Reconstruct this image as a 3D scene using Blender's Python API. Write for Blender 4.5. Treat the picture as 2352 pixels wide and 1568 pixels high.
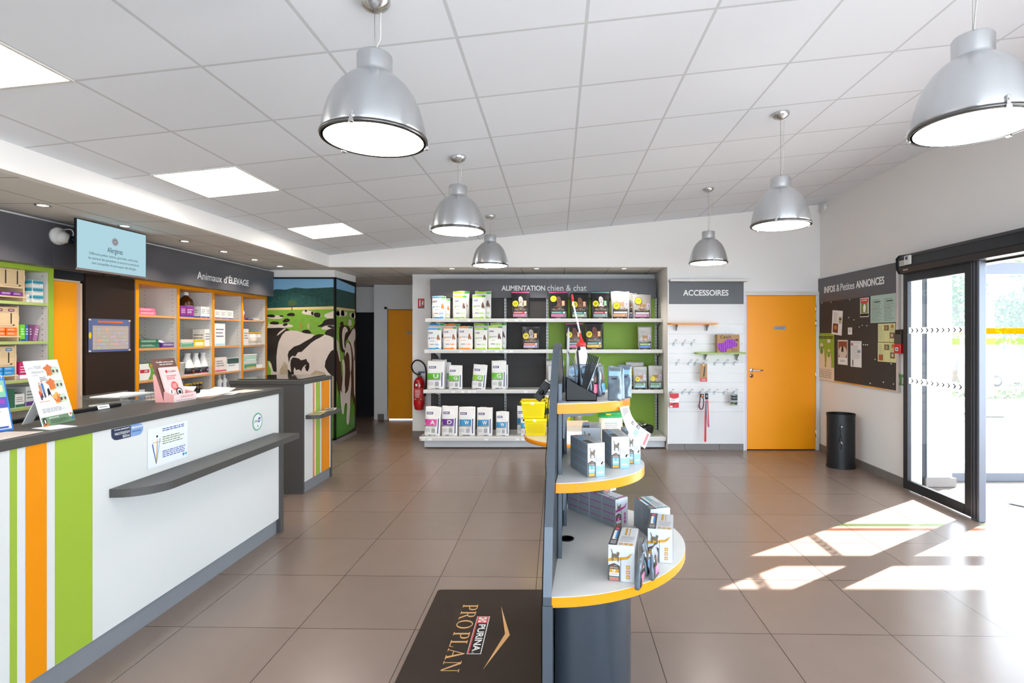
import bpy, bmesh, math, random
from mathutils import Matrix, Vector
from mathutils.geometry import tessellate_polygon

# ------------------------------------------------------------------ clear
for _o in list(bpy.data.objects):
    bpy.data.objects.remove(_o, do_unlink=True)
scene = bpy.context.scene
COL = scene.collection
random.seed(7)

# ------------------------------------------------------------------ camera (focal 1228 px on a 2352 px wide frame, shifted lens)
FPX, CX, CY, CAMZ = 1228.0, 1280.0, 770.0, 1.5
cam_data = bpy.data.cameras.new('camera')
cam_data.sensor_fit = 'HORIZONTAL'
cam_data.sensor_width = 36.0
cam_data.lens = 36.0 * FPX / 2352.0
cam_data.shift_x = -(CX - 1176.0) / 2352.0
cam_data.shift_y = -(784.0 - CY) / 2352.0
cam_data.clip_start = 0.05
cam_data.clip_end = 300
cam = bpy.data.objects.new('camera', cam_data)
COL.objects.link(cam)
cam.location = (0, 0, CAMZ)
cam.rotation_euler = (math.radians(90), 0, 0)
scene.camera = cam

# ------------------------------------------------------------------ view, world, sun
scene.view_settings.view_transform = 'Standard'
scene.view_settings.look = 'None'
scene.view_settings.gamma = 1.0
scene.view_settings.use_curve_mapping = False
scene.view_settings.exposure = 0.98

WORLD_STRENGTH = 5.6
SUN_STRENGTH = 27.0
LED_STRENGTH = 6.8
PENDANT_STRENGTH = 11.0
SPOT_W = 13.0

world = bpy.data.worlds.new('world'); scene.world = world
world.use_nodes = True
wn = world.node_tree.nodes; wl = world.node_tree.links
wn.clear()
w_out = wn.new('ShaderNodeOutputWorld'); w_bg = wn.new('ShaderNodeBackground')
w_bg.inputs['Color'].default_value = (0.72, 0.86, 1.0, 1)
w_bg.inputs['Strength'].default_value = WORLD_STRENGTH
wl.new(w_bg.outputs[0], w_out.inputs[0])

sun_d = bpy.data.lights.new('sun', 'SUN')
sun_d.energy = SUN_STRENGTH; sun_d.angle = math.radians(0.4); sun_d.color = (1.0, 0.98, 0.95)
sun = bpy.data.objects.new('sun', sun_d); COL.objects.link(sun)
sun.rotation_euler = Vector((-1.4, -0.9, -1.0)).to_track_quat('-Z', 'Y').to_euler()
sun.location = (8, 8, 8)

# ------------------------------------------------------------------ measuring helpers: a point of the photo on a plane of the place
def wx(px, Y): return (px - CX) / FPX * Y
def wz(py, Y): return CAMZ + (CY - py) / FPX * Y
def yx(px, X): return FPX * X / (px - CX)          # depth of a pixel column on the plane x = X

# ------------------------------------------------------------------ materials
def lin(c):
    c = c / 255.0
    return c / 12.92 if c <= 0.04045 else ((c + 0.055) / 1.055) ** 2.4
def rgb(h):
    if isinstance(h, str):
        h = h.lstrip('#'); return tuple(lin(int(h[i:i+2], 16)) for i in (0, 2, 4)) + (1.0,)
    return tuple(h) + ((1.0,) if len(h) == 3 else ())
MATS = {}
def mat(name, col, rough=0.5, metal=0.0, spec=0.5, var=0.0, vscale=6.0, bump=0.0, bscale=60.0, coat=0.0, emit=0.0, alpha=1.0, stretch=(1,1,1)):
    if name in MATS: return MATS[name]
    m = bpy.data.materials.new(name); m.use_nodes = True
    nt = m.node_tree; b = nt.nodes['Principled BSDF']
    c = rgb(col)
    b.inputs['Base Color'].default_value = c
    b.inputs['Roughness'].default_value = rough
    b.inputs['Metallic'].default_value = metal
    b.inputs['Specular IOR Level'].default_value = spec
    if coat: b.inputs['Coat Weight'].default_value = coat
    if alpha < 1: b.inputs['Alpha'].default_value = alpha
    if emit:
        b.inputs['Emission Color'].default_value = c; b.inputs['Emission Strength'].default_value = emit
    if var or bump:
        tc = nt.nodes.new('ShaderNodeTexCoord'); mp = nt.nodes.new('ShaderNodeMapping')
        mp.inputs['Scale'].default_value = stretch
        nt.links.new(tc.outputs['Object'], mp.inputs[0])
    if var:
        n = nt.nodes.new('ShaderNodeTexNoise'); n.inputs['Scale'].default_value = vscale; n.inputs['Detail'].default_value = 4
        nt.links.new(mp.outputs[0], n.inputs['Vector'])
        r = nt.nodes.new('ShaderNodeMix'); r.data_type = 'RGBA'
        r.inputs[6].default_value = tuple(max(0, x * (1 - var)) for x in c[:3]) + (1,)
        r.inputs[7].default_value = tuple(min(1, x * (1 + var)) for x in c[:3]) + (1,)
        nt.links.new(n.outputs['Fac'], r.inputs[0]); nt.links.new(r.outputs[2], b.inputs['Base Color'])
    if bump:
        n2 = nt.nodes.new('ShaderNodeTexNoise'); n2.inputs['Scale'].default_value = bscale; n2.inputs['Detail'].default_value = 3
        nt.links.new(mp.outputs[0], n2.inputs['Vector'])
        bp = nt.nodes.new('ShaderNodeBump'); bp.inputs['Strength'].default_value = bump; bp.inputs['Distance'].default_value = 0.01
        nt.links.new(n2.outputs['Fac'], bp.inputs['Height']); nt.links.new(bp.outputs[0], b.inputs['Normal'])
    MATS[name] = m
    return m
def col(h, rough=0.45):
    """plain printed or painted colour"""
    return mat('print_%s_%d' % (h.strip('#'), int(rough * 100)), h, rough)

def grid_mat(name, tile, line, line2, udir, vdir, u0, v0, w, h, mortar, rough, var=0.06, bump=0.3, spec=0.5, noise_scale=3.0):
    m = bpy.data.materials.new(name); m.use_nodes = True
    nt = m.node_tree; N = nt.nodes; L = nt.links; b = N['Principled BSDF']
    g = N.new('ShaderNodeNewGeometry')
    def dot(d, off):
        v = N.new('ShaderNodeVectorMath'); v.operation = 'DOT_PRODUCT'; v.inputs[1].default_value = d
        L.new(g.outputs['Position'], v.inputs[0])
        a = N.new('ShaderNodeMath'); a.operation = 'ADD'; a.inputs[1].default_value = off
        L.new(v.outputs['Value'], a.inputs[0]); return a
    cb = N.new('ShaderNodeCombineXYZ')
    L.new(dot(udir, -u0 + 60 * w).outputs[0], cb.inputs[0]); L.new(dot(vdir, -v0 + 60 * h).outputs[0], cb.inputs[1])
    br = N.new('ShaderNodeTexBrick'); br.offset = 0; br.squash = 1
    br.inputs['Scale'].default_value = 1; br.inputs['Brick Width'].default_value = w; br.inputs['Row Height'].default_value = h
    br.inputs['Mortar Size'].default_value = mortar; br.inputs['Mortar Smooth'].default_value = 0.1; br.inputs['Bias'].default_value = 0
    c = rgb(tile)
    br.inputs['Color1'].default_value = tuple(x * (1 - var) for x in c[:3]) + (1,)
    br.inputs['Color2'].default_value = tuple(x * (1 + var) for x in c[:3]) + (1,)
    br.inputs['Mortar'].default_value = rgb(line)
    L.new(cb.outputs[0], br.inputs['Vector'])
    nz = N.new('ShaderNodeTexNoise'); nz.inputs['Scale'].default_value = noise_scale; nz.inputs['Detail'].default_value = 6
    L.new(g.outputs['Position'], nz.inputs['Vector'])
    mr = N.new('ShaderNodeMapRange'); mr.inputs['To Min'].default_value = 1 - var; mr.inputs['To Max'].default_value = 1 + var
    L.new(nz.outputs['Fac'], mr.inputs['Value'])
    mx = N.new('ShaderNodeVectorMath'); mx.operation = 'SCALE'
    L.new(br.outputs['Color'], mx.inputs[0]); L.new(mr.outputs[0], mx.inputs['Scale'])
    L.new(mx.outputs[0], b.inputs['Base Color'])
    b.inputs['Roughness'].default_value = rough; b.inputs['Specular IOR Level'].default_value = spec
    if bump:
        bp = N.new('ShaderNodeBump'); bp.inputs['Strength'].default_value = bump; bp.inputs['Distance'].default_value = 0.002; bp.invert = True
        L.new(br.outputs['Fac'], bp.inputs['Height']); L.new(bp.outputs[0], b.inputs['Normal'])
    return m

def glass_mat(name, tint=(1, 1, 1), refl=1.0):
    m = bpy.data.materials.new(name); m.use_nodes = True
    nt = m.node_tree; N = nt.nodes; N.clear()
    o = N.new('ShaderNodeOutputMaterial'); mx = N.new('ShaderNodeMixShader')
    t = N.new('ShaderNodeBsdfTransparent'); t.inputs[0].default_value = tint + (1,)
    gl = N.new('ShaderNodeBsdfGlossy'); gl.inputs['Roughness'].default_value = 0.0; gl.inputs['Color'].default_value = (refl, refl, refl, 1)
    lw = N.new('ShaderNodeLayerWeight'); lw.inputs['Blend'].default_value = 0.5
    pw = N.new('ShaderNodeMath'); pw.operation = 'POWER'; pw.inputs[1].default_value = 4.5
    fr = N.new('ShaderNodeMath'); fr.operation = 'MULTIPLY_ADD'; fr.inputs[1].default_value = 0.85; fr.inputs[2].default_value = 0.035
    nt.links.new(lw.outputs['Facing'], pw.inputs[0]); nt.links.new(pw.outputs[0], fr.inputs[0])
    nt.links.new(fr.outputs[0], mx.inputs[0]); nt.links.new(t.outputs[0], mx.inputs[1]); nt.links.new(gl.outputs[0], mx.inputs[2])
    nt.links.new(mx.outputs[0], o.inputs[0])
    MATS[name] = m
    return m
def film_mat(name, c, a, tr=None):
    m = bpy.data.materials.new(name); m.use_nodes = True
    nt = m.node_tree; N = nt.nodes; N.clear()
    o = N.new('ShaderNodeOutputMaterial'); mx = N.new('ShaderNodeMixShader'); mx.inputs[0].default_value = a
    t = N.new('ShaderNodeBsdfTransparent'); t.inputs[0].default_value = (tr or tuple(0.5 + 0.5 * x for x in rgb(c)[:3])) + (1,)
    d = N.new('ShaderNodeBsdfTranslucent'); d.inputs[0].default_value = rgb(c)
    nt.links.new(t.outputs[0], mx.inputs[1]); nt.links.new(d.outputs[0], mx.inputs[2]); nt.links.new(mx.outputs[0], o.inputs[0])
    return m
def emit_mat(name, c, s):
    m = bpy.data.materials.new(name); m.use_nodes = True
    nt = m.node_tree; N = nt.nodes; N.clear()
    o = N.new('ShaderNodeOutputMaterial'); e = N.new('ShaderNodeEmission')
    e.inputs[0].default_value = rgb(c); e.inputs[1].default_value = s
    nt.links.new(e.outputs[0], o.inputs[0]); return m

# ------------------------------------------------------------------ mesh builder (all shapes in world space, or in the frame self.M)
ORG = {}
_TXT = {}
def _text_mesh(s, bold):
    k = (s, bold)
    if k not in _TXT:
        cu = bpy.data.curves.new('t', 'FONT'); cu.body = s; cu.size = 1; cu.resolution_u = 4
        cu.offset = 0.022 if bold else 0.0
        ob = bpy.data.objects.new('t', cu); COL.objects.link(ob)
        dg = bpy.context.evaluated_depsgraph_get(); dg.update()
        me = ob.evaluated_get(dg).to_mesh()
        vs = [tuple(v.co[:2]) for v in me.vertices]; fs = [tuple(p.vertices) for p in me.polygons]
        ob.evaluated_get(dg).to_mesh_clear()
        bpy.data.objects.remove(ob); bpy.data.curves.remove(cu)
        if not vs: vs = [(0, 0), (1, 0), (1, 1)]; fs = []
        xs = [v[0] for v in vs]; ys = [v[1] for v in vs]
        _TXT[k] = (vs, fs, min(xs), max(xs), min(ys), max(ys))
    return _TXT[k]

class MB:
    def __init__(self, M=None):
        self.v = []; self.f = []; self.mi = []; self.sm = []; self.mats = []
        self.M = M or Matrix(); self.warp = None
    def slot(self, m):
        if m not in self.mats: self.mats.append(m)
        return self.mats.index(m)
    def add(self, vs, fs, m, smooth=False):
        b = len(self.v)
        for p in vs:
            p = Vector(p)
            if self.warp: p = Vector(self.warp(p))
            self.v.append(self.M @ p)
        s = self.slot(m)
        for f in fs:
            self.f.append(tuple(b + i for i in f)); self.mi.append(s); self.sm.append(smooth)
        return self
    def box(self, x0, y0, z0, x1, y1, z1, m, bev=0.0, seg=2):
        if x0 > x1: x0, x1 = x1, x0
        if y0 > y1: y0, y1 = y1, y0
        if z0 > z1: z0, z1 = z1, z0
        if bev <= 0:
            vs = [(x0,y0,z0),(x1,y0,z0),(x1,y1,z0),(x0,y1,z0),(x0,y0,z1),(x1,y0,z1),(x1,y1,z1),(x0,y1,z1)]
            fs = [(0,3,2,1),(4,5,6,7),(0,1,5,4),(1,2,6,5),(2,3,7,6),(3,0,4,7)]
            return self.add(vs, fs, m)
        bm = bmesh.new(); bmesh.ops.create_cube(bm, size=1)
        for v in bm.verts:
            v.co = Vector(((x0+x1)/2 + v.co.x*(x1-x0), (y0+y1)/2 + v.co.y*(y1-y0), (z0+z1)/2 + v.co.z*(z1-z0)))
        bmesh.ops.bevel(bm, geom=list(bm.edges), offset=min(bev, (x1-x0)*.45, (y1-y0)*.45, (z1-z0)*.45), segments=seg, profile=0.5, affect='EDGES')
        return self.from_bm(bm, m)
    def from_bm(self, bm, m, smooth=False):
        bm.verts.index_update()
        vs = [tuple(v.co) for v in bm.verts]; fs = [tuple(v.index for v in f.verts) for f in bm.faces]
        bm.free(); return self.add(vs, fs, m, smooth)
    def lathe(self, prof, m, n=32, c=(0, 0, 0), smooth=True, axis='z'):
        vs = []; fs = []
        for r, z in prof:
            for i in range(n):
                a = 2*math.pi*i/n
                p = (r*math.cos(a), r*math.sin(a), z)
                if axis == 'y': p = (p[0], -p[2], p[1])
                if axis == 'x': p = (p[2], p[0], p[1])
                vs.append((c[0]+p[0], c[1]+p[1], c[2]+p[2]))
        for j in range(len(prof)-1):
            for i in range(n):
                k = (i+1) % n
                fs.append((j*n+i, j*n+k, (j+1)*n+k, (j+1)*n+i))
        if prof[0][0] > 1e-6: fs.append(tuple(range(n))[::-1])
        if prof[-1][0] > 1e-6: fs.append(tuple((len(prof)-1)*n+i for i in range(n)))
        return self.add(vs, fs, m, smooth)
    def cyl(self, x, y, z0, z1, r, m, n=24, r1=None):
        r1 = r if r1 is None else r1
        e = min(0.002, r*.1)
        return self.lathe([(r-e, z0), (r, z0+e), (r1, z1-e), (r1-e, z1)], m, n, (x, y, 0), True)
    def tube(self, pts, r, m, n=8, closed=False):
        pts = [Vector(p) for p in pts]; vs = []; fs = []
        N = len(pts); up = None
        for i, p in enumerate(pts):
            d = (pts[min(i+1, N-1)] - pts[max(i-1, 0)]).normalized()
            if up is None:
                up = Vector((0, 0, 1)) if abs(d.z) < .9 else Vector((1, 0, 0))
            s = d.cross(up).normalized(); up = s.cross(d).normalized()
            rr = r[i] if isinstance(r, (list, tuple)) else r
            for k in range(n):
                a = 2*math.pi*k/n
                vs.append(p + (s*math.cos(a) + up*math.sin(a))*rr)
        for i in range(N-1):
            for k in range(n):
                k2 = (k+1) % n
                fs.append((i*n+k, i*n+k2, (i+1)*n+k2, (i+1)*n+k))
        fs.append(tuple(range(n))[::-1]); fs.append(tuple((N-1)*n+k for k in range(n)))
        return self.add(vs, fs, m, True)
    def prism(self, pts, a0, a1, m, axis='z', smooth=False):
        """2D outline pushed along an axis; pts are (x,y) for z, (y,z) for x, (x,z) for y"""
        def P(p, a):
            return {'z': (p[0], p[1], a), 'x': (a, p[0], p[1]), 'y': (p[0], a, p[1])}[axis]
        n = len(pts)
        tri = tessellate_polygon([[Vector((p[0], p[1], 0)) for p in pts]])
        vs = [P(p, a0) for p in pts] + [P(p, a1) for p in pts]
        self.add(vs, [tuple(t) for t in tri] + [tuple(i+n for i in t) for t in tri], m)
        b = len(self.v)
        self.add(vs, [(i, (i+1) % n, n+(i+1) % n, n+i) for i in range(n)], m, smooth)
        return self
    # flat marks in a frame: u, v in the plane, n out of it  (self.M must be a frame)
    def poly(self, pts, m, off=0.0):
        tri = tessellate_polygon([[Vector((p[0], p[1], 0)) for p in pts]])
        out = []
        for t in tri:
            a, b, c = (pts[i] for i in t)
            cr = (b[0]-a[0])*(c[1]-a[1]) - (b[1]-a[1])*(c[0]-a[0])
            out.append(tuple(t) if cr > 0 else tuple(t)[::-1])
        return self.add([(p[0], p[1], off) for p in pts], out, m)
    def rect(self, u0, v0, u1, v1, m, off=0.0, nu=1, nv=1):
        if u0 > u1: u0, u1 = u1, u0
        if v0 > v1: v0, v1 = v1, v0
        vs = [(u0+(u1-u0)*i/nu, v0+(v1-v0)*j/nv, off) for j in range(nv+1) for i in range(nu+1)]
        fs = [(j*(nu+1)+i, j*(nu+1)+i+1, (j+1)*(nu+1)+i+1, (j+1)*(nu+1)+i) for j in range(nv) for i in range(nu)]
        return self.add(vs, fs, m)
    def disc(self, u, v, r, m, off=0.0, n=24, rv=None):
        rv = rv or r
        return self.poly([(u+r*math.cos(2*math.pi*i/n), v+rv*math.sin(2*math.pi*i/n)) for i in range(n)], m, off)
    def text(self, s, u0, v0, u1, v1, m, off=0.0, bold=False, depth=0.0, keep=False):
        """text fitted into the box u0,v0 - u1,v1"""
        vs, fs, xa, xb, ya, yb = _text_mesh(s, bold)
        su = (u1-u0)/(xb-xa); sv = (v1-v0)/(yb-ya)
        if keep: su = sv = min(su, sv)
        V = [((x-xa)*su+u0, (y-ya)*sv+v0, off+depth) for x, y in vs]
        self.add(V, fs, m)
        if depth:
            # sides
            ed = {}
            for f in fs:
                for i in range(len(f)):
                    a, b = f[i], f[(i+1) % len(f)]
                    if (b, a) in ed: del ed[(b, a)]
                    else: ed[(a, b)] = 1
            n = len(V)
            self.add(V + [(p[0], p[1], off) for p in V], [(b, a, a+n, b+n) for a, b in ed], m)
        return self
    def lines(self, u0, v0, u1, v1, n, m, off=0.0, fill=0.35, ragged=0.35, seed=1):
        """rows of tiny print"""
        rd = random.Random(seed); h = (v1-v0)/n
        for i in range(n):
            v = v1-(i+.5)*h; u = u0
            end = u1 - (u1-u0)*ragged*rd.random()
            while u < end:
                w = (u1-u0)*(.06+.12*rd.random()); w = min(w, end-u)
                self.rect(u, v-h*fill/2, u+w, v+h*fill/2, m, off); u += w + (u1-u0)*.025
        return self
    def build(self, name, parent=None, origin=None):
        me = bpy.data.meshes.new(name)
        if parent is None:
            if origin is None:
                xs = [p.x for p in self.v]; ys = [p.y for p in self.v]; zs = [p.z for p in self.v]
                origin = ((min(xs)+max(xs))/2, (min(ys)+max(ys))/2, min(zs))
            O = Matrix.Translation(origin)
        else:
            O = ORG[parent.name]
        I = O.inverted()
        me.from_pydata([I @ p for p in self.v], [], self.f)
        for m in self.mats: me.materials.append(m)
        me.polygons.foreach_set('material_index', self.mi)
        me.polygons.foreach_set('use_smooth', self.sm)
        me.update()
        o = bpy.data.objects.new(name, me); COL.objects.link(o)
        if parent is None: o.matrix_world = O
        else: o.parent = parent
        ORG[o.name] = O
        return o

def tag(o, label=None, cat=None, group=None, kind=None):
    if label: o['label'] = label
    if cat: o['category'] = cat
    if group: o['group'] = group
    if kind: o['kind'] = kind
    return o
def thing(name, label, cat, loc, group=None):
    o = bpy.data.objects.new(name, None); COL.objects.link(o)
    o.empty_display_size = 0.05
    o.location = loc; ORG[o.name] = Matrix.Translation(loc)
    return tag(o, label, cat, group)
def struct(o): o['kind'] = 'structure'; return o
def copy_tree(o, parent=None):
    c = o.copy(); COL.objects.link(c)
    if parent is not None: c.parent = parent
    for ch in [x for x in bpy.data.objects if x.parent == o]: copy_tree(ch, c)
    return c
def frame(o, u, v):
    """frame with origin o, u to the right, v up, n = u x v out of the surface"""
    u = Vector(u).normalized(); v = Vector(v).normalized(); n = u.cross(v).normalized()
    return Matrix(((u.x, v.x, n.x, o[0]), (u.y, v.y, n.y, o[1]), (u.z, v.z, n.z, o[2]), (0, 0, 0, 1)))
FRONT = lambda x, y, z: frame((x, y, z), (1, 0, 0), (0, 0, 1))          # faces the camera (-y)
LEFTW = lambda x, y, z: frame((x, y, z), (0, 1, 0), (0, 0, 1))          # on the left side, faces +x : u runs to +y
RIGHTW = lambda x, y, z: frame((x, y, z), (0, -1, 0), (0, 0, 1))        # on the right side, faces -x : u runs to -y
def spline(pts, closed=True, k=6):
    out = []; n = len(pts)
    rng = range(n) if closed else range(n-1)
    for i in rng:
        p = [pts[(i+j-1) % n] if closed else pts[min(max(i+j-1, 0), n-1)] for j in range(4)]
        for s in range(k):
            t = s/k
            out.append(tuple(.5*((2*p[1][d]) + (-p[0][d]+p[2][d])*t + (2*p[0][d]-5*p[1][d]+4*p[2][d]-p[3][d])*t*t + (-p[0][d]+3*p[1][d]-3*p[2][d]+p[3][d])*t**3) for d in range(len(pts[0]))))
    if not closed: out.append(tuple(pts[-1]))
    return out

# ------------------------------------------------------------------ palette
WALL = mat('wall_paint', '#EDEBE9', 0.75, spec=0.25, bump=0.03, bscale=220)
WHITE = mat('white_laminate', '#D9D9D6', 0.35, spec=0.4)
WHITEM = mat('white_metal_shelf', '#E0DEDA', 0.4, spec=0.5)
ANTH = mat('anthracite_laminate', '#4C4A48', 0.42, spec=0.35)
ANTHB = mat('anthracite_board', '#3E3C3B', 0.6, spec=0.3)
SLATE = mat('slate_laminate', '#555459', 0.35, spec=0.45)
BROWN = mat('dark_brown_panel', '#2E2019', 0.5, spec=0.3, var=0.15, vscale=3, stretch=(1, 1, .2))
BLACK = mat('black_plastic', '#121316', 0.42, spec=0.3)
BLACKM = mat('black_frame', '#0F1013', 0.45)
NAVY = mat('navy_panel', '#14161F', 0.5)
ORANGE = mat('orange_laminate', '#E88E00', 0.38, spec=0.4)
ORDOOR = mat('orange_door_paint', '#FFA200', 0.42, spec=0.4, var=0.03, vscale=2)
GREEN = mat('green_laminate', '#9AB538', 0.4, spec=0.4)
GREENP = mat('green_panel', '#84A632', 0.5, spec=0.35, var=0.04, vscale=4)
PLINTH = mat('grey_plinth', '#8E9298', 0.4, metal=0.3)
GREYM = mat('grey_steel', '#9A9B9B', 0.38, metal=0.7)
SLATEM = mat('slate_metal', '#4B535C', 0.35, metal=0.25, spec=0.5)
SLATED = mat('dark_slate_metal', '#30373E', 0.32, metal=0.3)
ALU = mat('brushed_aluminium', '#CFD2D5', 0.27, metal=1.0)
_nt = ALU.node_tree; _b = _nt.nodes['Principled BSDF']; _b.inputs['Anisotropic'].default_value = 0.85; _b.inputs['Anisotropic Rotation'].default_value = 0.25
_tg = _nt.nodes.new('ShaderNodeTangent'); _tg.direction_type = 'RADIAL'; _tg.axis = 'Z'; _nt.links.new(_tg.outputs[0], _b.inputs['Tangent'])
CHROME = mat('chrome', '#D0D0D0', 0.18, metal=1.0)
TILEB = mat('baseboard_tile', '#7A736F', 0.4)
DARKAL = mat('dark_door_aluminium', '#2B2E33', 0.35, metal=0.35)
GREYAL = mat('grey_door_aluminium', '#63666F', 0.35, metal=0.5)
GLASS = glass_mat('clear_glass')
PAPER = mat('paper_white', '#EDEDEC', 0.7, spec=0.2)
RED = mat('red_plastic', '#C81A1C', 0.35)
WOOD = mat('pale_wood', '#DDBE93', 0.5, var=0.08, vscale=12, stretch=(1, 1, 6))
KRAFT = mat('kraft_card', '#B08A5E', 0.7, var=0.06, vscale=20)
WARMP = mat('warm_plastic', '#E8D9C8', 0.5)
YELLOWT = mat('yellow_translucent_plastic', '#EFD800', 0.3)
# ================================================================== THE SETTING
FLOORM = grid_mat('floor_tiles', '#85746A', '#3E332C', None, (1, 0, 0), (0.0215, 1, 0), 0.4734, 0.312, 0.6, 0.6, 0.0022, 0.24, var=0.05, bump=0.25, spec=0.5, noise_scale=5)
CEILM = grid_mat('ceiling_tiles_sloped', '#E4E9F1', '#C8CCD2', None, (1, 0, 0), (0.017, 1, 0), 0.127, 2.35, 0.57, 0.595, 0.008, 0.85, var=0.012, bump=0.25, spec=0.1, noise_scale=2)
CEILL = grid_mat('ceiling_tiles_low', '#DCDBD9', '#A09D9B', None, (1, 0, 0), (0.017, 1, 0), -3.44, 3.588, 0.59, 0.59, 0.006, 0.85, var=0.012, bump=0.25, spec=0.1, noise_scale=2)
def ceil_z(x): return 2.858 + 0.103 * x
XR, XL, YB, YN = 3.44, -4.46, 7.0, -3.2

b = MB(); b.box(XL-.1, YN-.1, -0.1, 3.62, 10.2, 0.0, FLOORM); struct(b.build('floor'))
b = MB()
t = 0.06
b.add([(-2.99, YN, ceil_z(-2.99)), (XR, YN, ceil_z(XR)), (XR, YB+.1, ceil_z(XR)), (-2.99, YB+.1, ceil_z(-2.99)),
       (-2.99, YN, ceil_z(-2.99)+t), (XR, YN, ceil_z(XR)+t), (XR, YB+.1, ceil_z(XR)+t), (-2.99, YB+.1, ceil_z(-2.99)+t)],
      [(0, 1, 2, 3), (4, 7, 6, 5), (0, 4, 5, 1), (1, 5, 6, 2), (2, 6, 7, 3), (3, 7, 4, 0)], CEILM)
struct(b.build('ceiling'))
b = MB()
b.box(XL-.1, YN, 2.40, -2.99, 10.1, 2.46, CEILL); b.box(-2.99, 7.1, 2.40, 1.54, 10.1, 2.46, CEILL)
struct(b.build('ceiling'))
b = MB(); b.box(-3.05, YN, 2.395, -2.985, 7.0, ceil_z(-2.99)+.03, WALL); struct(b.build('trim_1'))
# back wall: upper part over the recess, part with slatwall and door
b = MB()
b.prism([(-2.985, 2.395), (1.44, 2.395), (1.44, 0.0), (2.47, 0.0), (2.47, 2.035), (3.385, 2.035), (3.385, 0.0), (XR+.1, 0.0), (XR+.1, ceil_z(XR+.1)+.03), (-2.985, ceil_z(-2.985)+.03)], 7.0, 7.1, WALL, axis='y')
struct(b.build('wall_back'))
b = MB(); b.box(2.40, 7.10, -.0, 3.45, 7.12, 2.1, mat('blocker_dark', '#3A352F', .9)); b.box(-3.27, 9.70, 0.03, -2.04, 9.72, 2.4, mat('blocker_dark', '#3A352F', .9)); struct(b.build('blocker_behind_doors'))  # unseen dark sheets added to stop light leaking round the doors
b = MB(); b.box(1.44, 7.1, 0, 1.54, 7.9, 2.40, WALL); struct(b.build('wall_recess_side'))
b = MB(); b.box(-2.14, 7.9, 0, 1.54, 8.0, 2.40, WALL); b.box(-2.14, 8.0, 0, -2.04, 9.54, 2.40, WALL); struct(b.build('wall_recess'))
b = MB()
b.prism([(-3.27, 0), (-3.03, 0), (-3.03, 1.965), (-2.33, 1.965), (-2.33, 0), (-2.04, 0), (-2.04, 2.4), (-3.27, 2.4)], 9.54, 9.64, WALL, axis='y')
b.box(-3.27, 9.64, 0, -3.2, 9.96, 2.4, WALL)
struct(b.build('wall_corridor'))
b = MB()
b.prism([(XL, 0), (-3.82, 0), (-3.82, 1.93), (-3.40, 1.93), (-3.40, 0), (-3.2, 0), (-3.2, 2.4), (XL, 2.4)], 9.96, 10.06, WALL, axis='y')
b.box(-3.9, 10.0, 0, -3.3, 10.05, 1.95, NAVY)
struct(b.build('wall_corridor'))
b = MB(); b.box(XL-.1, YN, 0, XL, 10.1, 2.4, WALL); struct(b.build('wall_left'))
b = MB()
b.box(XL-.1, YN-.1, 0, -1.2, YN, 3.4, WALL); b.box(-1.2, YN-.1, 0, 3.2, YN, .15, WALL); b.box(-1.2, YN-.1, 2.6, 3.2, YN, 3.4, WALL); b.box(3.2, YN-.1, 0, 3.56, YN, 3.4, WALL)
struct(b.build('wall_front'))
b = MB()
for x in (-1.2, -.12, .97, 2.06, 3.15): b.box(x, YN-.08, .15, x+.05, YN-.02, 2.6, DARKAL)
b.box(-1.2, YN-.08, .15, 3.2, YN-.02, .2, DARKAL); b.box(-1.2, YN-.08, 2.55, 3.2, YN-.02, 2.6, DARKAL)
w3 = struct(b.build('fill_window'))  # unseen glazing added behind the camera so sky light reaches the back wall
g = MB(); g.add([(-1.15, YN-.05, .2), (3.15, YN-.05, .2), (3.15, YN-.05, 2.55), (-1.15, YN-.05, 2.55)], [(0, 1, 2, 3)], GLASS); g.build('glass_pane', w3)
# right wall with the sliding door opening and, further towards the street, a shop window
b = MB()
W0, W1 = -2.6, 0.9
zt = ceil_z(XR)+.05
b.prism([(YN, 0), (W0, 0), (W0, .25), (W0, 2.45), (W1, 2.45), (W1, .25), (W0+.001, .25), (W0+.001, 0), (2.05, 0), (2.05, 2.14), (5.22, 2.14), (5.22, 0), (7.1, 0), (7.1, zt), (YN, zt)], XR, XR+.12, WALL, axis='x')
struct(b.build('wall_right'))
b = MB()
for y in (W0+.02, (W0+W1)/2, W1-.06): b.box(XR+.02, y, .25, XR+.09, y+.05, 2.45, DARKAL)
b.box(XR+.02, W0, .25, XR+.09, W1, .31, DARKAL); b.box(XR+.02, W0, 2.39, XR+.09, W1, 2.45, DARKAL)
w = struct(b.build('window_1'))
g = MB(); g.box(XR+.05, W0+.05, .3, XR+.056, W1-.05, 2.4, GLASS); g.build('glass_pane', w)
# column carrying the mural
b = MB(); b.box(XL, 7.37, 0, -3.07, 8.14, 2.40, WALL); struct(b.build('wall_column'))
b = MB(); b.box(-3.99, 7.352, 0, -3.065, 7.37, .055, TILEB); b.box(-3.07, 7.37, 0, -3.052, 8.14, .085, TILEB); struct(b.build('baseboard_column'))
# skirtings
b = MB()
for i in range(7): b.box(XR-.012, 5.3+i*.245, 0, XR, 5.3+i*.245+.243, .085, TILEB, .002)
struct(b.build('baseboard_right'))
b = MB()
for x0, x1 in ((1.445, 1.66), (1.663, 2.12), (2.123, 2.43)): b.box(x0, 6.985, 0, x1, 7.0, .085, TILEB, .002)
struct(b.build('baseboard_back'))
b = MB(); b.box(-2.14, 7.885, 0, -1.80, 7.9, .09, TILEB); b.box(-3.2, 9.525, 0, -3.09, 9.54, .1, TILEB); struct(b.build('baseboard_recess'))

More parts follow.
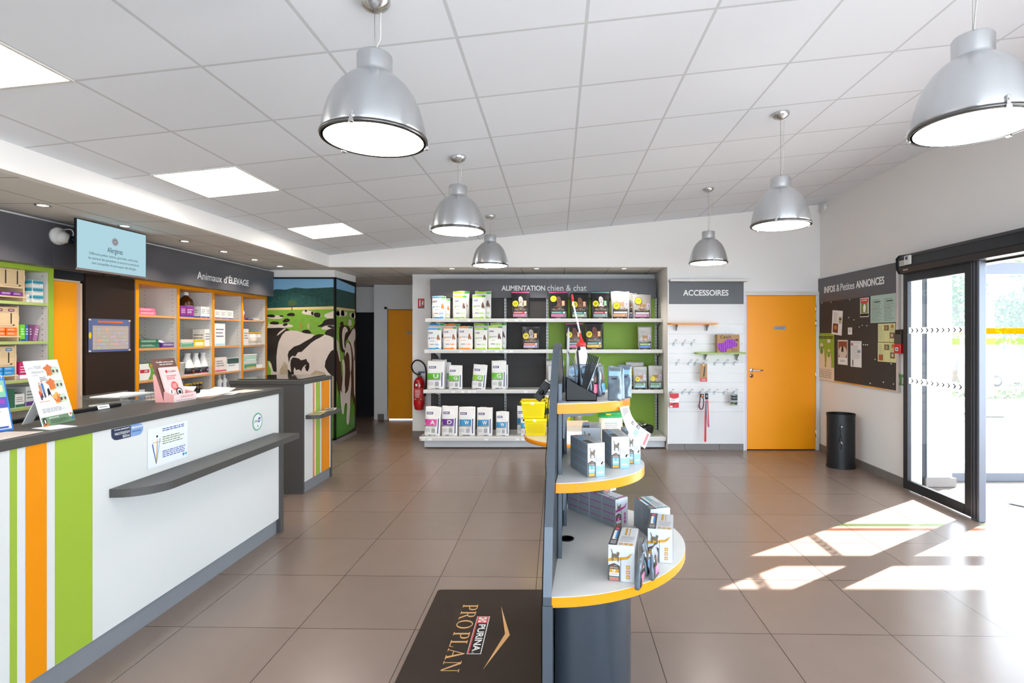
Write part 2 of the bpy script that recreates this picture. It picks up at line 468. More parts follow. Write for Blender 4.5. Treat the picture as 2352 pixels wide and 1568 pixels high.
# ---- doors
def lever(mb, M, s=1):
    mb.M = M
    mb.lathe([(0, 0), (.026, 0), (.026, .009), (.018, .012), (0, .012)], CHROME, 24, (0, 0, 0))
    mb.tube([(0, 0, .01), (0, 0, .045), (.01*s, 0, .055), (.12*s, 0, .055), (.135*s, 0, .05)], .0095, CHROME, 10)
b = MB(); b.box(2.48, 6.99, .012, 3.375, 7.03, 2.02, ORDOOR, .003)
d1 = struct(b.build('door_1'))
b = MB()
for x0, x1, z0, z1 in ((2.432, 2.475, 0, 2.022), (3.378, 3.422, 0, 2.022), (2.43, 3.425, 2.023, 2.07)): b.box(x0, 6.975, z0, x1, 7.02, z1, mat('door_frame_paint', '#D9D8D6', .5), .004)
struct(b.build('trim_2'))
b = MB(); lever(b, FRONT(2.535, 6.989, 1.045)); o = b.build('door_handle', d1); tag(o, 'chrome lever handle')
b = MB(FRONT(2.535, 6.989, .975)); b.lathe([(0, 0), (.026, 0), (.026, .008), (0, .009)], CHROME, 24); b.disc(0, 0, .008, BLACK, .0095); b.build('lock_rosette', d1)
b = MB(FRONT(2.83, 6.989, 1.575))
b.rect(0, 0, .155, .043, mat('sign_plate_metal', '#8F98A6', .3, metal=.4), .004); b.rect(.118, .002, .15, .041, col('#2F5EA8'), .005)
b.text('TOILETTES', .02, .015, .10, .028, col('#303642'), .005, keep=True)
b.disc(.127, .031, .004, PAPER, .006); b.rect(.124, .008, .130, .026, PAPER, .006); b.disc(.141, .031, .004, PAPER, .006); b.poly([(.135, .014), (.147, .014), (.143, .027), (.139, .027)], PAPER, .006); b.rect(.139, .006, .143, .014, PAPER, .006)
b.build('sign_plate', d1)
for z in (.22, .98, 1.66, 1.85):
    b = MB(); b.cyl(3.377, 6.983, z-.045, z+.045, .009, CHROME, 12); b.build('hinge', d1)
b = MB(); b.box(-3.02, 9.545, .012, -2.34, 9.58, 1.955, ORDOOR, .003); d2 = struct(b.build('door_2'))
b = MB(FRONT(-2.69, 9.543, 1.53)); b.rect(0, 0, .12, .038, mat('small_sign_plate', '#B9B4AC', .4), .003); b.lines(.02, .01, .1, .028, 1, col('#4A4640'), .004); b.build('sign_plate', d2)
b = MB()
b.box(-3.08, 9.52, 0, -3.03, 9.56, 2.01, WALL); b.box(-3.08, 9.52, 1.965, -2.33, 9.56, 2.01, WALL); struct(b.build('trim_3'))
b = MB(); b.box(-3.36, 9.93, 0, -3.39, 9.97, 1.97, WALL); b.box(-3.8, 9.93, 1.93, -3.36, 9.97, 1.98, WALL); struct(b.build('trim_4'))

# ---- sliding door: fixed frame, leaf, header
b = MB()
b.box(XR-.03, 5.235, 0, XR+.02, 5.27, 2.12, DARKAL, .003)
b.box(XR, 2.05, 2.08, XR+.12, 5.22, 2.14, DARKAL)
b.box(3.562, 5.33, 0, 3.68, 5.4, 2.6, DARKAL)  # dark upright whose colour stands in for the jamb wall's shade
b.box(3.592, 5.322, .0, 3.604, 5.33, 2.6, PAPER)
struct(b.build('trim_5'))
leaf = MB()
X0, X1 = XR-.055, XR-.015
for y0, y1, z0, z1 in ((5.17, 5.234, .012, 2.10), (4.375, 4.445, .012, 2.10), (4.446, 5.169, 2.02, 2.10), (4.446, 5.169, .012, .10)):
    leaf.box(X0, y0, z0, X1, y1, z1, DARKAL, .004)
leaf_o = struct(leaf.build('door_3'))
b = MB(); b.box(XR-.038, 4.44, .095, XR-.030, 5.175, 2.025, GLASS); gp = b.build('glass_pane', leaf_o)
fr = film_mat('frosted_band', '#E9ECEE', .75); fc = mat('chevron_grey', '#4A4E52', .5)
for z0 in (1.518, 1.035):
    b = MB(RIGHTW(XR-.0405, 5.17, z0)); b.rect(0, 0, .725, .058, fr, 0)
    n = 10
    for i in range(n):
        u = .03+i*.068
        b.poly([(u, .008), (u+.018, .008), (u+.042, .029), (u+.018, .050), (u, .050), (u+.022, .029)], fc, .001)
    b.build('safety_band', leaf_o)
b = MB(); b.box(XR-.06, 4.285, .0, XR+.0, 4.372, 2.12, GREYAL, .006); b.box(XR-.064, 4.31, .02, XR-.058, 4.322, 2.1, DARKAL); b.box(XR-.064, 4.345, .02, XR-.058, 4.353, 2.1, DARKAL)
struct(b.build('trim_6'))
hd = thing('sliding_door_operator', 'long black sliding door header box above the glass entrance', 'door header', (XR-.1, 3.5, 2.09))
b = MB(); b.prism([(XR, 2.29), (XR-.115, 2.27), (XR-.14, 2.24), (XR-.14, 2.145), (XR-.115, 2.10), (XR, 2.095)], 1.2, 5.19, DARKAL, axis='y'); hb = b.build('housing', hd)
b = MB(); b.box(XR-.144, 1.2, 2.150, XR-.138, 5.185, 2.156, BLACK); b.box(XR-.144, 1.2, 2.235, XR-.138, 5.185, 2.239, BLACK); b.build('groove_strip', hd)
b = MB(); b.prism([(XR, 2.295), (XR-.12, 2.275), (XR-.146, 2.245), (XR-.146, 2.14), (XR-.12, 2.095), (XR, 2.09)], 5.19, 5.205, BLACK, axis='y'); b.build('end_cap', hd)
b = MB(RIGHTW(XR-.1415, 5.10, 2.115)); b.text('PORTALP', 0, 0, .07, .014, PAPER, .0, bold=True); b.build('lettering', hd)
th = thing('door_program_switch', 'white door controller with small dark screen on the black header', 'controller', (XR-.14, 5.03, 2.165))
b = MB(RIGHTW(XR-.1405, 5.06, 2.165)); b.M = b.M @ Matrix(); b.box(0, 0, 0, .085, .085, .02, mat('ivory_plastic', '#D9DAD4', .45), .006); bo = b.build('housing', th)
b = MB(RIGHTW(XR-.1405, 5.06, 2.165)); b.rect(.02, .045, .055, .075, col('#243049', .2), .0205); b.lathe([(.016, .0), (.016, .003), (.012, .004), (.012, 0)], mat('ivory_plastic', '#D9DAD4'), 20, (.04, .024, .0195)); b.build('screen', th)
b = MB(RIGHTW(XR-.1405, 5.155, 2.165)); b.rect(0, 0, .085, .05, col('#C9CBC6'), .002); b.lines(.01, .01, .075, .04, 3, col('#39464F'), .003); tag(b.build('instruction_label'), 'small printed instruction label left of the white door controller', 'label')

# ---- outside vestibule: pillar, glass wall, canopy
b = MB(); b.box(3.68, 5.32, 0, 3.93, 5.6, 2.75, mat('render_white', '#A9AFB5', .8)); struct(b.build('wall_vestibule'))
b = MB(); b.box(3.655, 5.295, 0, 3.955, 5.32, .085, TILEB); b.box(3.93, 5.3, 0, 3.95, 5.5, .085, TILEB); struct(b.build('baseboard_vestibule'))
VX0, VX1, VY = 3.93, 7.6, 5.5
vest = MB()
vest.box(VX0, VY, .0, VX1, VY+.06, .085, GREYAL); vest.box(VX0, VY, 2.13, VX1, VY+.06, 2.25, GREYAL); vest.box(VX0, VY, 2.66, VX1, VY+.06, 2.76, GREYAL)
vest.box(VX0, VY, .085, VX0+.04, VY+.06, 2.66, GREYAL)
for x in (6.35,): vest.box(x, VY, .085, x+.05, VY+.06, 2.13, GREYAL)
vw = struct(vest.build('window_2'))
b = MB(); b.box(VX0+.04, VY+.027, .085, VX1, VY+.033, 2.13, GLASS); b.build('glass_pane', vw)
b = MB(); b.box(4.62, VY+.027, 2.25, VX1, VY+.033, 2.66, GLASS); b.build('glass_pane', vw)
b = MB(); b.box(VX0+.04, VY+.015, 2.25, 4.62, VY+.045, 2.66, mat('sun_cut_panel', '#E2E5E8', .6)); b.build('sun_cut_panel', vw)  # opaque panel added in the upper glazing to shorten the floor's sun patch
b = MB(); b.box(VX0+.04, VY+.0245, 1.515, VX1, VY+.0262, 1.575, film_mat('orange_film', '#E87800', .35, (.95, .42, .07))); tag(b.build('film_stripe', vw), 'orange stripe')
b = MB(); b.box(VX0+.04, VY+.0245, 1.405, VX1, VY+.0262, 1.47, film_mat('green_film', '#7FC05A', .3, (.50, .90, .38))); tag(b.build('film_stripe', vw), 'green stripe')
b = MB(); b.box(3.56, 1.0, 2.72, 7.7, 5.58, 2.86, WHITE); struct(b.build('ceiling_vestibule'))
b = MB(); b.box(3.56, 1.0, -.1, 7.7, 5.6, -.004, mat('vestibule_floor', '#6E665F', .4)); struct(b.build('floor_vestibule'))

# ---- outdoors
CONC = mat('concrete_paving', '#ADAAA3', .9, var=.05, vscale=2)
b = MB()
gp_ = [(7.0, 0), (12.8, 0), (12.8, .12), (13.1, .12), (13.1, -.05), (22, -1.2), (60, -1.6)]
vs = []; 
for (y, z) in gp_: vs += [(3.4, y-1.4, z-.01), (75, y-1.4, z-.01)]
b.add(vs, [(2*i, 2*i+1, 2*i+3, 2*i+2) for i in range(len(gp_)-1)], CONC)
b.add([(7.7, -14, -.12), (75, -14, -.12), (75, 5.6, -.02), (7.7, 5.6, -.02)], [(0, 1, 2, 3)], CONC); b.add([(3.56, -14, -.12), (7.7, -14, -.12), (7.7, 1.0, -.03), (3.56, 1.0, -.03)], [(0, 1, 2, 3)], CONC); b.add([(-12, -14, -.12), (3.56, -14, -.12), (3.56, -3.3, -.12), (-12, -3.3, -.12)], [(0, 1, 2, 3)], CONC)
struct(b.build('floor_outside'))
b = MB()
b.box(3.7, 5.95, -.02, 8.2, 6.45, .004, mat('mat_frame', '#C6C8CA', .5))
for i in range(60):
    for j in range(6): b.box(3.8+i*.072, 6.0+j*.07, .004, 3.8+i*.072+.03, 6.0+j*.07+.03, .006, col('#4F5256'))
tag(b.build('entrance_grating'), 'perforated light grey entrance grating outside the glass wall', 'grating')
b = MB(); b.prism([(4.02, 4.78), (5.5, 4.78), (5.5, 4.2), (4.4, 4.2)], 0.0, .008, mat('vestibule_mat_grey', '#8A8E98', .9)); 
tag(b.build('door_mat'), 'grey mat lying on the vestibule floor beyond the sliding door', 'mat')

def crown(mb, c, r, n, ms, sz, rd):
    for i in range(n):
        a = rd.random()*6.283; u = rd.random()*2-1; q = (.35+.65*rd.random()**.5)
        s = (1-u*u)**.5
        p = Vector((c[0]+r[0]*q*s*math.cos(a), c[1]+r[1]*q*s*math.sin(a), c[2]+r[2]*q*u))
        d1 = Vector((rd.random()-.5, rd.random()-.5, rd.random()-.5)).normalized(); d2 = d1.cross(Vector((rd.random()-.5, rd.random()-.5, rd.random()-.5))).normalized()
        k = sz*(.6+.8*rd.random())
        mb.add([p-d1*k, p+d2*k*.5, p+d1*k, p-d2*k*.5], [(0, 1, 2, 3)], ms[i % len(ms)])
rd = random.Random(11)
L1 = [mat('leaf_green', '#3E5C28', .7), mat('leaf_dark', '#203A18', .7), mat('leaf_pale', '#5A7434', .7)]
TR = mat('bark', '#5B4A3C', .9)
for i, (x, y, h, lab) in enumerate(((24.5, 33, 8.5, 'bushy green tree left of the glass door stile'), (29.5, 34, 8.0, 'leafy tree seen above the parked car'), (34.5, 36, 9.0, 'tall tree at the right edge of the entrance view'), (27.0, 40, 10.5, 'taller tree behind the parking area'), (39.5, 37, 9.5, 'rightmost spreading tree beyond the parking area'))):
    t_ = thing('tree', lab, 'tree', (x, y, -1.6), 'trees beyond the parking area')
    b = MB(); b.tube([(x, y, -1.6), (x+.1, y, h*.3), (x-.1, y, h*.6)], [.28, .2, .1], TR, 10); b.build('trunk', t_)
    b = MB()
    for k in range(6): crown(b, (x+rd.uniform(-2, 2), y+rd.uniform(-1.2, 1.2), h*.5+rd.uniform(-2.2, 2.4)), (2.0, 1.8, 1.6), 1300, L1, .12, rd)
    b.build('crown', t_)
for i, (x, y, lab) in enumerate(((15.2, 16.8, 'low green hedge clump behind the kerb, nearest the door stile'), (17.5, 17.0, 'low green hedge clump behind the kerb, at the right frame edge'), (12.8, 16.8, 'low green hedge clump behind the kerb, seen through the sliding leaf'))):
    b = MB(); crown(b, (x, y, -.45), (1.3, .6, .55), 900, L1, .07, rd); crown(b, (x+.6, y, -.5), (.8, .5, .4), 300, L1, .07, rd); tag(b.build('hedge'), lab, 'hedge', 'low hedge clumps')
# parked car
CARX, CARY, CZ = 25.2, 30.0, -1.31
t_ = thing('car', 'white hatchback parked outside beyond the hedge', 'car', (CARX, CARY, CZ))
CW = mat('car_paint', '#E8ECF0', .25, coat=.5); CG = mat('car_glass', '#5E7690', .15)
prof = [(-2.0, .25), (1.9, .25), (2.05, .45), (2.0, .75), (1.75, .9), (.95, 1.0), (.45, 1.45), (-1.2, 1.5), (-1.75, 1.15), (-2.05, .9), (-2.1, .5)]
b = MB(); b.prism([(CARX+p[0], CZ+p[1]) for p in prof], CARY-.85, CARY+.85, CW, axis='y'); b.build('body', t_)
b = MB(); b.prism([(CARX+p[0], CZ+p[1]) for p in ((.82, 1.02), (.40, 1.38), (-.2, 1.40), (-.2, 1.0))], CARY-.86, CARY-.85, CG, axis='y'); b.build('window', t_)
b = MB(); b.prism([(CARX+p[0], CZ+p[1]) for p in ((-.3, 1.0), (-.3, 1.40), (-1.15, 1.42), (-1.6, 1.05))], CARY-.86, CARY-.85, CG, axis='y'); b.build('window', t_)
for dx in (-1.25, 1.3):
    for sy in (-.8, .8):
        b = MB(); b.lathe([(0, -.09), (.30, -.09), (.32, -.06), (.32, .06), (.3, .09), (0, .09)], BLACK, 28, (CARX+dx, CARY+sy, CZ+.32), axis='y')
        b.lathe([(0, -.1), (.19, -.1), (.19, .1), (0, .1)], GREYM, 20, (CARX+dx, CARY+sy, CZ+.32), axis='y'); b.build('wheel', t_)
# red banner
t_ = thing('beach_flag', 'tall red and white advertising flag outside the entrance', 'flag', (8.05, 10.0, -.01))
RB = mat('flag_red', '#E0383C', .7)
b = MB(); b.prism([(7.98, .35), (8.16, .35), (8.18, 1.6), (8.14, 2.2), (7.98, 2.3)], 9.99, 10.0, RB, axis='y'); b.prism([(7.981, .85), (8.165, .85), (8.175, 1.3), (7.981, 1.3)], 9.986, 9.99, PAPER, axis='y'); b.build('banner', t_)
b = MB(); b.cyl(7.97, 10.0, 0, 2.35, .012, GREYM, 10); b.build('pole', t_)
b = MB(); b.box(7.75, 9.8, -.01, 8.2, 10.2, .03, BLACK, .01); b.build('base', t_)

# ================================================================== CEILING LIGHTS
LEDM = emit_mat('led_panel_light', (1.0, .93, .84), LED_STRENGTH)
for i, (y0, lab) in enumerate(((1.79, 'bright square ceiling light panel at the left frame edge, nearest the camera'), (3.58, 'bright square ceiling light panel, the middle one of the row'), (5.37, 'bright square ceiling light panel farthest back in the row'), (0.0, 'unseen light panel added to brighten the room, in line with the row, behind the camera'), (-1.79, 'unseen light panel added to brighten the room, in line with the row, farthest behind the camera'))):  # the last two panels are unseen, added for more light
    xa, xb = -2.715, -2.165; ya, yb = y0+.012, y0+.583
    t_ = thing('ceiling_light_panel', lab, 'ceiling light', ((xa+xb)/2, (ya+yb)/2, ceil_z((xa+xb)/2)-.002), 'square ceiling light panels')
    def P(x, y, dz): return (x, y, ceil_z(x)+dz)
    b = MB()
    b.add([P(xa, ya, -.004), P(xb, ya, -.004), P(xb, yb, -.004), P(xa, yb, -.004)], [(0, 3, 2, 1)], LEDM); b.build('diffuser', t_)
    b = MB()
    for (x0, x1, yy0, yy1) in ((xa-.012, xa, ya-.012, yb+.012), (xb, xb+.012, ya-.012, yb+.012), (xa, xb, ya-.012, ya), (xa, xb, yb, yb+.012)):
        b.add([P(x0, yy0, -.006), P(x1, yy0, -.006), P(x1, yy1, -.006), P(x0, yy1, -.006), P(x0, yy0, .0), P(x1, yy0, .0), P(x1, yy1, .0), P(x0, yy1, .0)],
              [(0, 3, 2, 1), (4, 5, 6, 7), (0, 1, 5, 4), (1, 2, 6, 5), (2, 3, 7, 6), (3, 0, 4, 7)], mat('panel_rim', '#D9D7D4', .5))
    b.build('frame', t_)

# pendants: built once at the origin (rim at z = 0), then copied
PEND = emit_mat('pendant_diffuser_light', (1.0, .94, .86), PENDANT_STRENGTH)
R = .195
RIMZ = 2.25
def make_pendant(x, y, lab, rot):
    cz = ceil_z(x) - RIMZ
    t_ = thing('pendant_lamp', lab, 'pendant lamp', (x, y, RIMZ), 'aluminium dome pendant lamps')
    b = MB(Matrix.Translation((x, y, RIMZ)))
    prof = [(R-.004, .004), (R-.003, .02), (.188, .05), (.180, .085), (.168, .125), (.150, .165), (.128, .198), (.100, .226), (.076, .243), (.066, .250), (.0655, .258), (.0655, .318), (.062, .324), (.0, .325)]
    b.lathe(prof, ALU, 56)
    b.lathe([(R-.008, .006), (.176, .085), (.146, .165), (.08, .236), (0, .24)], mat('lamp_inside', '#E8E4DC', .5), 40)
    b.build('shade', t_)
    b = MB(Matrix.Translation((x, y, RIMZ))); b.lathe([(R-.0045, -.004), (R+.001, -.005), (R+.004, 0), (R+.003, .008), (R-.004, .009), (R-.005, .002), (R-.0045, -.004)], mat('rim_metal', '#6E6E6E', .3, metal=1), 56); b.build('rim', t_)
    b = MB(Matrix.Translation((x, y, RIMZ))); b.lathe([(0, -.012), (.09, -.011), (.15, -.008), (R-.005, -.003)], PEND, 48); b.build('diffuser', t_)
    for k in range(3):
        a = rot + k*2.0944
        M = Matrix.Translation((x, y, RIMZ)) @ Matrix.Rotation(a, 4, 'Z')
        b = MB(M); b.box(R-.006, -.009, -.01, R+.009, .009, .002, CHROME, .002); b.box(R-.004, -.006, .0, R+.007, .006, .032, CHROME, .002); b.box(R+.006, -.003, .012, R+.012, .003, .02, CHROME, .001); b.build('clip', t_)
    b = MB(Matrix.Translation((x, y, RIMZ)))
    b.tube([(0, 0, .32), (0, 0, cz-.04)], .0014, GREYM, 6); b.lathe([(0, .322), (.006, .322), (.006, .345), (0, .348)], CHROME, 12)
    b.build('suspension_wire', t_)
    b = MB(Matrix.Translation((x, y, RIMZ)))
    k = cz-.05
    b.tube(spline([(.003, 0, .33), (.008, .004, .36), (.02, .006, .33+(k-.33)*.4), (.022, 0, .33+(k-.33)*.75), (.024, 0, k)], False, 5), .0028, mat('clear_cable', '#C9C7C4', .3), 6)
    b.build('power_cable', t_)
    tl = math.atan(.103)
    b = MB(Matrix.Translation((x, y, RIMZ+cz)) @ Matrix.Rotation(-tl, 4, 'Y'))
    b.lathe([(.0, -.042), (.02, -.04), (.045, -.028), (.056, -.016), (.058, -.006), (.058, .0)], ALU, 36); b.build('canopy', t_)
    return t_
for x, y, lab, rot in ((-.70, 2.05, 'large aluminium dome pendant lamp nearest on the left, beside the biggest light panel', .45),
                  (-.715, 3.85, 'aluminium dome pendant lamp second in the left row', 1.4),
                  (-.72, 5.74, 'aluminium dome pendant lamp farthest back in the left row', 1.9),
                  (1.50, 1.93, 'aluminium dome pendant lamp cut by the right edge of the photo', -1.75),
                  (1.525, 3.65, 'aluminium dome pendant lamp second in the right row', -2.1),
                  (1.565, 5.54, 'aluminium dome pendant lamp farthest back in the right row, above the recess edge', -1.57)):
    make_pendant(x, y, lab, rot)

# recessed downlights
DL = emit_mat('downlight_glow', (1.0, .93, .82), 14.0)
for i, (x, y, lab) in enumerate(((-3.56, 5.11, 'recessed downlight nearest the wall television'), (-3.58, 5.74, 'recessed downlight second from the television'), (-3.60, 6.36, 'recessed downlight third from the television'), (-3.61, 6.96, 'recessed downlight farthest from the television, by the cow mural'),
                       (-1.42, 7.2, 'recessed downlight above the left end of the pet food shelves'), (-.28, 7.2, 'recessed downlight above the middle of the pet food shelves'), (.90, 7.2, 'recessed downlight above the right end of the pet food shelves'),
                       (-3.56, 4.4, 'recessed downlight behind the television'), (-3.56, 3.7, 'recessed downlight above the green framed cabinet'))):
    t_ = thing('recessed_downlight', lab, 'downlight', (x, y, 2.40), 'small recessed downlights')
    b = MB(Matrix.Translation((x, y, 2.40))); b.lathe([(.030, -.001), (.034, -.004), (.045, -.003), (.047, 0.0)], CHROME, 28); b.build('trim_ring', t_)
    b = MB(Matrix.Translation((x, y, 2.40))); b.lathe([(0, -.002), (.031, -.002)], DL, 24); b.build('lamp_face', t_)
    ld = bpy.data.lights.new('lamp_bulb', 'SPOT'); ld.energy = SPOT_W; ld.color = (1, .90, .78); ld.spot_size = math.radians(118); ld.spot_blend = .7; ld.shadow_soft_size = .02
    lo = bpy.data.objects.new('lamp_bulb', ld); COL.objects.link(lo); lo.parent = t_; lo.location = (0, 0, -.02)
b = MB(); b.box(3.40, 6.82, 3.08, 3.44, 6.92, 3.18, mat("ivory_plastic", "#D9DAD4"), .008); b.lathe([(0, 0), (.02, 0), (.02, .008), (0, .009)], PAPER, 20, (3.42, 6.82, 3.13), axis="y")
b.M = Matrix(); tag(b.build('wall_sounder'), 'small white square alarm sounder high in the right corner', 'alarm')
# ================================================================== LEFT SIDE: cabinets, fascia, TV
def rounded(w, h, r, n=5):
    out = []
    for cx_, cy_, a0 in ((w-r, r, -90), (w-r, h-r, 0), (r, h-r, 90), (r, r, 180)):
        for i in range(n+1):
            a = math.radians(a0 + 90*i/n); out.append((cx_+r*math.cos(a), cy_+r*math.sin(a)))
    return out
XF = -4.0      # cabinet fronts
# fascia
fa = thing('shelf_fascia', 'dark grey fascia panel with white lettering Animaux d ELEVAGE above the orange framed shelves', 'fascia', (-3.95, 5.75, 2.03))
b = MB(); b.box(-4.0, 4.139, 2.03, -3.90, 7.36, 2.372, SLATE, .003); b.build('panel', fa)
b = MB(LEFTW(-3.8995, 0, 0)); b.text('Animaux d’', 5.79, 2.112, 6.33, 2.195, PAPER, 0, depth=.002); b.build('lettering', fa)
b = MB(LEFTW(-3.8995, 0, 0)); b.text('ÉLEVAGE', 6.345, 2.118, 6.755, 2.215, PAPER, 0, bold=True, depth=.002); tag(b.build('lettering', fa), 'bold capitals')
b = MB(); b.box(-4.0, 1.0, 2.03, -3.90, 4.133, 2.372, SLATE, .003); tag(b.build('shelf_fascia'), 'plain dark grey fascia panel above the green framed shelves', 'fascia')
b = MB(); b.box(XL, 1.0, 2.372, -3.98, 7.36, 2.40, WALL); struct(b.build('trim_7'))
b = MB(); b.box(XL, 1.0, 2.03, -4.0, 7.36, 2.372, WALL); struct(b.build('trim_8'))

def cabinet(name, label, ys, post, edge, zs, ztop=2.03, post_w=.045):
    y0, y1 = ys[0], ys[-1]
    t_ = thing(name, label, 'shelving unit', (-4.22, (y0+y1)/2, 0))
    b = MB(); b.box(XL+.002, y0, 0, XL+.02, y1, ztop, mat('cabinet_interior', '#D3CDC6', .55)); b.build('back_panel', t_)
    inn = mat('cabinet_interior', '#D3CDC6', .55)
    for i, y in enumerate(ys):
        a = y - (post_w/2 if 0 < i < len(ys)-1 else (0 if i == 0 else post_w)); c = a+post_w
        b = MB(); b.box(XL+.02, a+.005, 0, XF-.004, c-.005, ztop, inn);
        b.box(XF-.004, a+.004, 0, XF+.0006, c-.004, ztop, post)
        for xx in (XF-.05, XF-.34):
            for k in range(44):
                z = .16+k*.042
                b.M = frame((xx, a+.0045, z), (1, 0, 0), (0, 0, 1)); b.disc(0, 0, .004, BLACK, 0, 8); b.M = Matrix()
        b.build('side_panel', t_)
    b = MB(); b.box(XL+.02, y0+.002, ztop-.035, XF-.0002, y1-.002, ztop-.001, post); b.build('top_rail', t_)
    for i in range(len(ys)-1):
        for z in zs:
            b = MB(); b.box(XL+.02, ys[i]+.03, z-.022, XF-.012, ys[i+1]-.03, z, inn); b.box(XF-.012, ys[i]+.03, z-.022, XF-.008, ys[i+1]-.03, z, edge); b.build('shelf', t_)
    return t_
EOR = mat('shelf_edge_beech', '#D9975A', .45); EGR = mat('shelf_edge_green', '#A9B96A', .45)
ZE = (1.70, 1.375, 1.06, .85, .45)
cabinet('shelving_unit', 'orange framed open shelving unit with four bays below the Animaux d ELEVAGE lettering', (5.07, 5.645, 6.22, 6.79, 7.365), ORANGE, EOR, ZE)
ZG = (1.753, 1.456, 1.167, .96, .5)
cabinet('shelving_unit', 'green framed open shelving unit at the left edge behind the counter', (2.5, 3.36, 4.25), GREEN, EGR, ZG, 2.03, .05)
b = MB(); b.box(XL+.002, 4.54, 0, XF-.004, 5.066, 2.03, BROWN); tag(b.build('wall_panel'), 'tall dark brown panel left of the orange framed shelves, under the television', 'panel')
b = MB(); b.box(-4.2, 4.255, 0, -4.05, 4.51, 1.94, ORDOOR); dd = struct(b.build('door_4'))
b = MB(); b.box(-4.12, 4.505, 0, -4.02, 4.525, 1.955, mat('door_jamb_beige', '#CDB7A0', .5)); b.box(-4.12, 4.25, 1.94, -4.02, 4.525, 1.955, mat('door_jamb_beige', '#CDB7A0', .5)); struct(b.build('trim_9'))
b = MB(); b.box(-4.2, 4.25, 1.955, -4.01, 4.53, 2.03, NAVY); struct(b.build('trim_10'))
# calendar poster
t_ = MB(LEFTW(-3.9985, 0, 0)); CP = col('#59658F', .5)
t_.rect(4.56, 1.355, 5.005, 1.645, CP, 0)
t_.rect(4.60, 1.375, 4.985, 1.585, col('#B8A99E', .5), .001); t_.rect(4.65, 1.612, 4.92, 1.628, col('#D4692B'), .001)
for i in range(12):
    for j in range(6):
        u = 4.65+i*.0275; v = 1.38+j*.032
        if random.random() < .35: t_.rect(u, v, u+.022, v+.02, col(random.choice(('#E7A57C', '#A9BFA0', '#C6A9B9', '#9FB2D2'))), .002)
for j in range(7): t_.rect(4.60, 1.375+j*.033, 4.985, 1.3765+j*.033, col('#8B7F86'), .0015)
for i in range(13): t_.rect(4.64+i*.0275, 1.375, 4.641+i*.0275, 1.585, col('#8B7F86'), .0015)
t_.disc(4.575, 1.50, .014, col('#E0C020'), .001, 16, .03)
for u, v in ((4.57, 1.635), (4.995, 1.635), (4.57, 1.365), (4.995, 1.365)): t_.rect(u-.012, v-.006, u+.012, v+.006, col('#D8D4CC'), .003)
tag(t_.build('wall_calendar'), 'blue bordered planning calendar taped on the dark brown panel', 'calendar')

# television
tv = thing('television', 'flat television showing a pale blue Allergènes slide, hung under the ceiling', 'television', (-3.62, 4.36, 1.99))
b = MB(); b.box(-3.632, 4.015, 1.995, -3.615, 4.705, 2.385, BLACK, .004); b.box(-3.665, 4.12, 2.04, -3.632, 4.60, 2.32, BLACK, .006); b.box(-3.615, 4.015, 1.995, -3.607, 4.705, 2.01, mat('tv_bezel_pink', '#6E6260', .3)); b.build('housing', tv)
SCR = emit_mat('screen_glow_blue', '#A9CDD8', .56)
b = MB(LEFTW(-3.6145, 0, 0)); b.rect(4.023, 2.012, 4.697, 2.378, SCR, 0)
scd = emit_mat('screen_ink', '#2B3A4E', .2); scr = emit_mat('screen_red', '#B5525A', .22)
for k in range(22):
    a = k*math.tau/22; r0, r1 = (.006, .034) if k % 2 else (.012, .030)
    c, s = math.cos(a), math.sin(a); cu, cv = 4.37, 2.262
    b.poly([(cu+r0*c-.0015*s, cv+r0*s+.0015*c), (cu+r0*c+.0015*s, cv+r0*s-.0015*c), (cu+r1*c+.002*s, cv+r1*s-.002*c), (cu+r1*c-.002*s, cv+r1*s+.002*c)], scr, .001)
b.text('Allergènes', 4.295, 2.155, 4.445, 2.21, scd, .001)
for i, s in enumerate(('Différents pollens (arbres, graminées, ambroisie),', 'les acariens des poussières ou encore la moisissure', 'sont susceptibles de provoquer des allergies.')):
    e = (0, -.008, .02)[i]
    b.text(s, 4.13+e, 2.122-i*.036, 4.61-e, 2.147-i*.036, scd, .001)
b.build('screen', tv)
b = MB(); b.box(-3.75, 4.3, 2.1, -3.66, 4.42, 2.25, BLACK); b.tube([(-3.72, 4.36, 2.2), (-3.72, 4.36, 2.40)], .02, BLACK, 12); b.build('ceiling_mount', tv)
b = MB(); b.tube(spline([(-3.64, 4.27, 1.998), (-3.65, 4.32, 1.975), (-3.65, 4.40, 1.972), (-3.64, 4.46, 1.998)], False), .003, BLACK, 6); b.build('cable', tv)

# dome camera on fascia
dc = thing('security_camera', 'white dome security camera left of the television', 'camera', (-3.9, 4.165, 2.28))
M = Matrix.Translation((-3.9, 4.165, 2.272))
b = MB(M); b.lathe([(0, 0), (.066, 0), (.068, .012), (.064, .03), (0, .034)], mat('camera_white', '#DAD8D4', .35), 36, axis='x'); b.build('base', dc)
b = MB(M); ps = [(.046*math.cos(a), .040+.046*math.sin(a)) for a in [math.radians(-60+150*i/12) for i in range(13)]]; b.lathe([(max(0, r), z) for r, z in ps], mat('camera_white', '#DAD8D4'), 32, (0, .012, -.01), axis='x'); b.build('dome', dc)
b = MB(M @ Matrix.Translation((.062, .042, -.02)) @ Matrix.Rotation(math.radians(-5), 4, 'Z')); b.lathe([(0, 0), (.03, 0), (.032, .022), (.026, .03), (0, .03)], BLACK, 28, axis='x'); b.lathe([(0, .031), (.012, .031), (.008, .034), (0, .035)], col('#2F4478', .1), 20, axis='x'); b.build('lens', dc)
b = MB(M); b.tube(spline([(.0, .05, .06), (.03, .09, .07), (.04, .10, .03), (.01, .09, 0)], False), .004, PAPER, 8); b.build('cable', dc)

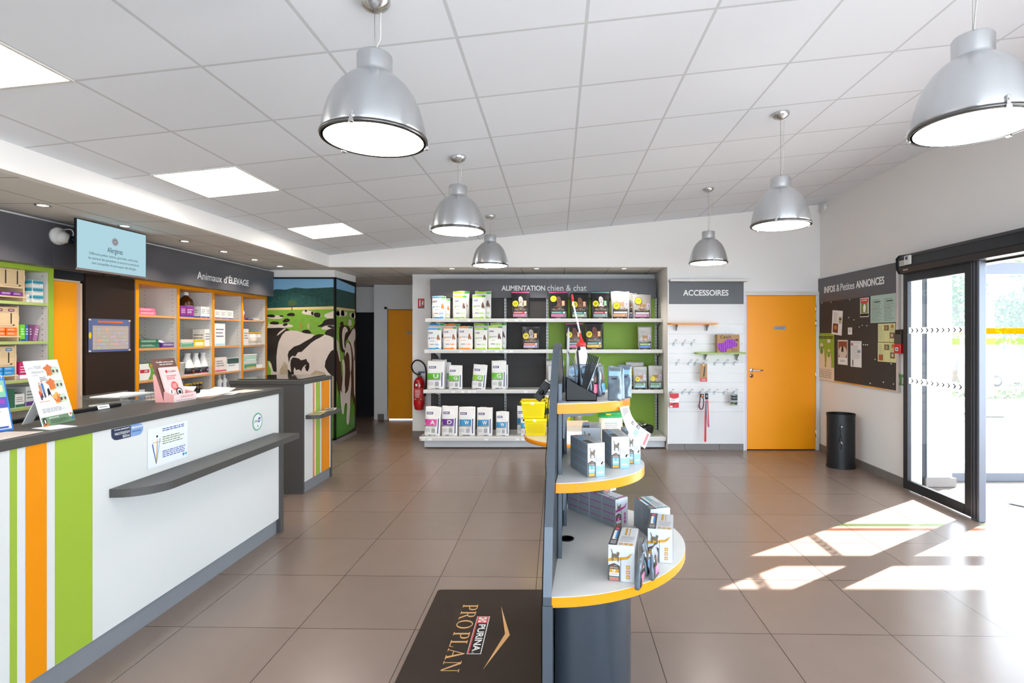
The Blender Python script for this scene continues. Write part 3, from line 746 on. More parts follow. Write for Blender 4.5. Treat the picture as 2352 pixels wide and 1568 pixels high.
# ------------------------------------------------------------------ small goods
def carton(mb, x0, y0, z0, x1, y1, z1, body, band=None, side=None, bev=.0015, face='x', ink=None, seed=1, bandv=(0, .22)):
    """a printed carton; face 'x' prints on the +x side, 'y' on the side towards -y"""
    mb.box(x0, y0, z0, x1, y1, z1, body, bev)
    W = (y1-y0) if face == 'x' else (x1-x0); H = z1-z0
    sv = mb.M
    mb.M = sv @ (frame((x1+.0006, y0, z0), (0, 1, 0), (0, 0, 1)) if face == 'x' else frame((x0, y0-.0006, z0), (1, 0, 0), (0, 0, 1)))
    if band: mb.rect(.02*W, H*bandv[0]+.001, .98*W, H*bandv[1], band, 0)
    if ink: mb.lines(.1*W, .35*H, .9*W, .8*H, 3, ink, .0003, seed=seed)
    mb.M = sv
    if face == 'x':
        mb.M = sv @ frame((x0, y0-.0006, z0), (1, 0, 0), (0, 0, 1))
        if band: mb.rect(.02*(x1-x0), H*bandv[0]+.001, .98*(x1-x0), H*bandv[1], band, 0)
        if ink: mb.lines(.1*(x1-x0), .4*H, .9*(x1-x0), .75*H, 2, ink, .0003, seed=seed+5)
        mb.M = sv
    return mb
def jar(mb, x, y, z, r, h, body, lid, lidh=.2, label=None, n=28, lr=1.06):
    mb.lathe([(r*.94, z), (r, z+.004), (r, z+h*(1-lidh)-.004), (r*.96, z+h*(1-lidh))], body, n, (x, y, 0))
    mb.lathe([(r*lr, z+h*(1-lidh)), (r*lr, z+h-.003), (r*lr*.97, z+h)], lid, n, (x, y, 0))
    if label: mb.lathe([(r+.0005, z+h*.15), (r+.0008, z+h*.6)], label, n, (x, y, 0))
    return mb
def elx(cx): return 300 + cx/4.61
def ely(cy): return 620 + cy/4.61
XG = -4.035
def yspan(c0, c1, X=XG): return yx(elx(c0), X), yx(elx(c1), X)
def hgt(cy, c, z, X=XG): return wz(ely(cy), yx(elx(c), X)) - z
def put_box(c0, c1, ctop, z, name, label, cat, body, band=None, ink=None, depth=.14, group=None, X=XG, zoff=0, hh=None, seed=1, bandv=(0, .22)):
    ya, yb = yspan(c0, c1, X); h = hh or (wz(ely(ctop), (ya+yb)/2) - z - zoff)
    b = MB(); carton(b, X-depth, ya+.001, z+zoff+.0008, X, yb-.001, z+zoff+h, body, band, ink=ink, seed=seed, bandv=bandv)
    return tag(b.build(name), label, cat, group)
PK = mat('carton_pink', '#E8688A', .4); PU = mat('carton_purple', '#7A2A8C', .4); GRC = mat('carton_green', '#2F6B4E', .4); CWT = mat('carton_white', '#E6E2DD', .45)
TEAL = mat('carton_teal', '#1F9CB0', .4); NB = mat('carton_blue', '#2A3C98', .4); INK = col('#5A5A66'); OC = mat('carton_orange', '#F07A20', .4); BC = mat('carton_sky', '#2C93D6', .4)
z1, z2, z3, z4 = ZE[0], ZE[1], ZE[2], ZE[3]
# bay 1
put_box(88, 268, 430, z1, 'medicine_box', 'flat pink carton lying lowest on the top shelf of the first orange bay', 'box', PK, None, PAPER, hh=.033, group='pink cartons')
put_box(88, 262, 395, z1, 'medicine_box', 'flat pink carton lying on top of another pink carton, first orange bay', 'box', PK, None, PAPER, zoff=.034, hh=.033, group='pink cartons', seed=4)
put_box(92, 305, 768, z2, 'syringe_box', 'flat dark green carton at the bottom of a pair, first orange bay', 'box', GRC, None, PAPER, hh=.042, seed=2, group='dark green flat cartons')
put_box(92, 296, 735, z2, 'syringe_box', 'flat dark green carton on top of a pair, first orange bay', 'box', GRC, None, PAPER, zoff=.043, hh=.042, seed=3, group='dark green flat cartons')
put_box(330, 484, 752, z2, 'medicine_box', 'flat purple carton at the right end of the first orange bay', 'box', mat('carton_violet', '#5B3380', .4), None, PAPER, hh=.05, seed=5)
ya, yb = yspan(330, 380); b = MB(); b.prism(spline([(ya, .052), (ya+.02, .075), (ya+.05, .058), (ya+.09, .052)], True, 3), XG-.09, XG-.02, PAPER, axis='x'); b.v = [p+Vector((0, 0, z2)) for p in b.v]; tag(b.build('tissue'), 'crumpled white wipe lying on the flat purple carton', 'wipe')
b = MB(); b.tube(spline([(XG-.03, yspan(95, 95)[0], z2+.087), (XG-.02, 5.2, z2+.13), (XG-.03, 5.26, z2+.10), (XG-.04, 5.35, z2+.088)], False), .0025, INK, 6); tag(b.build('wire_loop'), 'thin grey wire loop lying on the dark green flat cartons', 'wire')
# big green/white carton with an oval window
ya, yb = yspan(90, 268); h = .165
b = MB(); b.box(XG-.12, ya, z3, XG, yb, z3+h, mat('carton_leaf', '#6E9E3C', .45), .002)
b.M = LEFTW(XG+.001, ya, z3); W = yb-ya
b.rect(.004, .004, W*.55, h-.004, CWT, 0); b.disc(W*.33, h*.47, W*.34, CWT, .0006, 32, h*.46); b.rect(.01, h*.44, W*.58, h*.64, col('#C22A36'), .0012); b.text('DRY', W*.3, h*.48, W*.5, h*.6, PAPER, .0018, bold=True)
b.rect(W*.62, h*.8, W*.8, h*.9, OC, .0008)
for v in (.25, .55, .85): b.disc(W*.87, h*v, .01, CWT, .001, 12)
b.M = Matrix(); tag(b.build('pad_box'), 'green and white carton with a large pale oval and red strip, first orange bay', 'box')
put_box(100, 180, 1180, z4, 'tub', 'x', 'tub', CWT) if False else None
ya, yb = yspan(105, 178); b = MB(); jar(b, XG-.05, (ya+yb)/2, z4, (yb-ya)/2, .12, mat('jar_blue_grey', '#A8B4BE', .4), PAPER, .2, col('#6D8BB0')); tag(b.build('jar'), 'pale blue labelled jar with white lid low in the first orange bay', 'jar')
for k, c in enumerate((205, 240, 272)):
    y = yspan(c, c)[0]; b = MB(); jar(b, XG-.04, y, z4, .016, .055, mat('vial_pink', '#C99A92', .4), PAPER, .35); tag(b.build('vial'), ('leftmost', 'middle', 'rightmost')[k]+' of three small capped vials low in the first orange bay', 'vial', 'small capped vials')
# bay 2
for k, (c0, c1) in enumerate(((529, 588), (592, 671))):
    put_box(c0, c1, 398, z1, 'medicine_box', ('magenta carton at the left of a pair beside the brown bottle', 'magenta carton right beside the brown bottle')[k], 'box', mat('carton_magenta', '#8C2A84', .4), NB, PAPER, hh=.115, group='magenta cartons', seed=k+3, bandv=(0, .16))
ya, yb = yspan(622, 718); r = (yb-ya)/2
b = MB(); b.lathe([(r*.95, z1), (r, z1+.006), (r, z1+.15), (r*.9, z1+.19), (r*.5, z1+.225), (r*.26, z1+.235), (r*.26, z1+.25)], mat('amber_glass', '#4A2810', .12, spec=.8), 36, (XG-.09, (ya+yb)/2, 0)); bo = tag(b.build('bottle'), 'large brown glass bottle with white cap behind the magenta cartons', 'bottle')
b = MB(); b.lathe([(r*.32, z1+.245), (r*.32, z1+.275), (r*.28, z1+.28)], PAPER, 24, (XG-.09, (ya+yb)/2, 0)); b.build('cap', bo)
b = MB(); b.lathe([(r+.001, z1+.03), (r+.001, z1+.13)], mat('label_violet', '#5A4A8A', .5), 36, (XG-.09, (ya+yb)/2, 0)); b.build('bottle_label', bo)
for k, (c0, c1) in enumerate(((745, 800), (802, 862))):
    put_box(c0, c1, 385, z1, 'medicine_box', ('tall white carton with blue foot, left one of a pair in the second bay', 'tall white carton with blue foot, against the second bay divider')[k], 'box', CWT, NB, INK, hh=.128, group='tall white cartons with blue foot', seed=k+7, bandv=(0, .12))
put_box(532, 668, 728, z2, 'medicine_box', 'green and beige carton in the second orange bay', 'box', mat('carton_beige', '#D8C4B4', .5), mat('carton_seagreen', '#4F9C77', .4), PAPER, hh=.082, bandv=(0, .55))
ya, yb = yspan(672, 780); b = MB(); b.prism([(ya+.006, z2), (yb-.006, z2), (yb-.001, z2+.06), (ya+.001, z2+.06)], XG-.11, XG, mat('tub_yellow', '#E8C81C', .4), axis='x'); b.box(XG-.115, ya-.001, z2+.06, XG+.004, yb+.001, z2+.075, mat('tub_yellow', '#E8C81C'), .003); b.box(XG+.0002, ya+.02, z2+.015, XG+.001, yb-.02, z2+.05, col('#F3EBC0')); tag(b.build('tub'), 'small yellow tub with lid in the second orange bay', 'tub')
put_box(785, 848, 615, z2, 'tin', 'tall narrow white and dark green tin at the right of the second bay', 'tin', CWT, None, INK, hh=.195, seed=9)
ya, yb = yspan(533, 606); b = MB(); yc = (ya+yb)/2; r = (yb-ya)/2
b.lathe([(r*.72, z3), (r*.95, z3+.14), (r*1.03, z3+.142), (r*1.03, z3+.15), (r*.9, z3+.15), (r*.68, z3+.01), (0, z3+.008)], mat('beaker_white', '#DAD9D6', .4), 32, (XG-.05, yc, 0)); tag(b.build('measuring_beaker'), 'white plastic measuring beaker in the second orange bay', 'beaker')
b = MB(); b.lathe([(.03, z3), (.03, z3+.12), (.013, z3+.17), (.016, z3+.21), (.014, z3+.215)], mat('bottle_milky', '#CFCFCB', .35), 24, (XG-.14, yc+.01, 0)); tag(b.build('bottle'), 'milky narrow bottle standing behind the white beaker', 'bottle')
for k, (c0, c1, lab) in enumerate(((607, 700, 'white cone necked bottle with black and red label, left of three'), (706, 780, 'white cone necked bottle with black and blue label, middle of three'), (785, 852, 'white cone necked bottle with black and blue label, right of three'))):
    ya, yb = yspan(c0, c1); r = (yb-ya)/2; yc = (ya+yb)/2; ww = mat('bottle_white', '#ECEAE6', .35)
    b = MB(); b.lathe([(r*.95, z3), (r, z3+.005), (r, z3+.085), (r*.93, z3+.10), (r*.42, z3+.2), (r*.42, z3+.225), (r*.46, z3+.226), (r*.46, z3+.238), (r*.4, z3+.242)], ww, 32, (XG-.06, yc, 0)); bo = tag(b.build('bottle'), lab, 'bottle', 'cone necked bottles')
    b = MB(); b.lathe([(r+.001, z3+.012), (r+.001, z3+.082)], mat('label_black', '#1E1E28', .35), 32, (XG-.06, yc, 0)); b.lathe([(r+.0015, z3+.014), (r+.0015, z3+.02)], col('#C0303C'), 32, (XG-.06, yc, 0)); b.M = LEFTW(XG-.06+r+.002, yc, z3); b.rect(-.014, .045, .012, .052, (col('#D8B860'), PAPER, PAPER)[k], 0); b.rect(-.014, .033, .008, .038, (col('#C0303C'), col('#4F9AE0'), col('#4F9AE0'))[k], 0); b.M = Matrix(); b.build('bottle_label', bo)
b = MB(); ya, yb = yspan(590, 700); b.prism([(ya, z4), (yb, z4), (yb-.015, z4+.15), (ya+.02, z4+.16)], XG-.16, XG-.13, mat('pouch_grey', '#B9B5AF', .5), axis='x'); b.M = LEFTW(XG-.1295, ya, z4); b.text('krypton', .03, .11, .085, .125, BLACK, .0005); b.M = Matrix(); tag(b.build('pouch'), 'grey pouch behind the yellow capped tubes', 'pouch')
for k, c in enumerate((622, 652, 700, 733, 768)):
    y = yspan(c, c)[0]; r = .017
    b = MB(); b.lathe([(r, z4), (r, z4+.1)], mat('tube_navy', '#27304C', .3), 20, (XG-.03, y, 0)); b.lathe([(r+.0006, z4+.05), (r+.0006, z4+.08)], mat('tube_amber', '#8A6E2E', .4), 20, (XG-.03, y, 0))
    bo = tag(b.build('test_tube'), ('leftmost', 'second', 'third', 'fourth', 'rightmost')[k]+' yellow capped tube on the low shelf of the second orange bay', 'tube', 'yellow capped tubes')
    b = MB(); b.lathe([(r*1.08, z4+.1), (r*1.08, z4+.118), (r, z4+.12)], mat('cap_yellow', '#E0AE18', .4), 20, (XG-.03, y, 0)); b.build('cap', bo)
# bay 3
for k, (c0, c1) in enumerate(((892, 952), (955, 1018), (1021, 1087))):
    put_box(c0, c1, 432, z1, 'medicine_box', ('leftmost', 'middle', 'rightmost')[k]+' of three white cartons with blue feet in the third orange bay', 'box', CWT, NB, INK, hh=.105, group='white cartons, third bay', seed=k+11, bandv=(0, .12))
put_box(892, 1002, 575, z2, 'pouch_box', 'tall white carton with a grey circle drawing in the third orange bay', 'box', PAPER, mat('carton_paleblue', '#A9CFE0', .4), INK, hh=.27, seed=21, bandv=(.02, .1))
put_box(896, 1016, 930, z3, 'medicine_box', 'white carton with pink stripes in the third orange bay', 'box', mat('carton_cream', '#E9DCD4', .5), mat('carton_rose', '#D2546A', .4), INK, hh=.18, seed=23, bandv=(.03, .14))
put_box(1020, 1158, 948, z3, 'medicine_box', 'white carton with dark green upper half beside the third bay divider', 'box', PAPER, mat('carton_deepgreen', '#1E4E48', .4), INK, hh=.16, seed=24, bandv=(.58, .97))
for k, c in enumerate((985, 1035)):
    y = yspan(c, c)[0]
    b = MB(); b.lathe([(.032, z4), (.033, z4+.005), (.033, z4+.1), (.02, z4+.125), (.012, z4+.13), (.012, z4+.15), (.018, z4+.152), (.013, z4+.165), (.004, z4+.18)], mat('bottle_white', '#ECEAE6'), 28, (XG-.05, y, 0)); b.M = LEFTW(XG-.0165, y, z4); b.rect(-.008, .02, .008, .08, NB, 0); b.M = Matrix()
    tag(b.build('bottle'), ('left', 'right')[k]+' white nozzle bottle low in the third orange bay', 'bottle', 'white nozzle bottles')
# bay 4
def tube_b(c, ctop, z, r, m1, m2, lab):
    y = yspan(c, c)[0]; h = wz(ely(ctop), y)-z
    b = MB(); b.lathe([(r, z), (r, z+h*.6), (r*.6, z+h*.7), (r*.5, z+h*.72)], m1, 20, (XG-.03, y, 0)); bo = tag(b.build('bottle'), lab, 'bottle'); b = MB(); b.lathe([(r*.6, z+h*.7), (r*.45, z+h), (0, z+h)], m2, 20, (XG-.03, y, 0)); b.build('cap', bo)
tube_b(1203, 365, z1, .022, mat('bottle_white', '#ECEAE6'), PAPER, 'tall white bottle at the left of the fourth bay top shelf')
tube_b(1224, 440, z1, .014, mat('bottle_redbrown', '#8E2F30', .4), PAPER, 'small dark red bottle beside the tall white one, fourth bay')
put_box(1245, 1295, 505, z1, 'medicine_box', 'small dark blue carton on the fourth bay top shelf', 'box', NB, None, None, hh=.02)
put_box(1320, 1350, 505, z1, 'medicine_box', 'tiny cream carton left of a pair, fourth bay top shelf', 'box', mat('carton_cream', '#E9DCD4'), None, None, hh=.03)
put_box(1362, 1418, 508, z1, 'medicine_box', 'tiny white carton against the fourth bay end panel', 'box', CWT, None, INK, hh=.035)
put_box(1196, 1250, 642, z2, 'medicine_box', 'white square carton pair at the left of the fourth bay', 'box', CWT, None, INK, hh=.21, seed=31)
for k, (c0, c1, lab) in enumerate(((1283, 1362, 'white tub with yellow lid, left one in the fourth bay'), (1365, 1412, 'white tub with yellow lid against the fourth bay end panel'))):
    ya, yb = yspan(c0, c1); b = MB(); jar(b, XG-.07, (ya+yb)/2, z2, (yb-ya)/2*.97, .168, mat('bottle_white', '#ECEAE6'), mat('cap_yellow', '#E0AE18'), .14, mat('label_grey', '#D8C9B8', .5)); tag(b.build('tub'), lab, 'tub', 'white tubs with yellow lids')
for k, (zz, lab) in enumerate(((0, 'white and green rectangular tub at the bottom of a stack, fourth bay'), (.098, 'white and green rectangular tub on top of a stack, fourth bay'))):
    ya, yb = yspan(1198, 1338); b = MB(); b.prism([(ya+.008, z3+zz), (yb-.008, z3+zz), (yb-.002, z3+zz+.08), (ya+.002, z3+zz+.08)], XG-.12, XG-.004, mat('tub_translucent', '#D5DDD2', .4), axis='x')
    b.box(XG-.124, ya-.002, z3+zz+.078, XG+.002, yb+.002, z3+zz+.096, (mat('tub_lid_white', '#E8E8E2', .4)), .004)
    b.box(XG-.0035, ya+.02, z3+zz+.01, XG-.002, yb-.02, z3+zz+.062, mat('carton_seagreen', '#4F9C77') if k == 0 else mat('label_mint', '#A9D6C0', .5)); b.box(XG-.002, ya+.06, z3+zz+.012, XG-.001, yb-.03, z3+zz+.03, col('#E8B23A') if k == 0 else PAPER)
    tag(b.build('tub'), lab, 'tub', 'green labelled tubs')
ya, yb = yspan(1350, 1418); b = MB(); b.prism(spline([(ya, z3), (yb, z3), (yb, z3+.03), (ya+.04, z3+.045), (ya+.01, z3+.015)], True, 3), XG-.08, XG-.01, PAPER, axis='x'); tag(b.build('pouch'), 'crumpled white sachet beside the green labelled tubs', 'pouch')

# green framed unit: goods
def gx(c): return c/3.645
def gy(c): return 580 + c/3.645
def gsp(c0, c1, X=XG): return yx(gx(c0), X), yx(gx(c1), X)
for k, (c1, ctop, z, pc, lab, h) in enumerate(((222, 92, ZG[0], PU, 'pale wooden dispenser holding purple cartons, on the top green edged shelf', .285), (172, 440, ZG[1], OC, 'pale wooden dispenser holding orange cartons, on the second green edged shelf', .265), (152, 770, ZG[2], BC, 'pale wooden dispenser holding blue cartons, on the third green edged shelf', .262))):
    y1_ = yx(gx(c1), XG-.01); y0_ = y1_-.36
    t_ = thing('dispenser_rack', lab, 'dispenser', (XG-.11, (y0_+y1_)/2, z), 'wooden carton dispensers')
    b = MB(); b.box(XG-.22, y0_, z, XG-.02, y0_+.012, z+h, WOOD, .004); b.box(XG-.22, y1_-.012, z, XG-.02, y1_, z+h, WOOD, .006); b.box(XG-.22, y0_, z, XG-.21, y1_, z+h, WOOD); b.box(XG-.21, y0_, z+.03, XG-.01, y1_, z+.04, WOOD); b.box(XG-.06, y1_, z+h*.55, XG-.03, y1_+.012, z+h*.72, WOOD, .003); b.build('body', t_)
    b = MB(); b.box(XG-.03, y0_+.005, z+.10, XG-.02, y1_-.012, z+h-.01, WOOD, .004)
    b.M = LEFTW(XG-.0195, y1_, z)
    for q in range(4):
        u = -.06-q*.085
        b.rect(u-.005, .13, u+.005, h-.055, mat('slot_dark', '#4A3624', .6), .0005)
        b.poly([(u-.024+p[0], h-.045+p[1]) for p in rounded(.048, .022, .010)], mat('badge_violet', '#5A5580', .4) if k == 0 else (mat('badge_wine', '#8C4A58', .4) if k == 1 else mat('badge_blue', '#4A86B0', .4)), .0006)
        b.rect(u-.014, h-.036, u+.014, h-.031, PAPER, .001)
    b.poly([(-.06, .112), (-.035, .118), (-.028, .128), (-.035, .122), (-.045, .128), (-.05, .118)], BLACK, .001); b.rect(-.16, .113, -.06, .1145, BLACK, .001)
    b.M = Matrix(); b.build('front_board', t_)
    for q in range(4):
        for r_ in range(1 if k == 0 else 2):
            ya = y1_-.10-q*.085
            b = MB(); carton(b, XG-.14, ya, z+.0415+r_*.030, XG-.012, ya+.075, z+.0415+r_*.030+.028, pc, None, ink=PAPER, seed=q)
            tag(b.build('medicine_box'), '%s %s carton%s in the %s wooden dispenser' % (('rightmost', 'second from right', 'third from right', 'leftmost')[q], ('purple', 'orange', 'blue')[k], '' if k == 0 else (', lower row' if r_ == 0 else ', upper row'), ('top', 'second', 'third')[k]), 'box', ('purple', 'orange', 'blue')[k]+' cartons in the wooden dispenser')
for k in range(3):
    ya, yb = 4.105, 4.192
    b = MB(); carton(b, XG-.2, ya, ZG[0]+.0008+k*.058, XG+.005, yb, ZG[0]+k*.058+.057, CWT, TEAL, ink=INK, seed=k+2, bandv=(.52, .94)); tag(b.build('medicine_box'), ('lowest', 'middle', 'topmost')[k]+' of three white and teal cartons stacked on the top green edged shelf', 'box', 'white and teal cartons')
b = MB(); carton(b, XG-.06, 4.078, ZG[0]+.0008, XG-.01, 4.098, ZG[0]+.058, CWT, None, ink=INK); tag(b.build('medicine_box'), 'small upright white carton left of the white and teal stack', 'box')
for k, (c0, c1, ct, m_, lab) in enumerate(((182, 222, 602, mat('carton_lime', '#6CC02C', .4), 'lime green carton in the row on the second green edged shelf'), (222, 250, 605, mat('carton_steel', '#2F5F94', .4), 'dark blue carton beside the lime green one'), (256, 280, 603, mat('carton_plum', '#6E3A62', .4), 'plum carton leaning at the right of the row'), (286, 318, 612, mat('carton_mauve', '#A46A96', .4), 'mauve carton leaning against the plum one'))):
    ya, yb = gsp(c0, c1); h = .125
    M = Matrix.Translation((XG-.08, (ya+yb)/2, ZG[1]+.001)) @ Matrix.Rotation(math.radians((0, -3, -6, 12)[k] * -1 if k == 3 else 0), 4, 'X')
    b = MB(M); carton(b, -.08, -(yb-ya)/2+.001, 0, .07, (yb-ya)/2-.001, h, m_, NB if k == 0 else None, ink=PAPER, seed=k, bandv=(0, .12)); tag(b.build('medicine_box'), lab, 'box')
b = MB(); carton(b, XG-.1, 4.03, ZG[2]+.001, XG-.02, 4.11, ZG[2]+.13, mat('carton_crimson', '#C02060', .4), PAPER, ink=PAPER, bandv=(.02, .25)); tag(b.build('medicine_box'), 'crimson carton partly behind the tick poster, third green edged shelf', 'box')
for k, (ya, yb, h, m_, bd, lab) in enumerate(((3.90, 3.985, .14, GRC, None, 'dark green carton at the left of the lowest visible green edged shelf'), (3.99, 4.06, .10, CWT, GRC, 'white and green carton on the lowest visible green edged shelf'), (4.07, 4.15, .15, mat('carton_silver', '#C9CBC4', .4), mat('carton_violet', '#5B3380'), 'silver carton with a cat picture on the lowest visible green edged shelf'))):
    b = MB(); carton(b, XG-.12-.02*k, ya, ZG[3]+.001, XG-.01, yb, ZG[3]+h, m_, bd, ink=INK, seed=k+40); tag(b.build('medicine_box'), lab, 'box')

# ================================================================== COUNTERS
ct = thing('reception_counter', 'long white reception counter with green and orange stripes and grey top', 'counter', (-2.3, 2.5, 0))
TOPZ, CXF = 1.10, -2.1
b = MB(); b.box(-2.50, .6, TOPZ-.04, CXF+.003, 4.10, TOPZ, ANTH, .003); b.build('worktop', ct)
b = MB(); b.box(-2.50, 4.055, 0, CXF+.003, 4.10, TOPZ-.041, ANTH, .003); b.build('end_panel', ct)
b = MB(); b.box(-2.135, .6, .112, CXF-.012, 4.054, TOPZ-.041, WHITE)
b.M = LEFTW(CXF-.0115, 0, 0)
for p0, p1, m_ in ((22, 38.5, GREEN), (58, 107, ORANGE), (125.5, 212, GREEN)): b.rect(yx(p0, CXF-.012), .113, yx(p1, CXF-.012), TOPZ-.042, m_, .0006)
b.M = Matrix(); b.build('front_panel', ct)
b = MB(); b.box(-2.15, .6, .0, CXF-.03, 4.054, .111, PLINTH); b.build('plinth', ct)
b = MB(); b.box(-2.47, .6, 0, -2.45, 4.05, TOPZ-.041, WHITE); b.build('rear_panel', ct)
sh = [(-2.114, 2.52), (-2.10, 2.52)] + [(-2.09+.17*math.sin(math.radians(a)), 2.69-.17*math.cos(math.radians(a))) for a in range(0, 91, 6)] + [(-1.92, 3.98), (-2.114, 3.98)]
b = MB(); b.prism(sh, .735, .775, ANTH); b.build('side_shelf', ct)
for y in (2.9, 3.8):
    b = MB(); b.lathe([(.012, 0), (.012, .02)], PAPER, 10, (CXF-.045, y, 0)); 
# low light desk behind
dk = thing('staff_desk', 'pale wood staff desk surface behind the grey counter top', 'desk', (-2.76, 2.5, 0))
b = MB(); b.box(-3.02, .6, 1.0, -2.51, 3.96, 1.03, mat('desk_pale_wood', '#E2CDB2', .45, var=.06, vscale=8), .003); b.build('desk_top', dk)
for y in (.62, 3.9):
    b = MB(); b.box(-3.0, y, 0, -2.53, y+.03, 1.0, WHITE); b.build('leg', dk)
b = MB(); b.box(-2.50, 2.05, TOPZ+.001, -2.46, 3.02, TOPZ+.018, BLACK, .003); kt = tag(b.build('cable_tray'), 'long low black tray strip along the back of the counter top', 'tray')
b = MB(LEFTW(-2.457, 2.86, TOPZ+.002)); b.M = b.M @ Matrix.Rotation(math.radians(-20), 4, 'X'); b.rect(0, 0, .075, .022, PAPER, .002); b.lines(.01, .006, .065, .016, 1, INK, .003); b.build('label_card', kt)

# second counter
c2 = thing('reception_counter', 'small dark grey counter with white striped side behind the long one', 'counter', (-2.74, 5.37, 0))
b = MB(); b.box(-3.10, 5.045, 1.035, -2.395, 5.70, 1.075, ANTH, .003); b.build('worktop', c2)
b = MB(); b.box(-3.09, 5.05, 0, -2.40, 5.075, 1.034, ANTH); b.build('front_panel', c2)
b = MB(); b.box(-3.09, 5.665, 0, -2.398, 5.695, 1.034, ANTH); b.build('rear_panel', c2)
b = MB(); b.box(-2.425, 5.076, .107, -2.402, 5.664, 1.034, WHITE); b.M = LEFTW(-2.4015, 0, 0)
for p0, p1, m_ in ((719, 722.5, ORANGE), (726, 735.5, GREEN), (738.7, 757, ORANGE)): b.rect(yx(p0, -2.4), .108, yx(p1, -2.4), 1.033, m_, .0006)
b.M = Matrix(); b.build('side_panel', c2)
b = MB(); b.box(-2.43, 5.076, 0, -2.412, 5.664, .106, PLINTH); b.build('plinth', c2)
sh = [(-2.403, 5.10), (-2.39, 5.10)] + [(-2.385+.115*math.sin(math.radians(a)), 5.215-.115*math.cos(math.radians(a))) for a in range(0, 91, 9)] + [(-2.27, 5.60), (-2.403, 5.60)]
b = MB(); b.prism(sh, .70, .738, ANTH); b.build('side_shelf', c2)
b = MB(); b.box(-3.05, 5.10, 1.076, -2.45, 5.66, 1.084, mat('dark_glass', '#2A2826', .05, spec=.8), .002); tag(b.build('glass_plate'), 'dark glossy glass plate on the small counter top', 'plate')
for k, (y, a, cs) in enumerate(((5.20, 8, ('#C9B48A', '#7A8F4A')), (5.36, -12, ('#5C7A3E', '#E3DCC8')), (5.50, 15, ('#D7D9CC', '#3D5B6E')))):
    b = MB(Matrix.Translation((-2.335, y, .7385+k*.0015)) @ Matrix.Rotation(math.radians(a), 4, 'Z')); b.box(-.052, -.09, 0, .052, .09, .003, col(cs[0], .3)); b.rect(-.045, -.08, .04, .0, col(cs[1], .3), .0034); b.lines(-.04, .01, .04, .08, 4, INK, .0036)
    tag(b.build('leaflet'), ('nearest', 'middle', 'farthest')[k]+' of three leaflets lying on the small counter side shelf', 'leaflet', 'leaflets on the side shelf')

# ---- on the counter front
b = MB(LEFTW(CXF-.0108, 2.53, 0)); NV = col('#2A3350', .35); LB = col('#7F9FCE', .35)
o_ = [(0, 1.056), (.0, 1.03)] + [(.034-.034*math.cos(math.radians(a)), 1.03-.032*math.sin(math.radians(a))) for a in range(10, 91, 16)] + [(.115, .998), (.115, 1.056)]
b.poly(o_, NV, .0005)
b.poly([(.115, .998)] + [(.165+.030*math.sin(math.radians(a)), 1.028-.030*math.cos(math.radians(a))) for a in range(0, 181, 18)] + [(.115, 1.058)], LB, .0005)
b.text('Ici nous soutenons la', .018, 1.044, .108, 1.052, PAPER, .001, bold=True); b.text('vaccination', .018, 1.022, .108, 1.038, PAPER, .001); b.text('féline', .065, 1.003, .108, 1.019, PAPER, .001)
b.text('#jevaccine', .121, 1.034, .188, 1.048, PAPER, .001, bold=True); b.text('monchat', .121, 1.018, .180, 1.030, NV, .001)
tag(b.build('sticker'), 'navy and light blue vaccination féline sticker under the counter edge', 'sticker')
b = MB(LEFTW(CXF-.0108, 2.752, 0)); b.poly([(p[0], p[1]+.808) for p in rounded(.302, .21, .008)], col('#D7DCE6', .3), .0006); b.poly([(p[0]+.004, p[1]+.812) for p in rounded(.294, .202, .006)], col('#E4E7EF', .3), .001)
BLI = col('#2E4E9E'); GRI = col('#6E7F3E'); ORI = col('#D89A2A')
b.lines(.105, .985, .285, 1.005, 2, BLI, .0015, fill=.5, seed=3); b.lines(.105, .915, .27, .962, 4, GRI, .0015, fill=.4, seed=5); b.lines(.105, .845, .285, .885, 4, BLI, .0015, fill=.45, ragged=.1, seed=8)
b.poly([(.058, .825), (.064, .93), (.066, .965), (.070, .93), (.064, .825)], ORI, .0015); b.poly([(.03, .93), (.036, .935), (.062, .83), (.058, .828)], BLI, .0015); b.poly([(.09, .955), (.085, .955), (.060, .83), (.064, .83)], col('#6F9BD8'), .0016); b.rect(.035, .936, .095, .939, ORI, .0017)
b.disc(.066, .968, .006, BLACK, .0018); b.poly([(.262, .822), (.268, .822), (.268, .829), (.275, .829), (.275, .835), (.268, .835), (.268, .842), (.262, .842), (.262, .835), (.255, .835), (.255, .829), (.262, .829)], col('#1F6FC0'), .0017)
b.poly([(.235+.05, .822), (.293, .833), (.291, .84), (.285, .837), (.279, .84), (.277, .833)], col('#2A9A9A'), .0018)
tag(b.build('notice_poster'), 'white laminated landscape notice with a pencil drawing on the counter front', 'poster')
b = MB(LEFTW(CXF-.0108, 3.765, .893)); b.disc(0, 0, .062, col('#4FA07A', .35), .0005, 40); b.disc(0, 0, .052, PAPER, .001, 40); b.disc(0, 0, .0505, col('#E4E8E8', .35), .0014, 40); b.text('pay', -.04, -.006, .0, .014, BLACK, .002); b.poly([(.003, -.008), (.03, -.002), (.034, .03), (.006, .026)], col('#4A3F94'), .002); b.text('FIP', .008, .002, .028, .016, PAPER, .0025, bold=True); b.disc(0, -.028, .006, col('#4FA07A'), .002); b.rect(-.012, -.037, .012, -.034, GREYM, .002)
for k in range(28):
    a = k*math.tau/28; b.disc(.057*math.cos(a), .057*math.sin(a), .0022, PAPER, .0011, 6)
tag(b.build('sticker'), 'round green ringed payment sticker at the right of the counter front', 'sticker')

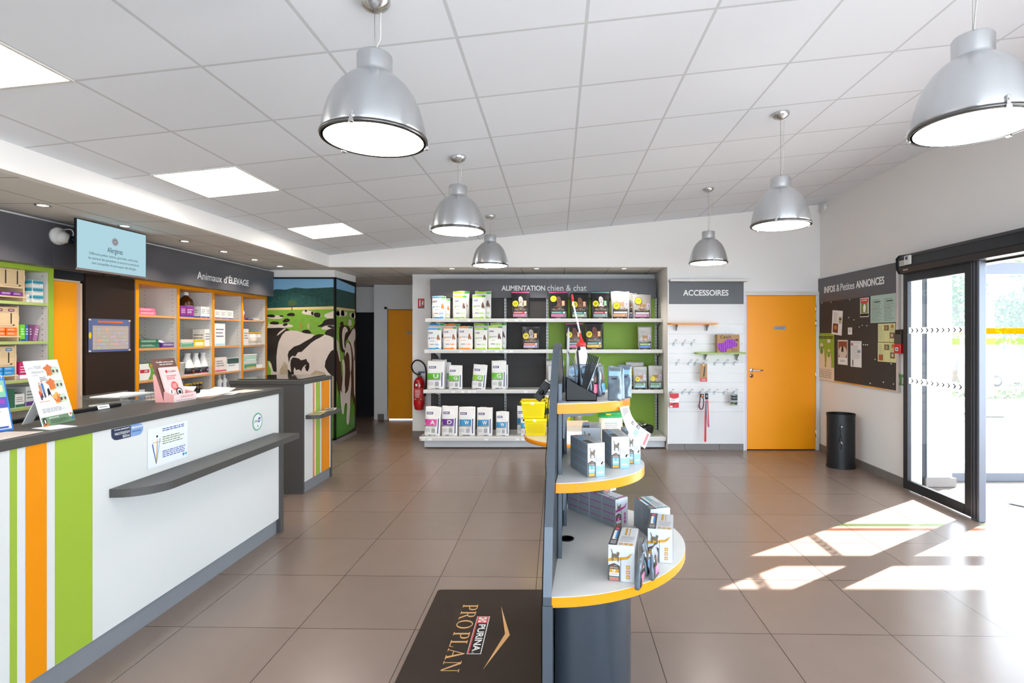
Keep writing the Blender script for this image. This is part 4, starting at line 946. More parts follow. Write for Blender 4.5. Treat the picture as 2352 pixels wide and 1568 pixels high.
# ---- standees on the counter
def standee(P0, P1, H, lean, name, label, cat, paint, th=.004, thick=None, edge=PAPER, foot=None):
    """board with its foot from P0 to P1 (on the counter), leaning back by lean metres"""
    P0 = Vector(P0); P1 = Vector(P1); u = (P1-P0).normalized(); W = (P1-P0).length
    n0 = u.cross(Vector((0, 0, 1))).normalized()
    v = (Vector((0, 0, H)) - n0*lean).normalized(); L = math.hypot(H, lean)
    t_ = thing(name, label, cat, tuple((P0+P1)/2))
    M = frame(P0, u, v)
    b = MB(M); b.box(0, 0, -th, W, L, 0, edge, .0006); paint(b, W, L); b.build('board', t_)
    c = (P0+P1)/2; bk = c - n0*(lean+.09)
    b = MB(); q = P0+u*W*.35; r_ = P0+u*W*.65; hh = v*L*.6-n0*th
    b.add([q+hh, r_+hh, r_+hh*.02-n0*(lean+.05)+Vector((0, 0, .001)), q+hh*.02-n0*(lean+.05)+Vector((0, 0, .001)),
           q+hh-n0*.003, r_+hh-n0*.003, r_+hh*.02-n0*(lean+.053)+Vector((0, 0, .001)), q+hh*.02-n0*(lean+.053)+Vector((0, 0, .001))],
          [(0, 3, 2, 1), (4, 5, 6, 7), (0, 1, 5, 4), (1, 2, 6, 5), (2, 3, 7, 6), (3, 0, 4, 7)], edge); b.build('easel_back', t_)
    return t_, M, W, L
FR_MAP = [(.30, .02), (.45, .10), (.62, .04), (.68, .14), (.92, .10), (.88, .30), (.98, .42), (.88, .52), (.98, .74), (.78, .84), (.60, .98), (.50, .92), (.36, .80), (.22, .78), (.02, .66), (.18, .56), (.30, .42), (.28, .20)]
def tick_paint(b, W, L):
    f = .0007; O1 = col('#D9743A'); O2 = col('#EDB25A'); GP = col('#CBDDC6'); T = col('#8A8F94')
    b.rect(0, 0, W, L*.14, col('#6E8F6C'), f)
    b.text('TIQUES', W*.22, L*.865, W*.44, L*.92, T, f); b.text('LES PLUS', W*.06, L*.875, W*.2, L*.9, T, f); b.text('FRÉQUENTES', W*.12, L*.80, W*.48, L*.845, T, f); b.text('EN FRANCE', W*.12, L*.765, W*.3, L*.785, T, f)
    b.lines(W*.3, L*.68, W*.56, L*.75, 3, INK, f, fill=.4, seed=2)
    for k, (u, v, c) in enumerate(((.46, .74, O1), (.42, .52, O1), (.48, .30, O2))):
        s = .30*W; b.poly([(W*u+x*s, L*v+y*s) for x, y in FR_MAP], c, f)
        b.poly([(W*u+.35*s, L*v+.1*s), (W*u+.6*s, L*v+.12*s), (W*u+.85*s, L*v+.2*s), (W*u+.6*s, L*v+.0*s)] if k < 2 else [(W*u+.1*s, L*v+.55*s), (W*u+.5*s, L*v+.35*s), (W*u+.6*s, L*v+.8*s), (W*u+.85*s, L*v+.5*s), (W*u+.7*s, L*v+.15*s), (W*u+.35*s, L*v+.2*s)], O2 if k < 2 else O1, f*1.6)
        for j in (0, 1):
            u0 = W*(.76+j*.12); v0 = L*(v+.045)
            b.poly([(u0+p[0]-.012, v0+p[1]-.006) for p in rounded(.023, .034, .004)], GP, f); b.disc(u0, v0+.01, .005, col('#5A2E22'), f*2, 14, .0075)
            for a in (-1, 0, 1):
                b.rect(u0-.009, v0+.010+a*.005, u0+.009, v0+.011+a*.005, BLACK, f*1.8)
        b.lines(W*.72, L*(v+.135), W*.96, L*(v+.15), 1, GRI, f, seed=k)
    # family with a dog
    sk = col('#D9A98C')
    for u, v, h, c1 in ((.20, .50, .2, '#C98A6A'), (.28, .50, .23, '#3F78B4'), (.16, .47, .10, '#D8483A')):
        b.poly([(W*u, L*v), (W*(u+.06), L*v), (W*(u+.065), L*(v+h*.6)), (W*(u+.03), L*(v+h*.7)), (W*(u-.005), L*(v+h*.6))], col(c1), f*1.2); b.disc(W*(u+.03), L*(v+h*.76), .005, sk, f*2, 12); b.rect(W*(u+.005), L*(v-.07), W*(u+.055), L*v, col('#4A3F55'), f)
    b.poly([(W*.40, L*.44), (W*.42, L*.55), (W*.47, L*.57), (W*.49, L*.50), (W*.50, L*.43), (W*.46, L*.47), (W*.43, L*.46)], BLACK, f)
    b.lines(W*.1, L*.36, W*.42, L*.385, 1, O1, f); b.lines(W*.1, L*.20, W*.9, L*.27, 4, INK, f, fill=.35, seed=6)
    b.text('BON À SAVOIR', W*.22, L*.105, W*.52, L*.13, PAPER, f*2, bold=True); b.lines(W*.24, L*.03, W*.8, L*.09, 4, BLACK, f*1.8, seed=9)
    b.disc(W*.09, L*.03, .014, O1, f*2, 20); b.disc(W*.08, L*.08, .01, BLACK, f*2.4, 16, .016); b.disc(W*.08, L*.075, .004, PAPER, f*3, 12, .010); b.disc(W*.88, L*.12, .012, PAPER, f*2, 16); b.disc(W*.89, L*.125, .006, col('#D8564A'), f*3, 12); b.rect(W*.9, L*.045, W*.98, L*.065, col('#2C5FC0'), f*2)
standee((-2.226, 2.317, TOPZ+.001), (-2.264, 2.513, TOPZ+.001), .287, .075, 'tick_poster_stand', 'white standing card with three orange maps of France and ticks, left end of the counter', 'display card', tick_paint)
def cal_paint(b, W, L):
    f = .0007
    b.rect(0, 0, W, L, col('#2E78C8'), f); b.rect(.006, .008, W-.006, L*.93, PAPER, f*1.5); b.rect(.006, L*.42, W-.006, L*.93, col('#7DB89A'), f*2)
    b.rect(.01, L*.42, W-.006, L*.62, col('#4F4FA8'), f*2.5); b.rect(W*.6, L*.50, W*.93, L*.58, col('#8E3FA0'), f*3); b.rect(W*.3, L*.52, W*.6, L*.60, col('#C8865A'), f*3); b.rect(W*.7, L*.72, W*.93, L*.84, col('#E2DCA0'), f*3); b.rect(W*.45, L*.70, W*.66, L*.90, col('#A9CFA8'), f*3); b.rect(W*.5, L*.78, W*.62, L*.86, col('#E09A5A'), f*4)
    b.lines(W*.1, L*.16, W*.9, L*.38, 5, INK, f*2.5, seed=4); b.rect(W*.62, L*.05, W*.92, L*.085, col('#2E4E9E'), f*3)
t_, M, W, L = standee((-2.33, 2.06, TOPZ+.001), (-2.30, 2.262, TOPZ+.001), .225, .05, 'desk_calendar', 'blue edged standing spiral calendar at the left frame edge of the counter', 'calendar', cal_paint, edge=col('#2E78C8'))
b = MB(M)
for k in range(12):
    u = .01+k*.0165; b.tube([(u, L+.008*math.sin(a)-.002, -.002+.008*math.cos(a)) for a in [i*math.tau/10 for i in range(11)]], .0012, PAPER, 5)
b.build('spiral_binding', t_)
# Goodflair leaflet dispenser
t_ = thing('leaflet_holder', 'brown and pink cardboard leaflet holder for dog truffle cover leaflets on the counter', 'leaflet holder', (-2.31, 3.27, TOPZ+.001))
z0 = TOPZ+.001; BR = mat('card_fur_brown', '#6E4A40', .6, var=.25, vscale=60); PKC = mat('card_pink', '#E7A7A2', .55)
M = frame((-2.335, 3.175, z0), (0.03, 1, 0), (-.30, 0, 1)); W = .185
b = MB(M); b.box(0, 0, -.004, W, .27, 0, BR, .001); b.text('Goodflair ramène sa truffe', .03, .243, .165, .252, PAPER, .0008, bold=True); b.text('chez votre vétérinaire !', .05, .228, .155, .237, PAPER, .0008, bold=True); b.build('back_board', t_)
b = MB(); b.prism([(-2.335, z0), (-2.384, z0+.160), (-2.40, z0+.160), (-2.385, z0)], 3.172, 3.176, PKC, axis='y'); b.build('side_wing', t_)
b = MB(); b.prism([(-2.275, z0), (-2.275, z0+.045), (-2.335, z0+.065), (-2.335, z0)], 3.172, 3.176, PKC, axis='y'); b.prism([(-2.27, z0), (-2.27, z0+.045), (-2.335, z0+.06), (-2.335, z0)], 3.356, 3.36, PKC, axis='y')
b.M = frame((-2.275, 3.172, z0), (.03, 1, 0), (0, 0, 1)); b.box(0, 0, -.003, .188, .045, 0, mat('card_blush', '#F0D6D2', .55)); b.lines(.055, .022, .17, .036, 2, RED, .0008, seed=3); b.lines(.02, .006, .17, .012, 1, INK, .0008); b.M = Matrix(); b.build('pocket', t_)
lf = MB(frame((-2.318, 3.195, z0+.01), (0.03, 1, 0), (-.30, 0, 1))); lf.box(0, 0, -.012, .145, .205, 0, mat('leaflet_pink', '#F0C9C6', .5), .001)
lf.disc(.042, .178, .009, RED, .0008, 18); lf.text('Goodflair', .055, .171, .12, .185, INK, .0008); lf.lines(.03, .125, .12, .155, 3, RED, .0008, fill=.4, seed=4); lf.disc(.075, .085, .028, col('#DE5A56'), .0008, 28); lf.lines(.058, .07, .092, .10, 4, PAPER, .0012, ragged=.1)
lf.disc(.10, .045, .026, BLACK, .0012, 24); lf.disc(.10, .045, .019, PAPER, .0016, 20); lf.disc(.10, .043, .012, BLACK, .002, 16); lf.disc(.035, .05, .018, PAPER, .0012, 20); lf.poly([(.028, .04), (.04, .04), (.045, .06), (.035, .064)], col('#8A7468'), .0016)
tag(lf.build('leaflet'), 'stack of pink leaflets in the cardboard holder', 'leaflet')
# papers on the counter
def sheet(cx_, cy_, w, l, rot, z, m_, name, label, cat, th=.0012, curl=0.0, prints=None, group=None):
    b = MB(Matrix.Translation((cx_, cy_, z)) @ Matrix.Rotation(math.radians(rot), 4, 'Z'))
    n = 8; vs = []; 
    for s in (0, th):
        for j in range(n+1):
            for i in (0, 1): vs.append(((i-.5)*w, (j/n-.5)*l, s+curl*max(0, (j/n-.45))**2))
    k = 2*(n+1); fs = []
    for j in range(n):
        a = 2*j; fs += [(a, a+2, a+3, a+1), (k+a, k+a+1, k+a+3, k+a+2), (a, k+a, k+a+2, a+2), (a+1, a+3, k+a+3, k+a+1)]
    fs += [(0, 1, k+1, k), (2*n, k+2*n, k+2*n+1, 2*n+1)]
    b.add(vs, fs, m_)
    if prints and not curl: b.lines(-w*.42, -l*.42, w*.42, l*.42, 10, prints, th+.0004, fill=.25, seed=int(abs(rot)))
    return tag(b.build(name), label, cat, group)
CREAM = mat('paper_cream', '#EFE0CC', .7)
sheet(-2.24, 3.82, .15, .21, -8, TOPZ+.001, CREAM, 'paper_sheet', 'cream paper sheet lying nearest the far end of the counter top', 'paper', prints=None)
sheet(-2.27, 3.66, .15, .21, 14, TOPZ+.003, PAPER, 'paper_sheet', 'white paper sheet lying left of the cream one on the counter', 'paper')
sheet(-2.34, 3.56, .20, .28, -20, TOPZ+.005, PAPER, 'paper_sheet', 'curled white paper sheet rising from the heap on the counter', 'paper', curl=.12)
sheet(-2.29, 3.48, .15, .21, 6, TOPZ+.0005, mat('brochure_brown', '#A58E80', .4), 'brochure', 'glossy brown and red brochure at the bottom of the paper heap', 'brochure', th=.004, prints=RED)
sheet(-2.40, 3.72, .15, .21, 30, TOPZ+.001, PAPER, 'paper_sheet', 'white paper sheet at the back of the heap on the counter', 'paper', curl=.05)
sheet(-2.42, 3.40, .12, .18, -5, TOPZ+.001, PAPER, 'paper_sheet', 'folded white paper standing behind the leaflet holder', 'paper', curl=.22)
sheet(-2.20, 2.10, .15, .23, 3, TOPZ+.001, mat('paper_woodprint', '#D9CBC2', .5), 'paper_sheet', 'pale printed sheet lying in front of the blue edged calendar', 'paper', prints=col('#C4AEA4'))
sheet(-2.18, 2.32, .12, .10, -18, TOPZ+.001, PAPER, 'paper_sheet', 'small white sheet in front of the tick card', 'paper')
for k, (y, m_, lab) in enumerate(((3.08, BC, 'blue folder lying on the staff desk behind the counter'), (3.22, PAPER, 'white folder on the staff desk right of the blue one'), (3.40, mat('paper_lilac', '#CFC3D6', .6), 'lilac sheet on the staff desk near the leaflet holder'))):
    sheet(-2.74, y, .21, .29, 60-20*k, 1.031+.003*k, m_, 'folder', lab, 'folder', th=.003)
t_ = thing('letter_tray', 'clear plastic letter tray with papers on the staff desk behind the leaflet holder', 'tray', (-2.86, 3.55, 1.031))
CLR = film_mat('clear_plastic', '#E6EAEC', .14)
b = MB(); b.box(-2.99, 3.35, 1.045, -2.74, 3.72, 1.048, CLR); b.box(-2.99, 3.35, 1.10, -2.74, 3.72, 1.103, CLR); b.box(-2.99, 3.35, 1.031, -2.987, 3.72, 1.12, CLR); b.box(-2.743, 3.35, 1.031, -2.74, 3.72, 1.12, CLR); b.build('frame', t_)
sheet(-2.86, 3.53, .21, .29, 4, 1.104, PAPER, 'paper_sheet', 'white papers on the upper level of the clear letter tray', 'paper', th=.008)
sheet(-2.86, 3.53, .21, .29, -3, 1.049, PAPER, 'paper_sheet', 'white papers on the lower level of the clear letter tray', 'paper', th=.008)
# ================================================================== PET FOOD SHELVING in the recess
fs = thing('wall_shelving', 'long wall shelving with white shelves and ALIMENTATION chien & chat header', 'shelving', (-.2, 7.5, 0))
SXL, SXR, SB = -1.80, 1.40, 7.62
b = MB(); b.box(SXL, SB-.05, 2.03, -.14, SB+.005, 2.30, SLATE, .002); b.box(-.138, SB-.05, 2.03, SXR, SB+.005, 2.30, SLATE, .002); hdr = b.build('header_panel', fs)
b = MB(FRONT(0, SB-.0505, 0)); b.text('ALIMENTATION', wx(1152, 7.57), wz(667.5, 7.57), wx(1252, 7.57), wz(655.5, 7.57), PAPER, 0, bold=True, depth=.002); b.build('lettering', hdr)
b = MB(FRONT(0, SB-.0505, 0)); b.text('chien & chat', wx(1257, 7.57), wz(668, 7.57), wx(1347, 7.57), wz(654, 7.57), PAPER, 0, depth=.002); tag(b.build('lettering', hdr), 'thin lowercase lettering')
b = MB(); b.box(SXL, SB, 0.1, -.145, SB+.02, 2.03, ANTHB)
for z in (.42, .77, 1.05, 1.3, 1.55, 1.73): b.box(SXL, SB-.001, z, -.145, SB, z+.002, BLACK)
b.build('back_panel', fs)
b = MB(); b.box(-.14, SB, .1, SXR, SB+.02, 2.03, GREENP); 
for z in (.77, 1.05, 1.3, 1.73): b.box(-.14, SB-.001, z, SXR, SB, z+.0015, mat('green_joint', '#5E7F22', .5))
tag(b.build('back_panel', fs), 'green back panel')
for x in (wx(1010, SB), wx(1161, SB), wx(1257, SB), wx(1506, SB)):
    b = MB(); b.box(x-.014, SB-.02, .12, x+.014, SB, 2.03, GREYM)
    for k in range(44): b.box(x-.005, SB-.0206, .16+k*.043, x+.005, SB-.0195, .16+k*.043+.024, BLACK)
    b.build('upright', fs)
SHF = [(1.726, 7.30), (1.305, 7.25), (.767, 7.20)]
LIPG = mat('price_rail', '#D5D2CE', .35)
for z, yf in SHF:
    b = MB(); b.box(SXL+.02, yf, z-.03, SXR+.02, SB-.02, z-.002, WHITEM, .003)
    b.box(SXL, yf-.02, z-.045, SXR+.025, yf+.0, z+.004, WHITEM, .004)
    b.box(SXL-.0, yf-.0, z-.045, SXL+.03, SB-.15, z+.0, WHITEM, .01); s_ = b.build('shelf', fs)
    b = MB(); b.box(SXL+.06, yf-.024, z-.042, SXR+.02, yf-.0195, z-.006, LIPG)
    rd = random.Random(int(z*100))
    for k in range(5):
        x = SXL+.12+rd.random()*1.3; b.box(x, yf-.0255, z-.036, x+.045, yf-.0235, z-.012, PAPER)
    b.build('price_rail', s_)
    for x in (wx(1010, SB), wx(1161, SB), wx(1257, SB), wx(1506, SB)):
        b = MB(); b.prism([(yf+.03, z-.032), (SB-.02, z-.032), (SB-.02, z-.12)], x-.002, x+.002, WHITEM, axis='x'); b.build('bracket', s_)
b = MB(); yf = 7.06; ze = .16
b.box(SXL-.01, yf, ze-.035, SXR+.03, SB, ze-.001, WHITEM, .004); b.box(SXL+.01, yf-.02, ze-.05, SXR+.03, yf, ze+.003, WHITEM, .004); b.lathe([(.0, ze-.05), (.05, ze-.05), (.05, ze), (0, ze)], WHITEM, 24, (SXL+.02, yf+.03, 0)); b.box(SXL-.03, yf+.03, ze-.05, SXL+.02, SB-.1, ze, WHITEM, .005); s_ = b.build('shelf', fs)
b = MB(); b.box(SXL+.06, yf-.024, ze-.047, SXR+.028, yf-.0195, ze-.006, LIPG)
for x in (-1.7, -.96, -.55, -.47): b.box(x, yf-.0255, ze-.042, x+.05, yf-.0235, ze-.014, PAPER)
b.build('price_rail', s_)
b = MB(); b.box(SXL+.03, 7.10, .012, SXR+.03, 7.55, .11, mat('plinth_grey', '#C4C4C6', .35), .01); b.build('plinth', fs)

# ---- bags
class Bag:
    def __init__(s, M, w, h, d, body, seed=0, topw=1.0, wr=.0025, fold=.84):
        s.w, s.h, s.d, s.seed, s.wr, s.topw, s.fold = w, h, d, seed, wr, topw, fold
        s.mb = MB(M); s.body = body
        rd = random.Random(seed); s.ph = [rd.random()*6 for _ in range(6)]
        n, R_ = 32, 18; vs = []; fs_ = []
        for j in range(R_+1):
            z = h*j/R_; a, b = s.ab(z)
            for i in range(n):
                t = math.tau*i/n; c, si = math.cos(t), math.sin(t)
                x = a*math.copysign(abs(c)**.45, c); y = b*math.copysign(abs(si)**.45, si)
                q = s.wrk(x, z)*(1 if j > 0 else 0)
                zz = z + (rd.random()-.5)*.004*(j == R_)
                if j == R_: zz += s.h*.012*math.sin(x/s.w*7+s.ph[0])
                vs.append((x, y + (q if y < 0 else -q*.7), zz))
        for j in range(R_):
            for i in range(n):
                k = (i+1) % n; fs_.append((j*n+i, j*n+k, (j+1)*n+k, (j+1)*n+i))
        fs_.append(tuple(range(n))[::-1]); fs_.append(tuple(R_*n+i for i in range(n)))
        s.mb.add(vs, fs_, body, True)
        s.mb.warp = lambda p: (p.x, s.front(p.x, p.y)-p.z*1.35, p.y)
    def ab(s, z):
        t = z/s.h; a = s.w/2*(1-.05*math.sin(min(1, t/.12)*math.pi)*.6)*(1+(s.topw-1)*t)
        if t < s.fold: b = s.d/2*(1-.75*(t/s.fold)**2.4)
        else: b = s.d/2*.25*max(0.0, 1-(t-s.fold)/(1-s.fold))**.7
        if t < .04: b *= .92
        return a, max(b, .003)
    def wrk(s, x, z):
        u = x/s.w*6; v = z/s.h*9
        return s.wr*(math.sin(u*1.3+v*.9+s.ph[1])+.7*math.sin(-u*2.1+v*1.4+s.ph[2])+.5*math.sin(u*.6+v*2.3+s.ph[3]))
    def front(s, x, z):
        a, b = s.ab(z); q = min(.985, abs(x)/a)
        return -b*(1-q**4.44)**(1/4.44) + s.wrk(x, z)
    # prints in fractions of the bag
    def rect(s, u0, v0, u1, v1, m, off=.0016):
        s.mb.rect((u0-.5)*s.w, v0*s.h, (u1-.5)*s.w, v1*s.h, m, off, 8, max(2, int(12*(v1-v0))+1)); return s
    def poly(s, pts, m, off=.0026): s.mb.poly([((u-.5)*s.w, v*s.h) for u, v in pts], m, off); return s
    def disc(s, u, v, r, m, off=.003, rv=None): s.mb.disc((u-.5)*s.w, v*s.h, r*s.w, m, off, 20, (rv*s.w if rv else None)); return s
    def text(s, t, u0, v0, u1, v1, m, off=.0035, bold=False): s.mb.text(t, (u0-.5)*s.w, v0*s.h, (u1-.5)*s.w, v1*s.h, m, off, bold); return s
    def lines(s, u0, v0, u1, v1, n, m, off=.0028, fill=.4, seed=1): s.mb.lines((u0-.5)*s.w, v0*s.h, (u1-.5)*s.w, v1*s.h, n, m, off, fill, seed=seed); return s

BAGW = mat('bag_white_film', '#E9E6E2', .28, spec=.6); BAGK = mat('bag_black_film', '#18181B', .28, spec=.6); BAGS = mat('bag_silver_film', '#A9A7A5', .35, metal=.25); BAGL = mat('bag_light_silver', '#BDBCBE', .3, metal=.2)
VN = col('#27246A', .35); CB = {'blue': ('#2B95D6', '#3FA64A'), 'lime': ('#9CCB1E', '#3F9E3C'), 'orange': ('#F58A1E', '#4FA64A')}
def vet_bag(M, w, h, d, c, seed, animal='dog'):
    g = Bag(M, w, h, d, BAGW, seed); c1, c2 = (col(x, .35) for x in CB[c])
    g.rect(.02, .915, .70, .985, c1); g.rect(.70, .905, .98, .985, c2); g.rect(.03, .015, .97, .075, c1); g.poly([(.03, .075), (.6, .075), (.72, .10), (.97, .10), (.97, .075)], c1, .002)
    g.rect(.10, .74, .38, .80, VN, .003); g.lines(.13, .75, .35, .79, 1, PAPER, .0036, .6)
    g.poly([(.08, .50), (.15, .57), (.2, .53), (.14, .47)], c1); g.text('HPM', .18, .51, .58, .555, BLACK)
    an = {'dog': '#6A4A3A', 'cat': '#D07A3A', 'pup': '#A0623C'}[animal]; ac = col(an, .5)
    g.poly([(.70, .46), (.69, .55), (.73, .64), (.72, .68), (.77, .66), (.82, .69), (.83, .62), (.88, .55), (.92, .45), (.84, .43), (.80, .50), (.77, .43)], ac); g.disc(.775, .64, .045, ac, .0032)
    g.lines(.22, .37, .52, .42, 2, c1); g.lines(.22, .22, .5, .26, 1, INK, fill=.8); g.lines(.55, .19, .9, .27, 2, c1, fill=.5)
    g.disc(.88, .085, .05, PAPER, .0035)
    return g
def diet_bag(M, w, h, d, c, letter, seed, topw=1.0):
    g = Bag(M, w, h, d, BAGW, seed, topw=topw, wr=.0026); c1 = col(c, .3)
    g.rect(.10, .74, .50, .815, VN, .003); g.lines(.14, .755, .46, .80, 1, PAPER, .0036, .6)
    g.rect(.02, .37, .78, .575, c1, .002); g.text(letter, .38, .405, .66, .54, PAPER, .0065, True); g.rect(.70, .39, .76, .56, c1, .003)
    g.rect(.84, .10, .90, .60, VN, .003); g.rect(.28, .025, .72, .05, VN, .003); g.rect(.02, .335, .78, .365, mat('band_taupe', '#8C8680', .4), .0022); g.rect(.04, .335, .10, .362, VN, .003)
    g.rect(.48, .12, .70, .27, mat('print_greyphoto', '#A8A6A4', .5), .002); g.lines(.06, .14, .4, .27, 4, INK, fill=.25); g.text('CAT' if seed % 2 else 'DOG', .52, .29, .7, .32, INK)
    return g
def pro_bag(M, w, h, d, seed, top, s1, s2, animal='#7A5A44', tag_c='#E59A6A', disc_v=.56, topcol=None):
    g = Bag(M, w, h, d, BAGK, seed, wr=.0016, topw=1.0)
    if top: g.rect(.01, .96, .99, .995, col(top, .35))
    g.poly([(.42, .80), (.52, .84), (.62, .78), (.66, .66), (.62, .52), (.72, .46), (.38, .46), (.46, .58), (.40, .70)], col(animal, .5), .0022); g.disc(.50, .70, .02, BLACK, .003); g.disc(.585, .70, .02, BLACK, .003); g.disc(.545, .62, .03, BLACK, .003)
    g.disc(.24, disc_v, .18, BLACK, .003); g.disc(.24, disc_v, .165, col('#E8D42A', .35), .0036); g.text('OFFRE', .15, disc_v+.01, .33, disc_v+.04, BLACK, .0042, True); g.text('KIT', .18, disc_v-.045, .30, disc_v-.005, BLACK, .0042, True)
    g.rect(.68, .48, .84, .67, col(tag_c, .4), .003); g.disc(.76, .62, .04, PAPER, .0038); g.lines(.70, .50, .82, .58, 2, PAPER, .0036, .5)
    g.poly([(.02, .41), (.35, .45), (.5, .47), (.65, .45), (.98, .41), (.98, .40), (.65, .438), (.5, .458), (.35, .438), (.02, .40)], col('#9A7E52', .4), .003)
    pro_foot(g, s1, s2); return g
def pro_foot(g, s1, s2, v=0.0):
    g.rect(.42, .385, .48, .41, RED, .0034); g.text('PURINA', .49, .388, .66, .408, PAPER, .0036, True)
    g.text('PRO PLAN', .20, .315, .80, .375, col('#CBA878', .4), .0038)
    g.rect(.14, .20, .86, .265, col(s1, .4), .003); g.lines(.16, .215, .66, .25, 1, PAPER, .0036, .5); g.rect(.75, .205, .85, .26, PAPER, .0035); g.rect(.12, .08, .86, .18, col(s2, .4), .003); g.disc(.78, .125, .045, INK, .0036, .03); g.lines(.16, .10, .6, .16, 2, INK, .0036, .2)
    g.rect(.38, .02, .62, .035, col('#CBA878', .4), .003); return g
def cat_bag(M, w, h, d, seed, s1, s2, tone=None, disc_v=.50, big=False):
    g = Bag(M, w, h, d, tone or BAGS, seed, wr=.0016); K = BAGK
    g.rect(.0, .0, 1.0, .36, K, .0016); g.poly([(.02, .355), (.98, .355), (.72, .40), (.5, .42), (.28, .40)], K, .003)
    fur = col('#B08A66', .6); F2 = col('#E9D9C8', .6)
    g.poly([(.34, .44), (.30, .58), (.29, .70), (.40, .60), (.60, .60), (.71, .70), (.70, .58), (.68, .44)], fur, .0032); g.poly([(.31, .66), (.335, .60), (.38, .60)], F2, .004); g.poly([(.69, .66), (.665, .60), (.62, .60)], F2, .004)
    for u in (.43, .57): g.disc(u, .53, .03, col('#5E6A2E', .3), .004); g.disc(u, .53, .013, BLACK, .0045)
    g.disc(.5, .47, .02, col('#C87A6A'), .0042); g.poly([(.42, .42), (.58, .42), (.55, .47), (.45, .47)], F2, .004)
    for u in (.40, .5, .6): g.rect(u-.008, .57, u+.008, .61, BLACK, .0042)
    if disc_v: g.disc(.30, disc_v-.05, .20, BLACK, .0048); g.disc(.30, disc_v-.05, .18, col('#E8D42A', .35), .0054); g.text('OFFRE', .2, disc_v-.04, .4, disc_v-.01, BLACK, .006, True); g.text('KIT', .23, disc_v-.09, .37, disc_v-.055, BLACK, .006, True)
    g.rect(.76, .50, .90, .62, col('#D8C6D8', .4), .003); g.disc(.83, .54, .04, col('#7A6AC0', .4), .0036)
    pro_foot(g, s1, s2); return g

def place_bag(kind, p0, p1, ptop, shelf, name_label, dy=0.0, rot=0, tilt=0, group=None, **kw):
    z, yf = shelf
    Y = yf+.07+dy; x0, x1 = wx(p0, Y), wx(p1, Y); w = x1-x0; h = wz(ptop, Y)-z; d = kw.pop('d', min(.13, w*.42))
    M = Matrix.Translation(((x0+x1)/2, Y+d/2-.03, z+.001)) @ Matrix.Rotation(math.radians(rot), 4, 'Z') @ Matrix.Rotation(math.radians(tilt), 4, 'Y')
    g = kind(M, w, h, d, **kw)
    return tag(g.mb.build('pet_food_bag'), name_label, 'pet food bag', group)
R1, R2, R3, R4 = (1.726, 7.30), (1.305, 7.25), (.767, 7.20), (.16, 7.06)
Gv = 'white dog and cat kibble bags'
place_bag(vet_bag, 992, 1024, 680, R1, 'white bag with blue top band and orange cat, leftmost on the top shelf', c='blue', seed=1, animal='cat', group=Gv)
place_bag(vet_bag, 1012, 1034, 686, R1, 'white bag with dark green top, tucked behind the leftmost top shelf bag', dy=.12, c='lime', seed=2, animal='cat', rot=12, group=Gv)
place_bag(vet_bag, 1040, 1078, 668, R1, 'large white bag with lime green top, behind a small lime one on the top shelf', dy=.12, c='lime', seed=3, group=Gv)
place_bag(vet_bag, 1042, 1072, 678, R1, 'small white bag with lime green top in front of a larger lime one, top shelf', c='lime', seed=4, group=Gv)
place_bag(vet_bag, 1085, 1116, 677, R1, 'small white bag with lime green top, third front bag on the top shelf', c='lime', seed=5, group=Gv)
place_bag(vet_bag, 1091, 1128, 669, R1, 'white bag with green top behind the third front bag on the top shelf', dy=.12, c='lime', seed=6, rot=6, group=Gv)
Gp = 'black dog kibble bags'
place_bag(pro_bag, 1174, 1216, 670, R1, 'black bag with pink top edge and red strip, in front of the dark grey panel', seed=7, top='#D84A86', s1='#B8283A', s2='#D88AA8', animal='#B8B4B0', group=Gp)
place_bag(pro_bag, 1261, 1304, 670, R1, 'black bag with pink top edge and teal strip, leftmost before the green panel', seed=8, top='#D84A86', s1='#168A80', s2='#C878A0', animal='#6A4A3A', disc_v=.74, group=Gp)
place_bag(pro_bag, 1310, 1352, 673, R1, 'black bag with black top edge, behind the bottle straw on the top shelf', seed=9, top=None, s1='#168A80', s2='#AFC7A6', animal='#8A5A3C', group=Gp)
place_bag(pro_bag, 1358, 1400, 670, R1, 'black bag with teal top edge and red strip on the top shelf', seed=10, top='#5E9A98', s1='#B01E3A', s2='#8CA8A6', animal='#C8C8CA', tag_c='#5FA86A', group=Gp)
Gc = 'silver cat kibble bags'
place_bag(cat_bag, 1403, 1446, 669, R1, 'light silver cat food bag with orange strip on the top shelf', seed=11, s1='#C9CCD0', s2='#E0A070', tone=BAGL, disc_v=.52, group=Gc)
place_bag(cat_bag, 1436, 1463, 673, R1, 'silver cat food bag half hidden between two others on the top shelf', dy=.12, seed=12, s1='#C9CCD0', s2='#B4A0D0', tone=BAGL, disc_v=None, group=Gc)
place_bag(cat_bag, 1453, 1496, 676, R1, 'silver cat food bag with pink strip, rightmost on the top shelf', seed=13, s1='#D4D4D6', s2='#D890B8', disc_v=.78, group=Gc)
place_bag(vet_bag, 985, 1022, 742, R2, 'white bag with blue and green top behind the leftmost one, second shelf', dy=.13, c='blue', seed=14, group=Gv)
place_bag(vet_bag, 982, 1014, 753, R2, 'white bag with blue foot, leftmost on the second shelf', c='blue', seed=15, animal='pup', group=Gv)
place_bag(vet_bag, 1023, 1057, 743, R2, 'white bag with orange top behind the first orange one, second shelf', dy=.13, c='orange', seed=16, animal='pup', group=Gv)
place_bag(vet_bag, 1018, 1049, 750, R2, 'white bag with orange top, left of the two front orange ones', c='orange', seed=17, animal='pup', group=Gv)
place_bag(vet_bag, 1053, 1086, 749, R2, 'white bag with orange top, right of the two front orange ones', c='orange', seed=18, animal='pup', group=Gv)
